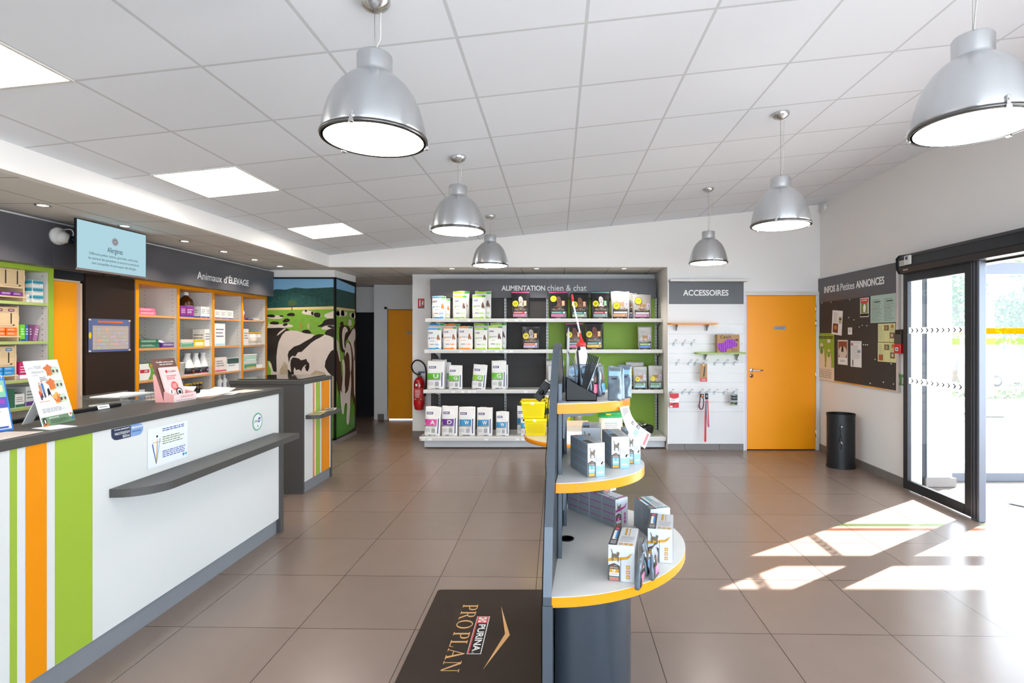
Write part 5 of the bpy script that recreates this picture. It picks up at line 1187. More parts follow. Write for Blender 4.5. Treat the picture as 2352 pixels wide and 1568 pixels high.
place_bag(vet_bag, 1088, 1123, 742, R2, 'white bag with green top behind the first lime one, second shelf', dy=.13, c='lime', seed=19, group=Gv)
place_bag(vet_bag, 1090, 1120, 753, R2, 'white bag with lime green foot, right of the orange ones', c='lime', seed=20, group=Gv)
place_bag(vet_bag, 1126, 1163, 741, R2, 'white bag with green top at the back right of the white bags, second shelf', dy=.13, c='lime', seed=21, rot=5, group=Gv)
place_bag(vet_bag, 1121, 1154, 748, R2, 'white bag with bright lime top, rightmost front one on the second shelf', c='lime', seed=22, group=Gv)
place_bag(pro_bag, 1198, 1240, 747, R2, 'black bag with orange strip alone before the dark grey panel, second shelf', seed=23, top=None, s1='#E8701E', s2='#C8B4D0', animal='#B4A8A0', tag_c='#F0A83A', group=Gp)
place_bag(pro_bag, 1298, 1339, 742, R2, 'black bag with pink top edge behind the bottle, second shelf', seed=24, top='#D84A86', s1='#168A80', s2='#D070A0', animal='#6E4436', group=Gp)
place_bag(pro_bag, 1343, 1386, 740, R2, 'black bag with teal and yellow strips right of the bottle, second shelf', seed=25, top=None, s1='#168A80', s2='#E8C050', animal='#7A4A40', tag_c='#F0A83A', group=Gp)
place_bag(cat_bag, 1465, 1497, 750, R2, 'small silver cat food bag alone at the right of the second shelf', seed=26, s1='#9AC04A', s2='#5A8AD0', disc_v=None, group=Gc)
Gd = 'white diet bags'
place_bag(diet_bag, 991, 1026, 826, R3, 'large white bag behind the leftmost green U bag, third shelf', dy=.14, c='#5DB02E', letter='U', seed=27, rot=-6, group=Gd)
place_bag(diet_bag, 1012, 1036, 832, R3, 'white bag edge showing right of the leftmost green U bag', dy=.2, c='#5DB02E', letter='U', seed=28, rot=10, group=Gd)
place_bag(diet_bag, 981, 1021, 829, R3, 'large white bag with green U band, leftmost on the third shelf', c='#5DB02E', letter='U', seed=29, d=.12, group=Gd)
place_bag(diet_bag, 1031, 1062, 839, R3, 'small white bag with green band, second front bag on the third shelf', c='#6DB83A', letter='G', seed=30, group=Gd)
place_bag(diet_bag, 1083, 1115, 837, R3, 'white bag with lime green band tilting to the right, third shelf', c='#8CC03A', letter='G', seed=31, tilt=5, group=Gd)
place_bag(diet_bag, 1129, 1163, 828, R3, 'white bag with green band, rightmost of the diet bags on the third shelf', c='#6CB83E', letter='G', seed=32, group=Gd)
place_bag(diet_bag, 1140, 1167, 838, R3, 'white bag behind the rightmost green band diet bag, third shelf', dy=.13, c='#2A98C8', letter='G', seed=33, rot=8, group=Gd)
place_bag(cat_bag, 1254, 1296, 828, R3, 'silver cat food bag partly behind the grey display fin, third shelf', seed=34, s1='#7FC08A', s2='#A8D0D4', dy=.05, group=Gc)
place_bag(cat_bag, 1258, 1286, 839, R3, 'light cat food bag in front of the silver one by the display fin', seed=35, s1='#7FC08A', s2='#A8D0D4', tone=BAGL, disc_v=None, group=Gc)
place_bag(cat_bag, 1300, 1330, 840, R3, 'silver cat food bag hidden behind the white bottle, third shelf', seed=36, s1='#C9CCD0', s2='#A8D0D4', disc_v=None, group=Gc)
place_bag(cat_bag, 1350, 1381, 833, R3, 'silver cat food bag behind the pouches on the display shelf', seed=37, s1='#7FC08A', s2='#A8D0D4', disc_v=None, group=Gc)
place_bag(cat_bag, 1438, 1479, 831, R3, 'silver cat food bag behind the right hand pair on the third shelf', dy=.13, seed=38, s1='#5FA86A', s2='#A8D0D4', disc_v=.66, group=Gc)
place_bag(cat_bag, 1454, 1486, 841, R3, 'silver cat food bag, left of the front pair at the third shelf right end', seed=39, s1='#4FA05A', s2='#A8D0DC', group=Gc)
place_bag(cat_bag, 1489, 1522, 839, R3, 'silver cat food bag at the right end of the third shelf', seed=40, s1='#4FA05A', s2='#A8D0C4', group=Gc)
place_bag(diet_bag, 974, 1011, 934, R4, 'large white bag with pink A band, leftmost on the bottom shelf', c='#D64A96', letter='A', seed=41, tilt=2, d=.14, group=Gd)
place_bag(diet_bag, 1014, 1051, 933, R4, 'large white bag with purple D band on the bottom shelf', c='#6A2E8E', letter='D', seed=42, d=.14, group=Gd)
place_bag(diet_bag, 1053, 1091, 935, R4, 'large white bag with blue W band next to the purple one', c='#1E86B8', letter='W', seed=43, d=.14, group=Gd)
place_bag(diet_bag, 1095, 1131, 936, R4, 'large white bag with blue W band and pinched top corner, fourth on the bottom shelf', c='#1E86B8', letter='W', seed=44, d=.14, group=Gd)
place_bag(diet_bag, 1139, 1169, 945, R4, 'small white bag with blue W band and bulging side, bottom shelf', c='#2A8EC0', letter='W', seed=45, d=.12, group=Gd)
place_bag(diet_bag, 1188, 1214, 932, R4, 'white bag with blue band half hidden behind the yellow tubs', dy=.12, c='#1E86B8', letter='W', seed=46, group=Gd)
place_bag(diet_bag, 1196, 1216, 948, R4, 'narrow white and sky blue bag right behind the yellow tubs', dy=.0, c='#3AA8D8', letter='W', seed=47, group=Gd)
# black bag lying at the right end of the bottom shelf
g = Bag(Matrix.Translation((1.20, 7.13, .232)) @ Matrix.Rotation(math.radians(38), 4, 'Z') @ Matrix.Rotation(math.radians(-80), 4, 'X'), .24, .36, .13, BAGK, 50, wr=.004)
g.rect(.3, .62, .7, .82, OC); g.lines(.2, .3, .8, .5, 3, PAPER); g.rect(.15, .12, .6, .2, PAPER)
tag(g.mb.build('pet_food_bag'), 'black bag with orange patch slumped at the right end of the bottom shelf', 'pet food bag')

# extinguisher + sign
ex = thing('fire_extinguisher', 'red fire extinguisher with black hose hung on the wall left of the food shelving', 'fire extinguisher', (-2.01, 7.79, .42))
REDX = mat('extinguisher_red', '#B81418', .25, coat=.4); ec = (-2.01, 7.79, 0)
b = MB(); b.lathe([(0, .415), (.05, .418), (.066, .43), (.068, .45), (.072, .47), (.078, .49), (.08, .52), (.08, .80), (.076, .83), (.055, .87), (.03, .89), (.028, .90)], REDX, 40, ec); b.build('cylinder', ex)
b = MB(); b.lathe([(.0808, .56), (.0808, .74)], mat('label_red', '#C8403C', .4), 40, ec); b.M = FRONT(-2.01, 7.79-.0815, 0); b.lines(-.04, .60, .04, .72, 6, PAPER, .0, fill=.35, seed=3); b.rect(-.035, .765, -.008, .80, PAPER, 0); b.rect(.014, .765, .036, .79, PAPER, -.002); b.rect(-.05, .575, .05, .582, PAPER, -.008); b.M = Matrix(); b.build('label', ex)
b = MB(); b.lathe([(.02, .89), (.02, .93), (.012, .94)], GREYM, 20, ec); b.box(-2.03, 7.70, .925, -1.99, 7.82, .95, BLACK, .006); b.box(-2.02, 7.75, .955, -1.93, 7.80, .975, mat('lever_blue', '#1E3A78', .4), .004); b.box(-2.02, 7.775, .88, -2.0, 7.9, .90, BLACK); b.build('valve', ex)
b = MB(); hp = spline([(-2.01, 7.72, .935), (-2.07, 7.71, .97), (-2.10, 7.71, 1.06), (-2.05, 7.71, 1.135), (-1.97, 7.71, 1.13), (-1.91, 7.72, 1.06), (-1.895, 7.73, .94), (-1.90, 7.74, .78), (-1.915, 7.74, .70)], False, 6); b.tube(hp, .011, BLACK, 10); b.build('hose', ex)
b = MB(); b.lathe([(.012, .62), (.016, .70), (.012, .74)], BLACK, 16, (-1.915, 7.74, 0)); b.build('nozzle', ex)
b = MB(FRONT(wx(960, 7.9), 7.8985, 0)); Wd = .095; z0 = wz(708, 7.9); b.rect(0, z0, Wd, z0+.145, col('#C8202A'), .001); b.rect(0, z0, Wd, z0+.012, col('#4A6AA8'), .0015); b.rect(.02, z0+.03, .038, z0+.11, PAPER, .002); b.poly([(.024, z0+.11), (.034, z0+.11), (.04, z0+.13), (.02, z0+.125)], PAPER, .002); b.poly([(.06, z0+.03), (.068, z0+.06), (.078, z0+.05), (.08, z0+.10), (.066, z0+.12), (.058, z0+.07)], PAPER, .002)
tag(b.build('fire_sign'), 'small red fire extinguisher pictogram sign on the wall above the extinguisher', 'sign')

# ================================================================== ACCESSORIES WALL
XA0, XA1 = wx(1535, 7), wx(1706, 7)
aw = thing('slatwall', 'white slatwall panel with dark ACCESSOIRES header beside the orange door', 'slatwall', ((XA0+XA1)/2, 6.98, .086))
SW = mat('slatwall_white', '#DCDBDA', .3); AF = 6.965
zs_ = [wz(y, AF) for y in (744, 767, 789.5, 812, 834.5, 856.5, 878.5, 901, 923, 945.5)]
b = MB(); edges = [wz(698, AF)] + zs_ + [.088]
for i in range(len(edges)-1):
    b.box(XA0, AF, edges[i+1]+(.004 if i < len(zs_) else 0), XA1, 6.998, edges[i]-(.004 if i > 0 else 0), SW, .0012)
b.box(XA0, AF+.012, .09, XA1, 6.999, edges[0]-.002, SW); b.build('slat_panel', aw)
b = MB()
for z in zs_: b.box(XA0+.002, AF+.004, z-.0042, XA1-.002, AF+.012, z+.0042, GREYM)
b.build('groove_profile', aw)
b = MB(); b.box(XA0, AF-.002, wz(698, AF)+.001, XA1, 6.998, wz(648, AF), mat('header_slate', '#56595D', .4), .002); hh = b.build('header_panel', aw)
b = MB(FRONT(0, AF-.0025, 0)); b.text('ACCESSOIRES', wx(1569, AF), wz(679, AF), wx(1673, AF), wz(665.5, AF), PAPER, 0, bold=True, depth=.002); b.build('lettering', hh)
b = MB(); b.box(XA0-.0, 6.86, wz(648, AF)+.003, XA1+.03, 6.999, wz(648, AF)+.03, SW, .003); b.build('top_ledge', aw)
b = MB(); b.box(XA0-.015, AF, 0.086, XA0, 6.999, wz(648, AF), WALL); b.box(XA1, AF+.004, .0, XA1+.012, 6.999, wz(648, AF), WALL); b.build('side_trim', aw)

def slat_shelf(p0, p1, py, m, name, lab, bpx, deep=.16):
    z = wz(py, AF-.08); t_ = thing(name, lab, 'shelf', ((wx(p0, 6.9)+wx(p1, 6.9))/2, AF-.08, z-.03))
    xa, xb = wx(p0, AF-deep), wx(p1, AF-deep)
    o_ = [(xa+.02, AF-.003), (xa, AF-.06)] + [(xa+.06-.06*math.cos(math.radians(a)), AF-deep+.06-.06*math.sin(math.radians(a))) for a in range(0, 91, 15)] + [(xb, AF-deep), (xb, AF-.003)]
    b = MB(); b.prism(o_, z-.02, z, m); b.build('board', t_)
    for px in bpx:
        x = wx(px, AF)
        b = MB(); b.prism([(AF-.003, z-.021), (AF-.003, z-.10), (AF-.03, z-.10), (AF-.13, z-.021)], x, x+.003, GREYM, axis='x'); b.box(x-.02, AF-.005, z-.10, x+.02, AF-.001, z-.021, GREYM); b.build('bracket', t_)
    return z
slat_shelf(1536, 1649, 741.5, ORANGE, 'slatwall_shelf', 'short orange edged shelf high on the slatwall', (1552, 1622))
zc = slat_shelf(1600, 1714, 809, GREEN, 'slatwall_shelf', 'short green edged shelf on the slatwall carrying the toy box', (1618, 1690))
# hooks
def hook_mesh():
    t_ = thing('slatwall_hook', 'x', 'hook', (0, 0, 0))
    HKM = mat('hook_steel', '#9CA0A4', .45, metal=.6)
    b = MB(); b.box(-.016, -.004, -.026, .016, 0, .010, HKM, .002); b.build('plate', t_)
    b = MB(); b.tube([(0, -.003, .005), (0, -.03, .02), (.0, -.15, .02), (0, -.17, .035)], .0022, HKM, 6); b.tube([(0, -.003, -.01), (.0, -.05, .028), (.0, -.15, .052)], .0018, HKM, 6); b.box(-.014, -.156, .045, .014, -.153, .062, CLR); b.build('prong', t_)
    return t_
h0 = None
def hk(px, zi, lab, grp):
    global h0
    loc = (wx(px, AF), AF-.0005, zs_[zi])
    if h0 is None: o = h0 = hook_mesh()
    else: o = copy_tree(h0)
    o.location = loc; o['label'] = lab; o['group'] = grp
    ORG[o.name] = Matrix.Translation(loc)
for k, px in enumerate((1547, 1568, 1588)): hk(px, 2, ('leftmost', 'middle', 'rightmost')[k]+' of the three empty metal hooks in the upper hook row of the slatwall', 'upper hooks')
for k, px in enumerate((1553, 1581, 1595, 1615, 1641, 1663, 1685)): hk(px, 4, ('leftmost empty hook in the middle hook row', 'second hook in the middle hook row, left of a close pair', 'third hook in the middle hook row, right of a close pair', 'hook carrying the comb card in the middle hook row', 'hook just right of the comb card', 'hook second from the right in the middle row', 'rightmost hook of the middle row')[k], 'middle hooks')
for k, px in enumerate((1540, 1567, 1583, 1607, 1622, 1640, 1662, 1684)): hk(px, 7, ('hook carrying the red and white pack in the lower row', 'empty hook right of the red and white pack', 'second empty hook right of the red and white pack', 'hook carrying the harness with orange tag', 'hook carrying the red leash', 'empty hook right of the red leash', 'second empty hook right of the red leash', 'hook carrying the black pack, rightmost in the lower row')[k], 'lower hooks')
# toy box
tb = thing('toy_box', 'kraft cardboard box marked Catch with a purple rubber toy on the green shelf', 'toy box', (wx(1670, 6.85), AF-.10, zc+.001))
xa, xb = wx(1646, 6.84), wx(1697, 6.84); zt = wz(768, 6.84)
b = MB(); b.box(xa, AF-.15, zc+.001, xb, AF-.06, zt, KRAFT, .002); b.M = FRONT(xa, AF-.1505, zc); W = xb-xa; H = zt-zc
b.text('Catch', W*.13, H*.78, W*.62, H*.95, mat('ink_brown', '#5A4230', .6), .0004, bold=True); b.lines(W*.62, H*.05, W*.95, H*.2, 2, mat('ink_brown', '#5A4230'), .0004); b.disc(W*.88, H*.70, W*.07, mat('ink_brown', '#5A4230'), .0004, 20, W*.05); b.M = Matrix(); b.build('carton', tb)
b = MB(); PT = mat('rubber_purple', '#A23FC0', .4); cx0, cz0 = xa+W*.5, zc+H*.42
o_ = spline([(xa+.0, zc+H*.50), (xa+W*.22, zc+H*.52), (xa+W*.45, zc+H*.74), (xa+W*.70, zc+H*.72), (xa+W*.86, zc+H*.52), (xa+W*.80, zc+H*.32), (xa+W*.58, zc+H*.24), (xa+W*.40, zc+H*.18), (xa+W*.38, zc+.006), (xa+W*.2, zc+.006), (xa+W*.05, zc+H*.22)], True, 5)
b.prism(o_, AF-.165, AF-.1508, PT, axis='y')
rd = random.Random(3)
for i in range(9):
    for j in range(7):
        x = xa+W*(.08+i*.095); z = zc+H*(.08+j*.10)
        c = False; n = len(o_)
        for k in range(n):
            (xi, zi), (xj, zj) = o_[k], o_[k-1]
            if (zi > z) != (zj > z) and x < (xj-xi)*(z-zi)/(zj-zi)+xi: c = not c
        if c: b.lathe([(.011, 0), (.009, .01), (.0, .016)], PT, 8, (x, AF-.164, z), axis='y') if False else b.add([(x-.009, AF-.165, z-.009), (x+.009, AF-.165, z-.009), (x+.009, AF-.165, z+.009), (x-.009, AF-.165, z+.009), (x, AF-.182, z)], [(0, 1, 4), (1, 2, 4), (2, 3, 4), (3, 0, 4)], PT)
b.build('rubber_toy', tb)
# comb card
xa, xb = wx(1608, 6.85), wx(1624, 6.85); za, zb = wz(876, 6.85), wz(835, 6.85)
b = MB(FRONT(xa, AF-.12, za)); W = xb-xa; H = zb-za; b.box(0, 0, -.002, W, H, 0, KRAFT, .0005); b.rect(.001, .001, W-.001, H*.2, col('#C8282C'), .0006); b.lines(W*.2, H*.05, W*.8, H*.16, 2, PAPER, .001); b.poly([(W*.42, H*.28), (W*.58, H*.28), (W*.72, H*.84), (W*.60, H*.85), (W*.52, H*.62)], BLACK, .003); b.disc(W*.5, H*.93, .008, PAPER, .001, 14)
tag(b.build('comb_pack'), 'kraft card with a black comb and red foot hanging on the slatwall', 'comb')
xa, xb = wx(1538, 6.85), wx(1559, 6.85); za, zb = wz(936, 6.85), wz(903, 6.85); W = xb-xa; H = zb-za
b = MB(FRONT(xa, AF-.12, za)); b.box(0, 0, -.012, W, H, 0, PAPER, .001); b.rect(0, H*.72, W, H, col('#C8202E'), .0006); b.poly([(0, H*.72), (W, H*.72), (W*.7, H*.64), (W*.3, H*.64)], col('#C8202E'), .0006); b.rect(0, 0, W, H*.36, col('#C8202E'), .0006); b.poly([(W*.08, H*.2), (W*.6, H*.34), (W*.85, H*.38), (W*.5, H*.24)], BLACK, .001); b.rect(W*.05, H*.03, W*.3, H*.14, PAPER, .001); b.lines(W*.1, H*.45, W*.6, H*.62, 3, INK, .001)
tag(b.build('nail_clipper_pack'), 'red and white blister card hanging at the lower left of the slatwall', 'blister card')
xa, xb = wx(1678, 6.85), wx(1694, 6.85); za, zb = wz(931, 6.85), wz(904, 6.85); W = xb-xa; H = zb-za
b = MB(FRONT(xa, AF-.12, za)); b.box(0, 0, -.01, W, H, 0, mat('clear_sachet', '#8E9390', .3), .002)
for v in (.78, .56, .2): b.poly(spline([(W*.08, H*(v-.08)), (W*.9, H*(v-.08)), (W*.88, H*(v+.10)), (W*.5, H*(v+.04)), (W*.1, H*(v+.10))], True, 3), BLACK, .004)
b.rect(W*.1, H*.08, W*.5, H*.16, GREEN, .005); tag(b.build('bag_roll_pack'), 'small clear pack of black rolls hanging at the right of the slatwall', 'pack')
# leash, harness
lh = thing('dog_leash', 'red leash hanging in two loops with a black clip, on the slatwall', 'leash', (wx(1623, 6.85), AF-.12, wz(1013, 6.85)))
def strap(b, pts, w, m, th=.0025):
    for (x0, z0), (x1, z1) in zip(pts[:-1], pts[1:]):
        b.add([(x0-w/2, AF-.125, z0), (x0+w/2, AF-.125, z0), (x1+w/2, AF-.125, z1), (x1-w/2, AF-.125, z1), (x0-w/2, AF-.125+th, z0), (x0+w/2, AF-.125+th, z0), (x1+w/2, AF-.125+th, z1), (x1-w/2, AF-.125+th, z1)], [(0, 3, 2, 1), (0, 1, 5, 4), (1, 2, 6, 5), (2, 3, 7, 6), (3, 0, 4, 7), (4, 5, 6, 7)], m)
X = lambda p: wx(p, 6.85); Z = lambda p: wz(p, 6.85)
b = MB(); strap(b, [(X(1622), Z(919)), (X(1620), Z(960)), (X(1619.5), Z(1014))], .024, mat('strap_red', '#C81E34', .6)); b.build('strap', lh)
b = MB(); b.M = Matrix.Translation((0, -.006, 0)); strap(b, [(X(1625), Z(919)), (X(1626), Z(950)), (X(1627.5), Z(980))], .012, mat('strap_red', '#C81E34')); b.build('strap', lh)
b = MB(); b.M = Matrix.Translation((0, -.003, 0)); strap(b, [(X(1622.5), Z(921)), (X(1623), Z(955)), (X(1625.5), Z(980))], .011, mat('strap_teal', '#2E9AA0', .6)); tag(b.build('strap', lh), 'teal strap')
b = MB(); b.box(X(1619), AF-.135, Z(917), X(1626), AF-.115, Z(903), BLACK, .004); b.box(X(1621), AF-.138, Z(911), X(1624), AF-.134, Z(907), GREYM, .001); b.build('clip', lh)
hn = thing('dog_harness', 'patterned red and grey collar with orange tag hanging left of the red leash', 'collar', (X(1611), AF-.12, Z(940)))
b = MB(); ps = [(X(1609), AF-.12, Z(905)), (X(1607), AF-.125, Z(920)), (X(1605), AF-.13, Z(932)), (X(1609), AF-.13, Z(939)), (X(1614), AF-.125, Z(936)), (X(1616), AF-.12, Z(920)), (X(1612), AF-.12, Z(905))]; b.tube(spline(ps, False), .008, mat('collar_pattern', '#6E3446', .6, var=.5, vscale=90), 8); b.build('band', hn)
b = MB(); b.box(X(1608), AF-.14, Z(911), X(1616), AF-.128, Z(904), BLACK, .003); b.box(X(1610), AF-.142, Z(910), X(1614.5), AF-.1405, Z(906), OC); b.tube([(X(1604)+.012*math.cos(a), AF-.13, Z(932)+.02*math.sin(a)) for a in [i*math.tau/12 for i in range(13)]], .0035, GREYM, 6); b.build('tag', hn)

# ================================================================== NOTICE BOARD on the right wall
XB = XR-.02
def by(c): return yx(1870+c/5.225, XB)
def bz(c, cz): return wz(600+cz/5.225, by(c))
nb = thing('notice_board', 'dark notice board headed INFOS & Petites ANNONCES on the right wall', 'notice board', (XB, 6.1, .94))
YA, YC = by(42), by(990)
b = MB(); b.box(XB, YC, .945, XR, YA, 2.235, ANTHB); b.build('pin_panel', nb)
b = MB(); b.box(XB-.004, YC, 1.928, XB-.0002, YA, 2.235, SLATE, .001); hp_ = b.build('header_panel', nb)
Mb = RIGHTW(XB-.0045, 0, 0)
b = MB(Mb)
def bt(s, c0, c1, z0, z1, bold): b.text(s, -by(c0), z0, -by(c1), z1, PAPER, 0, bold=bold, depth=.002)
bt('INFOS', 126, 256, 2.037, 2.12, True); bt('&', 274, 306, 2.037, 2.12, False); bt('Petites', 322, 488, 2.037, 2.122, False); bt('ANNONCES', 508, 848, 2.037, 2.12, True); b.build('lettering', hp_)
b = MB(); b.box(XB-.006, YC-.04, .93, XR, YC, 2.25, ALU); b.box(XB-.006, YC, .93, XR, YA, .945, ALU); b.box(XB-.006, YC, 2.235, XR, YA, 2.25, ALU); b.box(XB-.006, YA, .93, XR, YA+.02, 2.25, ALU); b.build('frame', nb)
def notice(c0, c1, ct, cb, name, lab, base, paint=None, rot=0, top_c=None, off=0.0015):
    y0, y1 = by(c0), by(c1); W = y0-y1; zt_ = bz((c0+c1)/2, ct); zb = bz((c0+c1)/2, cb); H = zt_-zb
    M = RIGHTW(XB-.002-off, y0, zb) @ Matrix.Translation((W/2, H/2, 0)) @ Matrix.Rotation(math.radians(rot), 4, 'Z') @ Matrix.Translation((-W/2, -H/2, 0))
    b = MB(M); b.box(0, 0, -.0008, W, H, 0, base)
    if paint: paint(b, W, H)
    return tag(b.build(name), lab, 'notice')
e = .0006
def p_dog(b, W, H): b.rect(W*.06, H*.74, W*.94, H*.96, RED, e); b.text('AVIS', W*.15, H*.82, W*.8, H*.92, PAPER, e*2, bold=True); b.rect(W*.1, H*.2, W*.9, H*.74, col('#6E8E3A'), e); b.poly([(W*.4, H*.25), (W*.35, H*.5), (W*.45, H*.66), (W*.6, H*.68), (W*.7, H*.5), (W*.62, H*.25)], PAPER, e*2); b.rect(W*.02, H*.04, W*.98, H*.18, BLACK, e)
def p_green(b, W, H): b.lines(W*.1, H*.05, W*.92, H*.86, 16, col('#4E6A62'), e, fill=.28, seed=int(W*1e4)); b.rect(W*.3, H*.74, W*.8, H*.765, BLACK, e*2); b.lines(W*.1, H*.5, W*.6, H*.54, 1, col('#C0603C'), e*2)
def p_yel(b, W, H):
    for x in (.34, .67): b.rect(W*x, H*.03, W*(x+.01), H*.97, col('#8A9A3A'), e)
    b.lines(W*.04, H*.08, W*.3, H*.9, 9, INK, e, fill=.2, seed=2); b.lines(W*.7, H*.3, W*.95, H*.9, 7, INK, e, fill=.2, seed=3); b.rect(W*.38, H*.62, W*.63, H*.9, col('#54402E'), e*2); b.disc(W*.5, H*.76, W*.08, col('#B08A60'), e*3); b.rect(W*.7, H*.2, W*.94, H*.5, col('#7A5A44'), e*2); b.disc(W*.82, H*.36, W*.06, col('#D8C4B0'), e*3); b.disc(W*.83, H*.84, W*.07, col('#C87A3A'), e*2)
def p_yel2(b, W, H): p_yel(b, W, H); b.rect(W*.06, H*.06, W*.3, H*.36, col('#A8562E'), e*3)
def p_pet(b, W, H): b.lines(W*.15, H*.5, W*.55, H*.92, 8, INK, e, fill=.2); b.rect(W*.12, H*.08, W*.62, H*.46, col('#5A2E20'), e*2); b.disc(W*.38, H*.3, W*.12, col('#C88A5A'), e*3, 16); b.rect(W*.66, H*.48, W*.95, H*.76, col('#B8AE9A'), e*2); b.rect(W*.7, H*.62, W*.92, H*.7, col('#4A3220'), e*3)
def p_bowl(b, W, H): b.rect(W*.06, H*.3, W*.94, H*.94, col('#8A4030'), e); b.disc(W*.5, H*.5, W*.42, col('#D9CFC6'), e*2, 28, W*.34); b.poly([(W*.36, H*.52), (W*.42, H*.8), (W*.5, H*.72), (W*.58, H*.8), (W*.6, H*.52)], BLACK, e*3); b.rect(W*.06, H*.02, W*.94, H*.28, PAPER, e*3); b.lines(W*.25, H*.1, W*.75, H*.2, 2, INK, e*4)
def p_doc(b, W, H): b.text('COLLECTE', W*.12, H*.92, W*.85, H*.955, col('#4A6AA8'), e); b.lines(W*.1, H*.3, W*.9, H*.84, 12, INK, e, fill=.2, seed=6); b.rect(W*.04, H*.82, W*.24, H*.92, col('#B0707A'), e*2); b.rect(W*.64, H*.55, W*.92, H*.66, col('#8A9AB8'), e*2); b.rect(W*.18, H*.03, W*.26, H*.28, BLACK, e*2)
def p_paw(b, W, H):
    b.rect(0, H*.28, W, H, col('#8FB23A'), e); b.lines(W*.05, H*.88, W*.95, H*.94, 2, BLACK, e*2, fill=.7, ragged=.1); P_ = col('#EADBC4')
    for u, v, s in ((.27, .62, 1.0), (.70, .54, .72)):
        b.poly(spline([(W*(u-.19*s), H*.27), (W*(u-.17*s), H*(v-.06)), (W*(u-.10*s), H*(v+.12*s)), (W*u, H*(v+.17*s)), (W*(u+.10*s), H*(v+.12*s)), (W*(u+.17*s), H*(v-.06)), (W*(u+.17*s), H*.27)], True, 4), P_, e*2)
        b.disc(W*u, H*v, W*.10*s, col('#6E9A2E'), e*3, 18); 
        for du in (-.11, -.035, .04, .11): b.disc(W*(u+du*s), H*(v+.075*s), W*.028*s, col('#6E9A2E'), e*3, 12, W*.05*s)
    b.rect(0, 0, W, H*.27, P_, e*1.5); b.lines(W*.15, H*.04, W*.9, H*.2, 4, INK, e*3, fill=.3); b.text('POUR LES ANIMAUX', W*.15, H*.21, W*.85, H*.235, INK, e*3)
    b.rect(W*.62, H*.80, W*.78, H*.87, PAPER, e*2)
notice(556, 658, 438, 668, 'pinned_notice', 'small red headed notice with a dog on grass pinned high on the dark board', PAPER, p_dog)
notice(680, 829, 405, 738, 'pinned_notice', 'pale green printed sheet, left of the joined pair at the top right of the board', col('#AEC6BC', .6), p_green)
notice(830, 985, 385, 732, 'pinned_notice', 'pale green printed sheet, right of the joined pair at the top right of the board', col('#AEC6BC', .6), p_green)
notice(770, 980, 745, 968, 'pinned_notice', 'pale yellow sheet with dog photos, upper of the two', col('#DDDDA0', .6), p_yel)
notice(768, 988, 975, 1208, 'pinned_notice', 'pale yellow sheet with dog photos, lower of the two', col('#DDDDA0', .6), p_yel2)
notice(222, 345, 590, 882, 'pinned_notice', 'tilted white sheet with two animal photos at the left of the board', PAPER, p_pet, rot=-5, off=.006)
notice(408, 458, 794, 878, 'pinned_notice', 'tiny white card alone in the middle of the board', PAPER, lambda b, W, H: b.lines(W*.15, H*.3, W*.85, H*.9, 4, INK, e))
notice(288, 406, 942, 1240, 'pinned_notice', 'sheet with a black animal in a white bowl on red', mat('paper_rosy', '#E2D3CB', .7), p_bowl)
notice(441, 572, 955, 1268, 'pinned_notice', 'white text sheet with a dark torn strip at its foot', PAPER, p_doc)
notice(44, 246, 862, 1425, 'pinned_poster', 'green poster with two big paw prints hanging at the lower left of the board', col('#EADBC4', .6), p_paw, off=.004)
b = MB(RIGHTW(XB-.001, 0, 0)); rd = random.Random(5)
for ip, (c, cz) in enumerate(((100, 498), (208, 490), (318, 476), (434, 460), (422, 675), (484, 702), (550, 786), (585, 768), (640, 772), (600, 1000), (625, 1000), (648, 1002), (680, 1463), (838, 1450), (960, 1472), (740, 1175), (932, 1228))):
    b = MB(RIGHTW(XB-.001, -(-by(c)), bz(c, cz))); b.lathe([(.002, 0), (.002, .004), (.007, .005), (.006, .009), (0, .01)], RED if c == 318 else PAPER, 10); b.build('drawing_pin', nb)
# call point
cp = thing('fire_alarm_call_point', 'red manual call point with grey keypad above it beside the glass door', 'alarm call point', (XR-.02, 5.33, 1.30))
b = MB(); b.box(XR-.05, 5.285, 1.32, XR, 5.385, 1.415, RED, .005); b.build('call_point_box', cp)
b = MB(RIGHTW(XR-.0505, 5.385, 1.32)); b.rect(.025, .025, .07, .06, PAPER, .001); b.rect(.035, .035, .06, .05, INK, .002); b.build('press_plate', cp)
b = MB(); b.prism([(5.28, 1.416), (5.39, 1.416), (5.39, 1.50), (5.375, 1.555), (5.285, 1.56), (5.28, 1.5)], XR-.045, XR, mat('grey_dark_box', '#4A4744', .45), axis='x'); b.box(XR-.049, 5.29, 1.51, XR-.045, 5.36, 1.555, BLACK, .001); b.build('keypad', cp)
b = MB(RIGHTW(XR-.001, 5.345, 1.0)); b.rect(0, 0, .09, .11, col('#5FA04A'), .001); b.rect(.015, .02, .075, .08, PAPER, .002); b.lines(.02, .025, .07, .075, 3, INK, .003); tag(b.build('wall_sign'), 'small green and white sign on the wall low beside the glass door frame', 'sign')

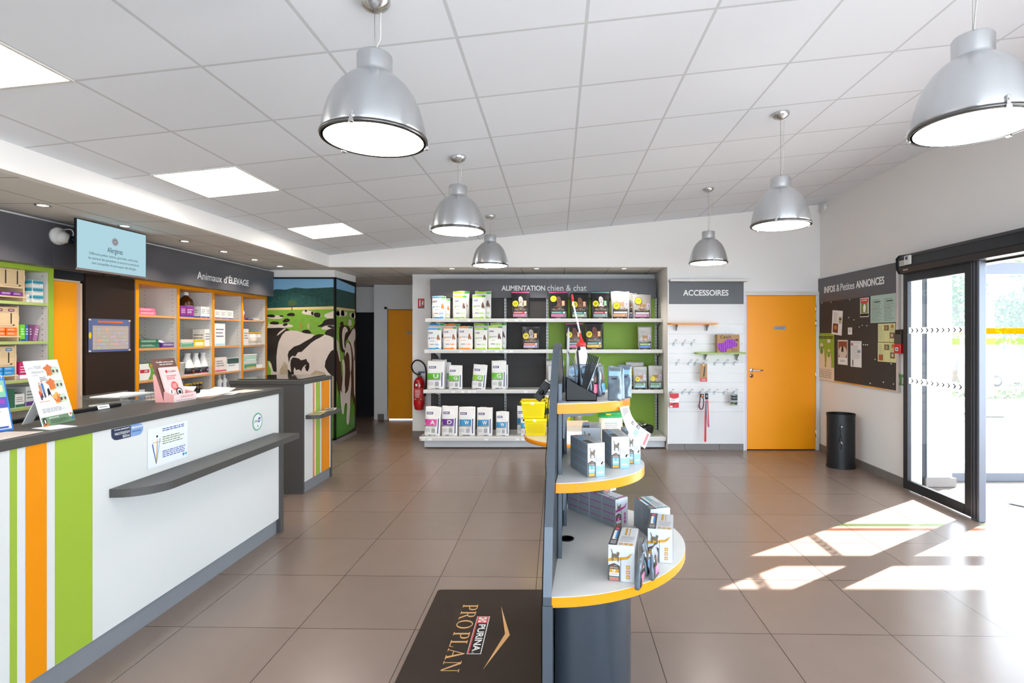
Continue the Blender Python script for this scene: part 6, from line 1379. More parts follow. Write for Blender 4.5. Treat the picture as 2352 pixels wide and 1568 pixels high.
# waste bin
bn = thing('waste_bin', 'black oval metal waste bin with a cut out cat motif by the right wall', 'waste bin', (3.235, 6.1, 0))
BB = mat('bin_black', '#1B1C1F', .45, metal=.2)
def oval(mb, ra, rb, z0, z1, m, n=48, cap=True, c=(3.235, 6.1)):
    vs = [(c[0]+ra*math.cos(t), c[1]+rb*math.sin(t), z) for z in (z0, z1) for t in [i*math.tau/n for i in range(n)]]
    fs_ = [(i, (i+1) % n, n+(i+1) % n, n+i) for i in range(n)]
    mb.add(vs, fs_, m, True)
    if cap: mb.add(vs, [tuple(range(n))[::-1], tuple(range(n, 2*n))], m)
b = MB(); oval(b, .150, .13, .02, .60, BB, cap=False); oval(b, .143, .123, .06, .60, BB, cap=False); oval(b, .143, .123, .05, .06, BB); oval(b, .154, .134, .585, .612, BB, cap=False); b.build('body', bn)
b = MB(); oval(b, .156, .136, 0.001, .035, BB); b.build('base', bn)
b = MB(); 
def on_bin(u, v, off=.0015):
    t = math.radians(-90)+u; return (3.235+(.150+off)*math.cos(t), 6.1+(.13+off)*math.sin(t), v)
for pts, r in (([(-.55, .30), (-.45, .40), (-.5, .47), (-.40, .50)], .004), ([(-.42, .22), (-.36, .33), (-.42, .38)], .004)):
    b.tube([on_bin(u, v) for u, v in spline(pts, False, 4)], r, BLACK, 6)
b.tube([on_bin(u, v) for u, v in spline([(-.40, .475), (-.36, .485), (-.34, .47)], False, 4)], .007, CHROME, 6); b.tube([on_bin(u, v) for u, v in spline([(-.42, .30), (-.39, .31), (-.37, .28)], False, 4)], .008, CHROME, 6)
b.build('cat_cutout', bn)

# ================================================================== COW MURAL on the column
cm = thing('photo_mural', 'large photo mural of black and white cows in a pasture wrapped round a column', 'mural', (-3.4, 7.36, .06))
MF = FRONT(0, 7.3505, 0)
def mp(cx, cy): return (wx(610+cx/3.823, 7.35), wz(620+cy/3.823, 7.35))
b = MB(); x0 = -3.99; b.box(x0, 7.352, .058, -3.055, 7.369, 2.30, BLACKM)
b.M = MF
SKYM = mat('print_sky', '#7FB2D6', .35, var=.06, vscale=1.5); FOR = mat('print_forest', '#1B4440', .35, var=.95, vscale=34); FLD = mat('print_field', '#6E9A34', .35, var=.30, vscale=16, stretch=(1, 1, 5)); WHT = mat('print_wheat', '#C9B47A', .35, var=.1, vscale=12, stretch=(1, 1, 6)); GRS = mat('print_grass', '#3E7A24', .35, var=.5, vscale=45)
HW = mat('print_cow_white', '#C9BBB0', .35, var=.10, vscale=6); HK = mat('print_cow_black', '#1E1816', .35); HS = mat('print_cow_soil', '#A8977E', .35, var=.3, vscale=14); HB = mat('print_cow_brown', '#33201A', .35, var=.3, vscale=10)
def mpoly(pts, m, off, sm=False, f=mp):
    q = [f(*p) for p in pts]
    if sm: q = spline(q, True, 4)
    b.poly(q, m, off)
mpoly([(15, 68), (598, 68), (598, 200), (15, 200)], SKYM, .0005)
mpoly([(15, 200), (90, 168), (180, 172), (260, 153), (350, 162), (450, 158), (598, 150), (598, 326), (15, 332)], FOR, .0009)
mpoly([(15, 352), (598, 345), (598, 318), (15, 334)], WHT, .0013)
mpoly([(15, 1505), (598, 1505), (598, 346), (15, 353)], FLD, .0009)
mpoly([(15, 1505), (598, 1505), (598, 1240), (15, 1240)], GRS, .0013)
mpoly([(195, 300), (205, 275), (240, 262), (268, 275), (272, 300), (245, 318), (215, 315)], mat('print_tree', '#35502F', .4, var=.3, vscale=30), .0017, True); mpoly([(228, 355), (236, 355), (235, 312), (230, 312)], HB, .0017)
for pts, m in (([(320, 378), (330, 358), (360, 350), (400, 362), (430, 372), (470, 376), (490, 405), (470, 416), (440, 410), (400, 396), (350, 390)], HW), ([(345, 352), (365, 352), (362, 366), (345, 364)], HK), ([(430, 375), (475, 378), (482, 410), (450, 415), (425, 400)], HK), ([(400, 370), (420, 368), (418, 396), (404, 392)], HK),
             ([(20, 420), (30, 400), (80, 398), (130, 398), (155, 408), (140, 425), (80, 430)], HW), ([(20, 412), (22, 392), (60, 390), (82, 400), (75, 415)], HK), ([(120, 400), (150, 398), (156, 412), (130, 410)], HK), ([(188, 398), (200, 380), (240, 376), (258, 388), (250, 402), (210, 404)], HK), ([(150, 452), (165, 432), (195, 424), (215, 438), (205, 452), (170, 460)], HK),
             ([(22, 490), (30, 465), (60, 460), (120, 475), (180, 470), (235, 485), (230, 500), (140, 508), (20, 505)], HW), ([(35, 470), (60, 452), (110, 456), (115, 475), (70, 478)], HK), ([(150, 478), (180, 466), (195, 480), (165, 492)], HK),
             ([(515, 400), (530, 385), (570, 370), (598, 362), (598, 418), (540, 420)], HW), ([(455, 492), (490, 475), (520, 440), (560, 428), (598, 432), (598, 480), (540, 485), (490, 500)], HK), ([(490, 515), (520, 490), (560, 480), (598, 490), (598, 522), (530, 524)], HW), ([(530, 440), (560, 436), (566, 470), (540, 478)], HW), ([(540, 492), (575, 486), (598, 500), (590, 515)], HK),
             ([(525, 545), (550, 522), (598, 518), (598, 585), (530, 570)], HK), ([(318, 545), (330, 528), (370, 524), (395, 540), (398, 556), (330, 556)], HK)):
    mpoly(pts, m, .0018 if m is HW else .0022, True)
mpoly([(305, 462), (318, 462), (316, 520), (306, 520)], mat('print_post', '#A8763A', .4), .0018); mpoly([(368, 472), (384, 472), (382, 520), (370, 520)], HS, .0018)
# the big cow
mpoly([(15, 512), (110, 506), (175, 508), (215, 528), (150, 560), (110, 640), (100, 720), (96, 800), (98, 890), (75, 900), (60, 860), (40, 800), (15, 795)], HK, .0026)
mpoly([(175, 538), (215, 530), (270, 532), (350, 556), (430, 568), (520, 566), (570, 580), (599, 604), (599, 1000), (420, 1000), (40, 1000), (48, 880), (28, 830), (26, 798), (50, 820), (66, 888), (98, 896), (96, 760), (104, 690), (120, 620), (145, 570)], HW, .0030)
mpoly([(98, 575), (120, 545), (165, 512), (182, 514), (140, 548), (110, 572)], HW, .0034)
mpoly([(520, 566), (470, 562), (430, 572), (400, 598), (350, 625), (300, 655), (250, 672), (205, 712), (195, 745), (205, 815), (218, 770), (235, 752), (262, 758), (285, 722), (318, 718), (345, 692), (400, 640), (440, 612), (485, 590)], HK, .0034)
mpoly([(218, 830), (222, 790), (240, 766), (262, 768), (292, 776), (312, 792), (345, 784), (358, 778), (366, 800), (384, 820), (386, 850), (374, 888), (356, 884), (346, 850), (362, 826), (340, 840), (325, 858), (314, 888), (294, 872), (268, 878), (256, 852), (246, 880), (252, 920), (228, 905), (222, 870)], HK, .0034)
mpoly([(599, 698), (575, 712), (552, 745), (526, 800), (520, 850), (548, 895), (580, 925), (599, 936)], HK, .0034)
mpoly([(130, 870), (165, 800), (192, 830), (200, 880), (250, 925), (250, 990), (110, 990)], HS, .0032); mpoly([(380, 930), (440, 880), (520, 900), (560, 960), (420, 990)], HS, .0032)
mpoly([(195, 870), (210, 880), (245, 920), (200, 925)], HK, .0036)
mpoly([(585, 940), (600, 940), (600, 1230), (588, 1230)], HS, .0036)
for x0_, x1_ in (((598, 618)),): b.rect(mp(598, 0)[0], .058, -3.055, 2.30, BLACKM, .004)
b.rect(-3.99, 2.275, -3.055, 2.30, BLACKM, .004); b.rect(-3.99, .058, -3.055, .085, BLACKM, .004); b.M = Matrix()
b.build('front_panel', cm)
XS = -3.055
def sp(cx, cy):
    Y = yx(610+cx/3.823, XS+.004); return (Y, wz(620+cy/3.823, Y))
YE = sp(790, 0)[0]
b = MB(); b.box(-3.069, 7.352, .06, XS, YE+.02, 2.30, BLACKM); b.M = LEFTW(XS+.0005, 0, 0)
def smp(pts, m, off, sm=False): mpoly(pts, m, off, sm, sp)
smp([(620, 75), (785, 148), (785, 225), (620, 180)], SKYM, .0005); smp([(620, 162), (700, 182), (785, 205), (785, 345), (620, 328)], FOR, .0009); smp([(620, 325), (785, 345), (785, 360), (620, 348)], WHT, .0012)
smp([(620, 345), (785, 358), (785, 1100), (620, 1250)], FLD, .0009); smp([(620, 1240), (640, 1080), (785, 1060), (785, 1380), (620, 1495)], GRS, .0013)
for pts, m in (([(625, 400), (630, 365), (660, 350), (690, 362), (715, 370), (712, 400), (670, 408)], HW), ([(625, 395), (628, 362), (645, 360), (650, 400)], HK), ([(665, 395), (668, 355), (690, 360), (690, 402)], HK), ([(742, 410), (745, 375), (785, 380), (785, 425)], HW), ([(755, 410), (760, 378), (778, 380), (776, 420)], HK), ([(728, 480), (732, 438), (752, 438), (755, 485)], HW), ([(655, 475), (662, 455), (682, 455), (685, 490), (665, 492)], HK)):
    smp(pts, m, .0018, True)
smp([(648, 520), (655, 495), (690, 485), (735, 500), (745, 560), (700, 640), (690, 720), (660, 700), (648, 600)], HK, .0024, True)
smp([(745, 540), (770, 505), (787, 520), (787, 1120), (765, 1140), (745, 900), (735, 650)], HB, .0024, True)
smp([(620, 700), (640, 720), (660, 800), (668, 900), (690, 1060), (655, 1100), (635, 1060), (620, 940)], HB, .0027)
smp([(690, 700), (720, 640), (745, 700), (760, 800), (765, 1000), (745, 1180), (715, 1200), (695, 1020)], HB, .0028, True)
smp([(672, 560), (685, 505), (705, 500), (722, 535), (700, 560), (690, 640), (700, 700), (680, 680)], HW, .0032, True)
smp([(725, 600), (745, 560), (770, 515), (787, 530), (787, 600), (775, 640), (782, 720), (774, 790), (762, 700), (745, 640)], HW, .0034, True)
smp([(700, 690), (715, 640), (740, 655), (752, 720), (755, 850), (742, 900), (735, 760), (715, 720), (695, 760)], HW, .0036, True)
smp([(672, 800), (688, 790), (698, 860), (694, 1000), (700, 1060), (684, 1105), (668, 1050), (680, 920)], HW, .004, True)
smp([(655, 1060), (680, 1090), (725, 1050), (745, 900), (752, 1000), (745, 1100), (740, 1240), (728, 1350), (710, 1330), (715, 1180), (695, 1180), (685, 1260), (668, 1240)], HW, .0042, True)
smp([(772, 800), (785, 780), (787, 1120), (776, 1080)], HW, .004)
smp([(620, 600), (640, 640), (660, 800), (650, 800), (628, 690)], HW, .0034)
b.rect(7.352, .06, 7.385, 2.30, BLACKM, .005); b.rect(YE, .06, YE+.02, 2.30, BLACKM, .005); b.rect(7.352, 2.28, YE+.02, 2.30, BLACKM, .005); b.rect(7.352, .06, YE+.02, .085, BLACKM, .005)
b.M = Matrix(); b.build('side_panel', cm)
# ================================================================== CENTRAL DISPLAY STAND
gd = thing('display_stand', 'grey fin shaped display stand with three white half round shelves edged in orange', 'display stand', (0, 2.43, 0))
YG = 2.43
def finx(y): return .003 + .070*(y-YG)          # the fin stands very slightly askew to the room
prof = [(1.90, 0), (1.90, .57), (1.955, .80), (2.03, .95), (2.12, 1.15), (2.20, 1.29), (2.28, 1.38), (2.36, 1.445), (2.43, 1.465), (2.50, 1.445), (2.58, 1.38), (2.66, 1.29), (2.74, 1.15), (2.83, .95), (2.905, .80), (2.96, .57), (2.96, 0)]
def fin(mb, pr, dx0, dx1, m, smooth=False):
    n = len(pr); tri = tessellate_polygon([[Vector((p[0], p[1], 0)) for p in pr]])
    vs = [(finx(p[0])+dx0, p[0], p[1]) for p in pr] + [(finx(p[0])+dx1, p[0], p[1]) for p in pr]
    mb.add(vs, [tuple(t) for t in tri] + [tuple(i+n for i in t) for t in tri], m)
    mb.add(vs, [(i, (i+1) % n, n+(i+1) % n, n+i) for i in range(n)], m, smooth)
b = MB(); fin(b, prof, -.014, .012, SLATED); b.build('fin_panel', gd)
# lighter metal edge band
b = MB(); inner = [(YG+(y-YG)*.955, z if z < .5 else z-.012) for y, z in prof]
for k in range(len(prof)-1):
    (y0, z0), (y1, z1) = prof[k], prof[k+1]; (a0, c0), (a1, c1) = inner[k], inner[k+1]
    X0, X1 = finx(y0), finx(y1); e0, e1 = -.0165, .0145
    n0 = .0025*(-1 if k < 8 else 1)
    vs = [(X0+e0, y0+n0, z0), (X0+e1, y0+n0, z0), (X1+e1, y1+n0, z1), (X1+e0, y1+n0, z1), (X0+e0, a0, c0), (X0+e1, a0, c0), (X1+e1, a1, c1), (X1+e0, a1, c1)]
    b.add(vs, [(0, 1, 2, 3), (1, 5, 6, 2), (5, 4, 7, 6), (4, 0, 3, 7), (0, 4, 5, 1), (3, 2, 6, 7)], SLATEM)
b.build('edge_frame', gd)
for yy, zt_ in ((2.24, 1.30), (2.62, 1.30)):
    b = MB(); b.box(finx(yy)+.012, yy-.012, .03, finx(yy)+.030, yy+.012, zt_, SLATEM, .003); b.build('upright', gd)
def half_shelf(z, ry, rx, th, y_c=YG, nm='half_shelf', x0=.0, lab=None):
    n = 40; o_ = [(finx(y_c-ry*math.cos(math.pi*i/n))+.014+x0+(rx-.012)*math.sin(math.pi*i/n), y_c-ry*math.cos(math.pi*i/n)) for i in range(n+1)]
    b = MB(); b.prism([(x, y) for x, y in o_], z-.002, z, WHITE); b.prism([(x0+(x-x0)*.993, y_c+(y-y_c)*.993) for x, y in o_], z-th, z-.002, WHITE)
    s_ = b.build(nm, gd)
    b = MB(); vs = []
    oo = o_
    for zz in (z-th, z-.0025): vs += [(x, y, zz) for x, y in oo]
    m_ = len(oo); b.add(vs, [(i, i+1, m_+i+1, m_+i) for i in range(m_-1)], ORANGE, True)
    b.build('edge_band', s_)
    return s_
s0 = half_shelf(.57, .53, .572, .038, x0=-.002); s1 = half_shelf(.92, .33, .39, .040); s2 = half_shelf(1.222, .25, .325, .042)
b = MB(Matrix.Translation((.043, 2.445, .5702))); b.lathe([(.034, 0), (.034, .003), (.028, .004), (.026, -.004)], BLACK, 32); b.lathe([(0, .0006), (.0335, .0006)], BLACK, 32); b.build('cable_grommet', s0)
for z, l, y in ((1.18, .14, 2.24), (1.18, .14, 2.62), (.88, .2, 2.24), (.88, .2, 2.62), (.532, .3, 2.24), (.532, .3, 2.62)):
    b = MB(); b.prism([(.024, z-.001), (.026+l, z-.001), (.026+l-.02, z-.014), (.05, z-.02), (.036, z-.034), (.03, z-.11), (.024, z-.11)], y-.006, y+.006, SLATEM, axis='y'); b.build('bracket', gd)
b = MB(); n = 40; o_ = [(.018+.307*math.sin(math.pi*i/n)**.75 if 0 < i < n else finx(YG-.40*(1 if i == 0 else -1))+.016, YG-.40*math.copysign(abs(math.cos(math.pi*i/n))**.85, math.cos(math.pi*i/n))) for i in range(n+1)]
b.prism(o_, 0.001, .531, mat('pedestal_slate', '#363D46', .35, metal=.25, spec=.5), smooth=True); b.build('pedestal', gd)
b = MB(); fin(b, [(1.893, 0.001), (1.893, .54), (1.90, .54), (1.90, 0.001)], -.018, .018, SLATEM); b.build('foot_plate', gd)

# lamp on the fin's left side with its cable
lp = thing('display_spotlight', 'small black box spotlight on a white arm clamped to the left of the display fin', 'spotlight', (-.05, 2.32, 1.25))
M = Matrix.Translation((wx(1247, 2.3), 2.30, wz(896, 2.3))) @ Matrix.Rotation(math.radians(35), 4, 'Y')
b = MB(M); b.box(-.018, -.022, -.046, .018, .022, .040, BLACK, .003); 
for k in range(12):
    a = k*math.tau/12; b.box(.012*math.cos(a)-.002, -.028, .0-.008+.012*math.sin(a)-.002, .012*math.cos(a)+.002, -.022, -.008+.012*math.sin(a)+.002, BLACK)
b.lathe([(0, .021), (.011, .021), (.011, .028), (0, .028)], BLACK, 20, (0, 0, -.008), axis='y'); b.build('housing', lp)
b = MB(M); b.box(-.017, -.021, .040, .017, .021, .046, mat('lamp_window', '#B9B6B2', .3), .001); b.build('lens', lp)
b = MB(); b.tube([(wx(1247, 2.3), 2.30, wz(900, 2.3)), (wx(1262, 2.3), 2.32, wz(904, 2.3)), (-.012, 2.33, wz(906, 2.3))], .008, PAPER, 10); b.build('arm', lp)
b = MB(); pts = [(wx(1262, 2.25), 2.27, wz(908, 2.25)), (wx(1259, 2.25), 2.26, wz(925, 2.25)), (wx(1258, 2.2), 2.2, wz(950, 2.2)), (wx(1257.5, 2.1), 2.12, wz(1000, 2.12)), (wx(1253, 2.05), 2.05, wz(1060, 2.05)), (wx(1256, 2.05), 2.05, wz(1105, 2.05)), (-.045, 2.05, wz(1125, 2.05)), (-.06, 2.06, .4), (-.06, 2.1, .01)]
b.tube(spline(pts, False, 5), .0022, BLACK, 6); b.build('cable', lp)
b = MB(); b.box(wx(1255, 2.2), 2.19, wz(950, 2.2), wx(1260.5, 2.2), 2.21, wz(937, 2.2), BLACK, .003); b.build('inline_switch', lp)

# ---- cat food cartons on the stand
BOXG = mat('carton_pearl', '#CBD0D6', .3, spec=.6); BOXS = mat('carton_side_grey', '#9AA0A6', .35); CARDK = mat('carton_charcoal', '#3A3A3E', .35)
def food_box(x, y, z, rot, w, d, h, accent, lab, stripe=None, tone='nf', n_side=(2, 4), foot=None, grp='cat food cartons on the display stand'):
    """x, y = front left bottom corner; front faces the camera when rot = 0; rot turns about that corner"""
    M = Matrix.Translation((x, y, z+.0006)) @ Matrix.Rotation(math.radians(rot), 4, 'Z')
    t_ = tag(MB(M).box(0, 0, 0, w, d, h, BOXG, .0012).build('food_carton'), lab, 'food carton', grp)
    A = col(accent, .35); b = MB(M @ frame((0, -.0006, 0), (1, 0, 0), (0, 0, 1)))
    W, H = w, h
    # front: cat, black panel with coloured window, seam, right half icons or feeding picture
    b.rect(W*.47, 0.0, W*.485, H*.66, BLACK, .0004)
    if tone == 'nf':
        b.poly([(0, H*.62), (W*.3, H*.66), (W*.7, H*.70), (W*.88, H*.80), (W*.9, H*.78), (W*.75, H*.64), (W*.4, H*.58), (0, H*.54)], A, .0003)
    CG_ = mat('print_tabby', '#6A5E50', .5, var=.5, vscale=160)
    b.poly([(W*.10, H*.58), (W*.13, H*.66), (W*.15, H*.76), (W*.10, H*.88), (W*.13, H*.89), (W*.19, H*.77), (W*.32, H*.76), (W*.34, H*.83), (W*.38, H*.80), (W*.42, H*.83), (W*.43, H*.75), (W*.40, H*.71), (W*.41, H*.58), (W*.37, H*.52), (W*.35, H*.64), (W*.22, H*.66), (W*.2, H*.56), (W*.14, H*.56), (W*.16, H*.66)], CG_, .0008)
    b.poly([(W*.01, H*.43), (W*.23, H*.50), (W*.45, H*.43), (W*.45, H*.01), (W*.01, H*.01)], CARDK, .0006)
    b.rect(W*.15, H*.425, W*.20, H*.45, RED, .001); b.text('PURINA', W*.21, H*.43, W*.33, H*.448, PAPER, .001); b.text('PRO PLAN', W*.08, H*.39, W*.38, H*.415, col('#CBA878'), .001); b.lines(W*.06, H*.36, W*.4, H*.38, 1, PAPER, .001, fill=.6)
    if tone == 'nf':
        b.rect(W*.05, H*.24, W*.41, H*.34, A, .001); b.text('NF', W*.17, H*.26, W*.29, H*.325, PAPER, .0014, True); b.rect(W*.05, H*.14, W*.41, H*.24, PAPER, .001); b.lines(W*.08, H*.18, W*.38, H*.215, 1, INK, .0014, fill=.5); b.rect(W*.05, H*.135, W*.41, H*.15, TEAL, .0014); b.rect(W*.05, H*.02, W*.41, H*.12, col(foot or '#B8786A'), .001)
        for k in range(3): b.rect(W*.68, H*(.09+k*.135), W*.82, H*(.09+k*.135+.105), A, .0006); b.disc(W*.75, H*(.14+k*.135), W*.03, PAPER, .001, 12); b.disc(W*.75, H*(.14+k*.135), W*.015, BLACK, .0012, 10)
        b.lines(W*.72, H*.68, W*.85, H*.72, 1, INK, .0006)
    else:
        b.rect(W*.06, H*.12, W*.40, H*.34, A, .001); b.rect(W*.21, H*.26, W*.25, H*.32, NV, .0014); b.rect(W*.06, H*.19, W*.40, H*.22, PAPER, .0014); b.rect(W*.06, H*.03, W*.40, H*.11, col('#D89A3A'), .001)
        b.rect(W*.50, .0005, W*.99, H*.30, col('#8CC8EA', .35), .0004); b.poly([(W*.50, H*.30), (W*.99, H*.30), (W*.9, H*.36), (W*.74, H*.30), (W*.6, H*.34)], col('#8CC8EA', .35), .0004)
        b.lines(W*.56, H*.44, W*.84, H*.58, 4, INK, .0006, fill=.25); b.poly([(W*.80, H*.34), (W*.92, H*.43), (W*.86, H*.46), (W*.76, H*.39)], BLACK, .0008); b.poly([(W*.86, H*.43), (W*.98, H*.46), (W*.99, H*.41), (W*.9, H*.40)], col('#D9A08A'), .0009); b.disc(W*.73, H*.13, W*.17, PAPER, .0008, 24, W*.07); b.disc(W*.73, H*.145, W*.08, col('#C89080'), .001, 16, W*.03)
    b.build('front_print', t_)
    # left side
    for fr_, nm in ((frame((-.0006, d, 0), (0, -1, 0), (0, 0, 1)), 'side_print'), (frame((w+.0006, 0, 0), (0, 1, 0), (0, 0, 1)), 'side_print')):
        b = MB(M @ fr_); D = d; b.rect(.001, .001, D-.001, H-.001, BOXS, 0)
        cols_, rows = n_side
        for i in range(cols_):
            b.rect(D*i/cols_, .001, D*i/cols_+.001, H-.001, BOXG, .0003)
            for j in range(rows):
                b.rect(D*(i+.06)/cols_, H*(j+.84)/rows, D*(i+.94)/cols_, H*(j+.94)/rows, A, .0004); b.lines(D*(i+.08)/cols_, H*(j+.1)/rows, D*(i+.92)/cols_, H*(j+.75)/rows, 6, mat('micro_text', '#868C94', .5), .0003, fill=.3, ragged=.1, seed=i*4+j)
        b.build(nm, t_)
    b = MB(M @ frame((0, 0, h+.0006), (1, 0, 0), (0, 1, 0))); D = d
    if tone == 'nf':
        b.rect(0.001, .001, W*.33, D-.001, CARDK, 0); b.rect(W*.08, D*.30, W*.24, D*.78, PAPER, .0004); b.rect(W*.18, D*.32, W*.24, D*.78, BC, .0006); b.rect(W*.1, D*.82, W*.24, D*.94, mat('carton_rose', '#D2546A'), .0006); b.lines(W*.06, D*.05, W*.28, D*.24, 3, PAPER, .0005)
        b.rect(W*.52, D*.55, W*.60, D*.95, A, .0004); b.rect(W*.68, D*.52, W*.71, D*.93, A, .0004); b.lines(W*.42, D*.2, W*.95, D*.5, 6, INK, .0004, fill=.2)
        for k in range(3): b.rect(W*(.40+k*.19), D*.05, W*(.54+k*.19), D*.12, A, .0004)
    else:
        b.rect(W*.04, D*.04, W*.40, D*.38, CARDK, 0); b.rect(W*.06, D*.42, W*.40, D*.80, A, .0002); b.rect(W*.1, D*.84, W*.34, D*.95, mat('carton_rose', '#D2546A'), .0002); b.lines(W*.48, D*.08, W*.95, D*.92, 12, INK, .0003, fill=.2)
    b.build('top_print', t_)
    return t_
NFc = '#C8932A'
food_box(.193, 2.03, .57, -13, .100, .195, .136, NFc, 'white and gold food carton nearest the camera on the bottom display shelf')
food_box(.372, 2.20, .57, -13, .100, .195, .136, NFc, 'white and gold food carton behind the leaning pouches on the bottom display shelf')
food_box(.425, 2.437, .57, 15, .098, .19, .136, '#3FA8A8', 'white and turquoise food carton at the back right of the bottom display shelf')
food_box(.281, 2.578, .57, 38, .083, .19, .136, '#B82A94', 'white and magenta food carton with its front showing on the bottom display shelf', n_side=(2, 4))
dx, dy = -.192*math.sin(math.radians(38)), .192*math.cos(math.radians(38))
food_box(.281+dx, 2.578+dy, .57, 38, .083, .172, .136, '#B82A94', 'white and magenta food carton set behind another in line on the bottom display shelf', n_side=(2, 4))
food_box(.236, 2.69, .707, 38, .083, .15, .13, '#B82A94', 'magenta food carton stacked on top of the magenta pair, under the middle shelf')
BLc = '#7FB4DC'
food_box(.124, 2.178, .92, 19, .076, .20, .138, BLc, 'pearl and blue food carton nearest the fin on the middle display shelf', tone='bl')
food_box(.236, 2.325, .92, 7, .080, .20, .138, BLc, 'pearl and blue food carton at the centre of the middle display shelf', tone='bl')
food_box(.318, 2.41, .92, 3, .058, .18, .138, BLc, 'pearl and blue food carton under the hanging sheet on the middle display shelf', tone='bl')
food_box(.118, 2.552, .92, -4, .090, .18, .138, BLc, 'pearl and blue food carton at the back left of the middle display shelf', tone='bl')

# ---- pouches
PCH = mat('pouch_silver_blue', '#76838E', .28, metal=.5, var=.25, vscale=40); PCD = mat('pouch_dark', '#2E3A48', .3)
def pouch(x, y, z, w, h, rot, tilt, lab, seed, dark=False, grp='small wet food pouches'):
    M = Matrix.Translation((x, y, z+.001)) @ Matrix.Rotation(math.radians(rot), 4, 'Z') @ Matrix.Rotation(math.radians(tilt), 4, 'X')
    g = Bag(M, w, h, .022, PCH, seed, wr=.0012, fold=.9)
    if dark: g.rect(.08, .04, .92, .55, BLACK, .0012); g.rect(.2, .12, .8, .42, BC if seed % 2 else PK, .0018); g.poly([(.3, .5), (.5, .75), (.75, .6), (.6, .45)], col('#6E5A4A'), .002)
    else:
        g.lines(.12, .1, .88, .6, 9, col('#5A6E80'), .0014, .3, seed); g.rect(.1, .72, .9, .86, col('#8FB8D8'), .0014)
    g.rect(.3, .62, .7, .66, RED if dark else NV, .0018)
    return tag(g.mb.build('food_pouch'), lab, 'pouch', grp)
pouch(.245, 2.28, 1.222, .060, .145, -25, 0, 'silver blue pouch standing leftmost of the three on the right of the top display shelf', 61)
pouch(.272, 2.31, 1.222, .055, .14, -70, 0, 'silver pouch seen edge on between two others on the top display shelf', 62, True)
pouch(.300, 2.38, 1.222, .062, .145, -20, 0, 'silver blue pouch at the right end of the top display shelf', 63)
pouch(.165, 2.42, 1.222, .07, .135, 55, 0, 'silver pouch with dark print right behind the black holder', 64, True)
pouch(.200, 2.45, 1.222, .07, .14, 70, 0, 'silver pouch with yellow print second behind the black holder', 65, True)
pouch(.135, 2.47, 1.222, .075, .145, 30, 0, 'silver blue pouch behind the bundle of black sticks', 66)
pouch(.085, 2.46, 1.222, .07, .14, 10, 0, 'silver blue pouch in front of the white bottle', 67)
pouch(.302, 1.985, .57, .075, .118, 70, 6, 'dark and silver pouch leaning against the nearest gold carton', 68, True)
pouch(.352, 2.10, .57, .075, .12, 72, -6, 'dark pouch in the middle between the two gold cartons', 69, True)
pouch(.372, 2.06, .57, .075, .118, 66, 0, 'silver edged pouch leaning nearest the rear gold carton', 70, True)

# ---- black holder with sticks
hd_ = thing('leaflet_box', 'black wedge shaped plastic holder on the top display shelf', 'holder', (.10, 2.31, 1.223))
zb = 1.223; xa, xb, ya, yb = wx(1299, 2.26)+.002, wx(1371, 2.26), 2.255, 2.37
b = MB()
for y in (ya, yb-.003): b.prism([(xa, zb), (xb, zb), (xb, zb+.020), (xb-.006, zb+.026), (xa+.004, zb+.094), (xa, zb+.094)], y, y+.003, BLACK, axis='y')
b.box(xa, ya, zb, xb, yb, zb+.004, BLACK); b.box(xa, ya, zb, xa+.003, yb, zb+.094, BLACK); b.box(xb-.003, ya, zb, xb, yb, zb+.02, BLACK); b.build('body', hd_)
b = MB(); b.box(xa+.055, ya+.003, zb+.004, xa+.058, yb-.003, zb+.06, BLACK); b.add([(xa+.06, ya+.004, zb+.055), (xb-.004, ya+.004, zb+.022), (xb-.004, yb-.004, zb+.022), (xa+.06, yb-.004, zb+.055)], [(0, 1, 2, 3)], CLR); b.build('divider', hd_)
for k in range(7):
    x0, y0 = .098+k*.0042, 2.285+k*.011; x1, y1 = wx(1351+k*4.3, 2.3), y0+.02
    b = MB(); z0, z1_ = zb+.03, wz(812+k*1.6, 2.3)
    sm_ = mat('stick_black', '#101114', .5, spec=.2)
    b.add([(x0, y0, z0), (x0+.005, y0, z0), (x1+.0055, y1, z1_), (x1, y1, z1_), (x0, y0+.006, z0), (x0+.005, y0+.006, z0), (x1+.0055, y1+.006, z1_), (x1, y1+.006, z1_)], [(0, 1, 2, 3), (4, 7, 6, 5), (0, 4, 5, 1), (1, 5, 6, 2), (2, 6, 7, 3), (3, 7, 4, 0)], sm_)
    if k == 6: b.add([(x0+.0052, y0-.0006, z0), (x0+.007, y0-.0006, z0), (x1+.0075, y1-.0006, z1_), (x1+.0057, y1-.0006, z1_)], [(0, 1, 2, 3)], GREYM)
    tag(b.build('black_stick'), ('leftmost', 'second', 'third', 'fourth', 'fifth', 'sixth', 'rightmost')[k]+' of the fanned flat black sticks in the black holder', 'stick', 'fanned black sticks')
Z2 = lambda p, Y=2.3: wz(p, Y); X2 = lambda p, Y=2.3: wx(p, Y)
b = MB(); b.tube([(X2(1327), 2.3, zb+.02), (X2(1329), 2.3, Z2(850)), (X2(1325), 2.29, Z2(812)), (X2(1325), 2.29, Z2(808)), (X2(1327), 2.285, Z2(801))], .0024, BLACK, 8); b.lathe([(0, 0), (.008, 0), (.008, .004), (0, .004)], BLACK, 20, (X2(1329), 2.28, Z2(800)), axis='y'); tag(b.build('black_wand'), 'thin black wand with round end before the white bottle', 'wand')
b = MB(); b.tube([(X2(1331), 2.31, zb+.02), (X2(1330), 2.31, Z2(840)), (X2(1327.5), 2.305, Z2(806))], .0024, BLACK, 8); tag(b.build('black_wand'), 'thin straight black wand right beside the round ended one', 'wand')
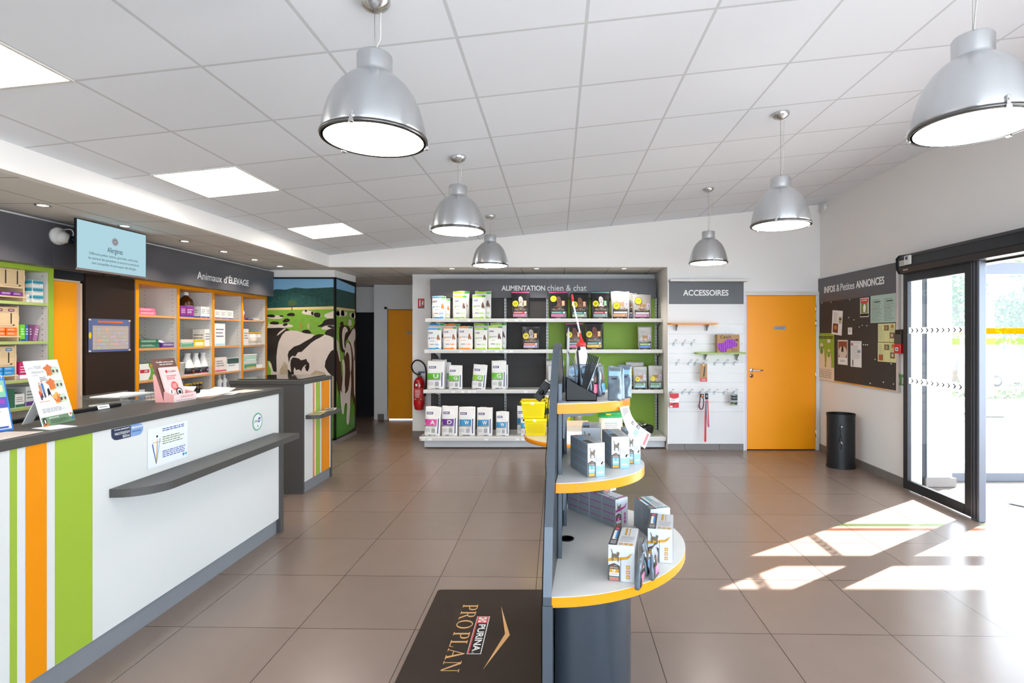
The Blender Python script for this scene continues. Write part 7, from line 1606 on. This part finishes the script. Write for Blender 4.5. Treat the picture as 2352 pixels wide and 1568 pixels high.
b = MB(); b.tube([(X2(1325), 2.32, zb+.02), (X2(1321), 2.33, Z2(845)), (X2(1305), 2.34, Z2(808))], .003, mat('wand_grey', '#5A5E60', .35), 8); tag(b.build('grey_wand'), 'grey wand leaning left towards the display fin', 'wand')
b = MB(); b.add([(X2(1301, 2.4), 2.40, 1.223), (X2(1306, 2.4), 2.36, 1.223), (X2(1308, 2.4), 2.36, Z2(768, 2.4)), (X2(1306.5, 2.4), 2.40, Z2(752, 2.4)), (X2(1303.5, 2.4), 2.40, Z2(775, 2.4)),
                 (X2(1299.5, 2.4), 2.402, 1.223), (X2(1304.5, 2.4), 2.362, 1.223), (X2(1306.5, 2.4), 2.362, Z2(768, 2.4)), (X2(1305, 2.4), 2.402, Z2(752, 2.4)), (X2(1302, 2.4), 2.402, Z2(775, 2.4))], [(0, 1, 2, 3, 4), (9, 8, 7, 6, 5), (0, 5, 6, 1), (1, 6, 7, 2), (2, 7, 8, 3), (3, 8, 9, 4), (4, 9, 5, 0)], film_mat('clear_sleeve', '#D8DCDC', .5)); tag(b.build('clear_sleeve'), 'tall narrow clear plastic sleeve standing next to the display fin', 'sleeve')
# white bottle with red cap and long nozzle
bt_ = thing('nozzle_bottle', 'white plastic bottle with red cap and long thin white nozzle on the top display shelf', 'bottle', (.115, 2.50, 1.223))
bx, byy = wx(1335.5, 2.47), 2.50
PB = mat('bottle_milkwhite', '#EEE9E4', .4)
zc_ = wz(793, 2.5)
b = MB(); b.lathe([(.028, 1.223), (.032, 1.228), (.0325, 1.30), (.031, 1.40), (.029, zc_-.05), (.024, zc_-.02), (.018, zc_-.004), (.018, zc_)], PB, 36, (bx, byy, 0)); b.build('body', bt_)
b = MB(); b.lathe([(.0215, zc_-.006), (.022, zc_+.008), (.020, zc_+.014), (.010, zc_+.018), (.008, zc_+.03)], RED, 30, (bx, byy, 0))
for k in range(20):
    a = k*math.tau/20; b.box(bx+.0215*math.cos(a)-.001, byy+.0215*math.sin(a)-.001, zc_-.005, bx+.0215*math.cos(a)+.001, byy+.0215*math.sin(a)+.001, zc_+.008, RED)
b.tube([(bx, byy, zc_+.015), (bx-.006, byy, zc_+.06)], [.0075, .0035], RED, 16); b.build('cap', bt_)
b = MB(); b.tube([(bx-.006, byy, zc_+.058), (wx(1315, 2.5), byy, wz(690, 2.5))], [.0042, .0036], PB, 12); b.build('nozzle', bt_)
b = MB(); b.tube([(wx(1315.3, 2.5), byy, wz(692, 2.5)), (wx(1314.8, 2.5), byy, wz(683, 2.5)), (wx(1314, 2.5), byy, wz(675, 2.5))], [.0052, .0055, .003], RED, 14); tag(b.build('nozzle_tip', bt_), 'red tip')

# hanging sheet taped on the top shelf edge
b = MB(); n = 12; P0 = (wx(1422, 2.30), 2.22, wz(934, 2.25)); P1 = (wx(1445, 2.36), 2.33, wz(922, 2.36))
def edge(s, side):
    a = [(wx(1423, 2.28), 2.28, wz(935, 2.28)), (wx(1436, 2.2), 2.20, wz(976, 2.2)), (wx(1452, 2.14), 2.14, wz(1004, 2.14)), (wx(1481, 2.08), 2.08, wz(1030, 2.08))]
    c = [(wx(1443.5, 2.34), 2.34, wz(931, 2.34)), (wx(1451, 2.27), 2.27, wz(955, 2.27)), (wx(1468, 2.2), 2.20, wz(977, 2.2)), (wx(1495, 2.14), 2.14, wz(996, 2.14))]
    p = a if side == 0 else c; s3 = s*3; i = min(2, int(s3)); f = s3-i
    q = [p[max(0, i-1)], p[i], p[i+1], p[min(3, i+2)]]
    return tuple(.5*(2*q[1][d]+(-q[0][d]+q[2][d])*f+(2*q[0][d]-5*q[1][d]+4*q[2][d]-q[3][d])*f*f+(-q[0][d]+3*q[1][d]-3*q[2][d]+q[3][d])*f**3) for d in range(3))
def spt(u, s, off=0):
    a, c = Vector(edge(s, 0)), Vector(edge(s, 1)); p = a.lerp(c, u)
    ds = Vector(edge(min(1, s+.02), 0))-Vector(edge(max(0, s-.02), 0)); nn = (c-a).cross(ds).normalized()
    if nn.y > 0: nn = -nn
    return p+nn*off
def spatch(b, u0, s0, u1, s1, m, off, k=8):
    vs = [spt(u0+(u1-u0)*i, s0+(s1-s0)*j/k, off) for j in range(k+1) for i in (0, 1)]
    b.add(vs, [(2*j, 2*j+1, 2*j+3, 2*j+2) for j in range(k)], m)
b = MB(); spatch(b, 0, 0, 1, 1, PAPER, .0006, 16); spatch(b, 0, 0, 1, 1, PAPER, -.0006, 16)
spatch(b, .15, .06, .85, .20, mat('print_greyphoto', '#A8A6A4'), .0012); spatch(b, .12, .90, .90, .955, col('#E8858A'), .0012); spatch(b, .25, .60, .85, .85, col('#CFE4F4'), .0012)
for k in range(5): spatch(b, .2+k*.09, .64, .235+k*.09, .74, col('#7FB4DC'), .0016, 2)
for u, s in ((.62, .44), (.74, .62)): spatch(b, u, s, u+.2, s+.09, INK, .0018, 3); spatch(b, u+.05, s+.03, u+.15, s+.08, PAPER, .002, 3)
for k in range(10): spatch(b, .12, .26+k*.032, .5, .264+k*.032, mat('micro_text', '#868C94'), .0014, 1)
so = tag(b.build('instruction_sheet'), 'curling white instruction sheet taped to the right edge of the top display shelf', 'sheet')
b = MB(); zz = 1.222
ang = [math.radians(a) for a in (58, 61, 65, 69, 73)]
b.add([( .004+.3275*math.sin(a), YG-.2525*math.cos(a), z) for z in (1.178, 1.2235) for a in ang], [(i, i+1, 5+i+1, 5+i) for i in range(4)], film_mat('glare_tape', '#F2F2F2', .9)); b.build('glare_tape', so)  # tape coloured nearly opaque white, painting in the glare at the shelf end

# ================================================================== ROUND TABLE behind, yellow tubs and boxes
TX, TY, TZ = .19, 5.05, .57
rt = thing('round_display_table', 'round white table edged in orange behind the display stand', 'table', (TX, TY, 0))
b = MB(); b.lathe([(0, TZ-.038), (.495, TZ-.038), (.495, TZ), (0, TZ)], mat('table_cream', '#E9DFD0', .35), 72, (TX, TY, 0), smooth=False); tt = b.build('tabletop', rt)
b = MB(); b.lathe([(.497, TZ-.038), (.5, TZ-.036), (.5, TZ-.004), (.497, TZ-.001)], ORANGE, 72, (TX, TY, 0)); b.build('edge_band', tt)
b = MB(); b.lathe([(.14, .02), (.14, TZ-.04)], SLATED, 40, (TX, TY, 0)); b.build('pedestal', rt)
b = MB(); b.lathe([(.28, 0.001), (.28, .015), (.15, .022)], SLATED, 48, (TX, TY, 0)); b.build('base', rt)
def tub(x0, y0, z, w, d, h, lab, rot=0):
    t_ = thing('yellow_tub', lab, 'tub', (x0+w/2, y0+d/2, z), 'yellow plastic tubs')
    b = MB(); m = YELLOWT; i = .014; th = .003
    def ring(ins, zz): return [(x0+ins, y0+ins, zz), (x0+w-ins, y0+ins, zz), (x0+w-ins, y0+d-ins, zz), (x0+ins, y0+d-ins, zz)]
    vs = ring(i+.016, z+.0005)+ring(i, z+h-.03)+ring(i+th, z+h-.03)+ring(i+.016+th, z+.004)
    fs_ = [(0, 3, 2, 1), (12, 13, 14, 15)]+[(k, (k+1) % 4, 4+(k+1) % 4, 4+k) for k in range(4)]+[(4+k, 4+(k+1) % 4, 8+(k+1) % 4, 8+k) for k in range(4)]+[(8+k, 8+(k+1) % 4, 12+(k+1) % 4, 12+k) for k in range(4)]
    b.add(vs, fs_, m)
    for k in range(7): b.box(x0+.04, y0+.017-k*.0012, z+.03+k*.013, x0+w-.045, y0+.0205-k*.0012, z+.0325+k*.013, mat('yellow_rib', '#D6C400', .4))
    b.build('body', t_)
    b = MB()
    for (a0, a1, c0, c1) in ((x0, x0+w, y0, y0+i+.004), (x0, x0+w, y0+d-i-.004, y0+d), (x0, x0+i+.004, y0, y0+d), (x0+w-i-.004, x0+w, y0, y0+d)): b.box(a0, c0, z+h-.032+.0007*(a1-a0 < .1), a1, c1, z+h-.008-.0007*(a1-a0 < .1), m, .003)
    b.box(x0+w*.40, y0-.004, z+h-.034, x0+w*.52, y0, z+h-.012, PAPER); b.build('rim', t_)
    return t_
tub(-.318, 4.93, TZ+.0005, .235, .24, .168, 'yellow tub at the bottom of the left stack on the round table')
tub(-.345, 4.92, TZ+.162, .25, .25, .165, 'yellow tub on top of the left stack on the round table')
tub(-.10, 5.12, TZ+.0005, .24, .22, .168, 'yellow tub at the bottom of the stack behind the display fin')
tub(-.125, 5.11, TZ+.162, .25, .23, .165, 'yellow tub on top of the stack behind the display fin, holding papers')
b = MB(Matrix.Translation((-.02, 5.2, TZ+.335)) @ Matrix.Rotation(math.radians(12), 4, 'Z')); b.box(-.09, -.09, 0, .09, .09, .006, PAPER, .001); tag(b.build('paper_stack'), 'white papers lying in the top yellow tub behind the fin', 'paper')
cbx = thing('cardboard_box', 'open white and beige cardboard box on the round table right of the fin', 'box', (.15, 4.82, TZ+.0005))
z0 = TZ+.0005
b = MB(); b.box(.055, 4.70, z0, .30, 4.98, z0+.085, mat('card_offwhite', '#E4DCD2', .6), .001); b.build('body', cbx)
b = MB(); b.add([(.055, 4.70, z0+.0855), (.055, 4.98, z0+.0855), (.02, 4.97, z0+.12), (.02, 4.71, z0+.12)], [(0, 1, 2, 3)], mat('card_beige', '#D8BFA0', .6)); b.add([(.055, 4.98, z0+.0855), (.30, 4.98, z0+.0855), (.29, 5.02, z0+.13), (.06, 5.02, z0+.13)], [(0, 1, 2, 3)], mat('card_beige', '#D8BFA0', .6)); b.build('flap', cbx)
b = MB(); b.lathe([(.042, TZ+.0005), (.042, TZ+.19), (.038, TZ+.2)], mat('steel_can', '#B9B6B0', .3, metal=.6), 36, (.20, 5.26, 0)); tag(b.build('steel_canister'), 'silver cylinder standing behind the cardboard box on the round table', 'canister')
gt = thing('white_tub', 'large white tub with green lid at the right of the round table', 'tub', (.50, 5.02, TZ))
o_ = lambda s: [(.50+s*.115*math.copysign(abs(math.cos(t))**.6, math.cos(t)), 5.02+s*.10*math.copysign(abs(math.sin(t))**.6, math.sin(t))) for t in [i*math.tau/40 for i in range(40)]]
b = MB(); b.prism(o_(.95), TZ+.0005, TZ+.17, mat('tub_ivory', '#E6E2D6', .4), smooth=True); b.M = FRONT(.50, 4.925, TZ); b.lines(-.06, .04, .06, .13, 5, INK, 0, fill=.25); b.M = Matrix(); b.build('body', gt)
b = MB(); b.prism(o_(1.03), TZ+.171, TZ+.195, mat('lid_green', '#1E9A4A', .35), smooth=True); b.prism(o_(.85), TZ+.195, TZ+.215, mat('lid_green', '#1E9A4A'), smooth=True); b.M = FRONT(.50, 4.93, TZ); b.rect(-.05, .198, -.005, .208, col('#E8D42A'), .006); b.M = Matrix(); b.build('lid', gt)

# ================================================================== FLOOR MAT
fm = thing('floor_mat', 'dark brown floor mat printed PURINA PRO PLAN left of the display stand', 'mat', (-.37, 2.67, .001))
MATB = mat('mat_rubber_brown', '#3B322B', .85, spec=.2, var=.18, vscale=5, bump=.2, bscale=300)
b = MB(); o_ = [(p[0]-.70, p[1]+2.19) for p in rounded(.655, .955, .02)]; b.prism(o_, .001, .006, MATB); b.build('base', fm)
M = frame((-.37, 2.67, .0063), (0, -1, 0), (1, 0, 0)); b = MB(M)   # u runs towards the camera, v to the right
G1 = mat('print_gold', '#D9A56A', .5)
def mu(px, py): 
    Y = 1.5*FPX/(py-CY); return (2.67-Y, wx(px, Y)+.37)
def serif_word(b, word, u0, v0, u1, v1, m, off):
    # roman capitals with slab serifs, drawn stroke by stroke in a 1-high box
    T, t, s_ = .15, .055, .045
    def arc(cx_, cy_, rx, ry, a0, a1, wx_, wy_, n=18):
        o = []; i_ = []
        for k in range(n+1):
            a = math.radians(a0+(a1-a0)*k/n); o.append((cx_+rx*math.cos(a), cy_+ry*math.sin(a))); i_.append((cx_+(rx-wx_)*math.cos(a), cy_+(ry-wy_)*math.sin(a)))
        return [[o[k], o[k+1], i_[k+1], i_[k]] for k in range(n)]
    def bar(x0, y0, x1, y1): return [[(x0, y0), (x1, y0), (x1, y1), (x0, y1)]]
    def stem(x): return bar(x, 0, x+T, 1)+bar(x-.09, 0, x+T+.09, s_)+bar(x-.09, 1-s_, x+T+.09, 1)
    L = {'P': (stem(.09)+bar(.24, 1-t, .42, 1)+bar(.24, .45, .42, .45+t)+arc(.42, .725, .26, .275, -90, 90, T, t), .72),
         'R': (stem(.09)+bar(.24, 1-t, .42, 1)+bar(.24, .47, .42, .47+t)+arc(.42, .735, .25, .265, -90, 90, T, t)+[[(.36, .48), (.52, .48), (.86, .02), (.70, .0)]]+bar(.70, 0, .94, s_), .92),
         'O': (arc(.46, .5, .46, .52, 0, 360, T, t, 40), .94),
         'L': (stem(.09)+bar(.24, 0, .62, t)+[[(.56, 0), (.62, 0), (.66, .26), (.62, .26)]], .70),
         'A': ([[(.08, .03), (.14, .03), (.50, .98), (.44, 1.0)], [(.40, 1.02), (.52, 1.02), (.90, .03), (.72, .03)]]+bar(.24, .34, .68, .34+t)+bar(-.01, 0, .24, s_)+bar(.62, 0, 1.0, s_), 1.0),
         'N': (bar(.13, 0, .13+t, 1)+bar(.02, 0, .30, s_)+bar(.02, 1-s_, .22, 1)+[[(.10, 1.0), (.27, 1.0), (.85, .0), (.75, .0)]]+bar(.80, 0, .80+t, 1)+bar(.70, 1-s_, .96, 1), .98), ' ': ([], .16)}
    tot = sum(L[c][1]+.09 for c in word); x = 0; su = (u1-u0)/tot; sv = v1-v0
    for c in word:
        for k_, q in enumerate(L[c][0]): b.poly([(u0+(x+px_)*su, v0+py_*sv) for px_, py_ in q], m, off+.00004*(k_ % 9))
        x += L[c][1]+.09
serif_word(b, 'PRO PLAN', mu(1088, 1391)[0], -.150, mu(1030, 1550)[0], -.068, G1, .0003)
u0, u1 = mu(1115, 1418)[0], mu(1090, 1505)[0]; v0, v1 = -.055, .012
b.rect(u0, v0, u1, v1, PAPER, .0003); b.rect(u0+.004, v0+.010, u1-.004, v1-.004, mat('mat_ink', '#231D1A', .8), .0006); b.rect(u0+.002, v0+.002, u1-.002, v0+.012, col('#B83A3C'), .0006)
b.rect(u0+.003, v0+.004, u0+.068, v1-.003, col('#C8484A'), .0009)
for i in range(3):
    for j in range(3):
        if (i+j) % 2 == 0: b.rect(u0+.012+i*.016, v0+.012+j*.014, u0+.026+i*.016, v0+.025+j*.014, PAPER, .0012)
        else: b.rect(u0+.012+i*.016, v0+.012+j*.014, u0+.026+i*.016, v0+.025+j*.014, col('#D88A86'), .0012)
b.text('PURINA', u0+.080, v0+.020, u1-.022, v1-.011, PAPER, .0012, bold=True); b.disc(u1-.012, v0+.026, .005, PAPER, .0012, 12); b.disc(u1-.012, v0+.026, .0035, mat('mat_ink', '#231D1A'), .0014, 12)
pa, pb_, pc, pd = mu(1151, 1394), mu(1171, 1461), mu(1109, 1541), mu(1160, 1458)
b.poly([pa, pb_, pc, pd], G1, .0003); b.build('printed_logo', fm)
b = MB(); b.tube([(-.052, 1.7, .008), (-.050, 2.2, .008), (-.046, 2.35, .008)], .003, mat('cable_cyan', '#1E9ACB', .4), 8); tag(b.build('cable'), 'thin cyan cable along the foot of the display fin', 'cable')
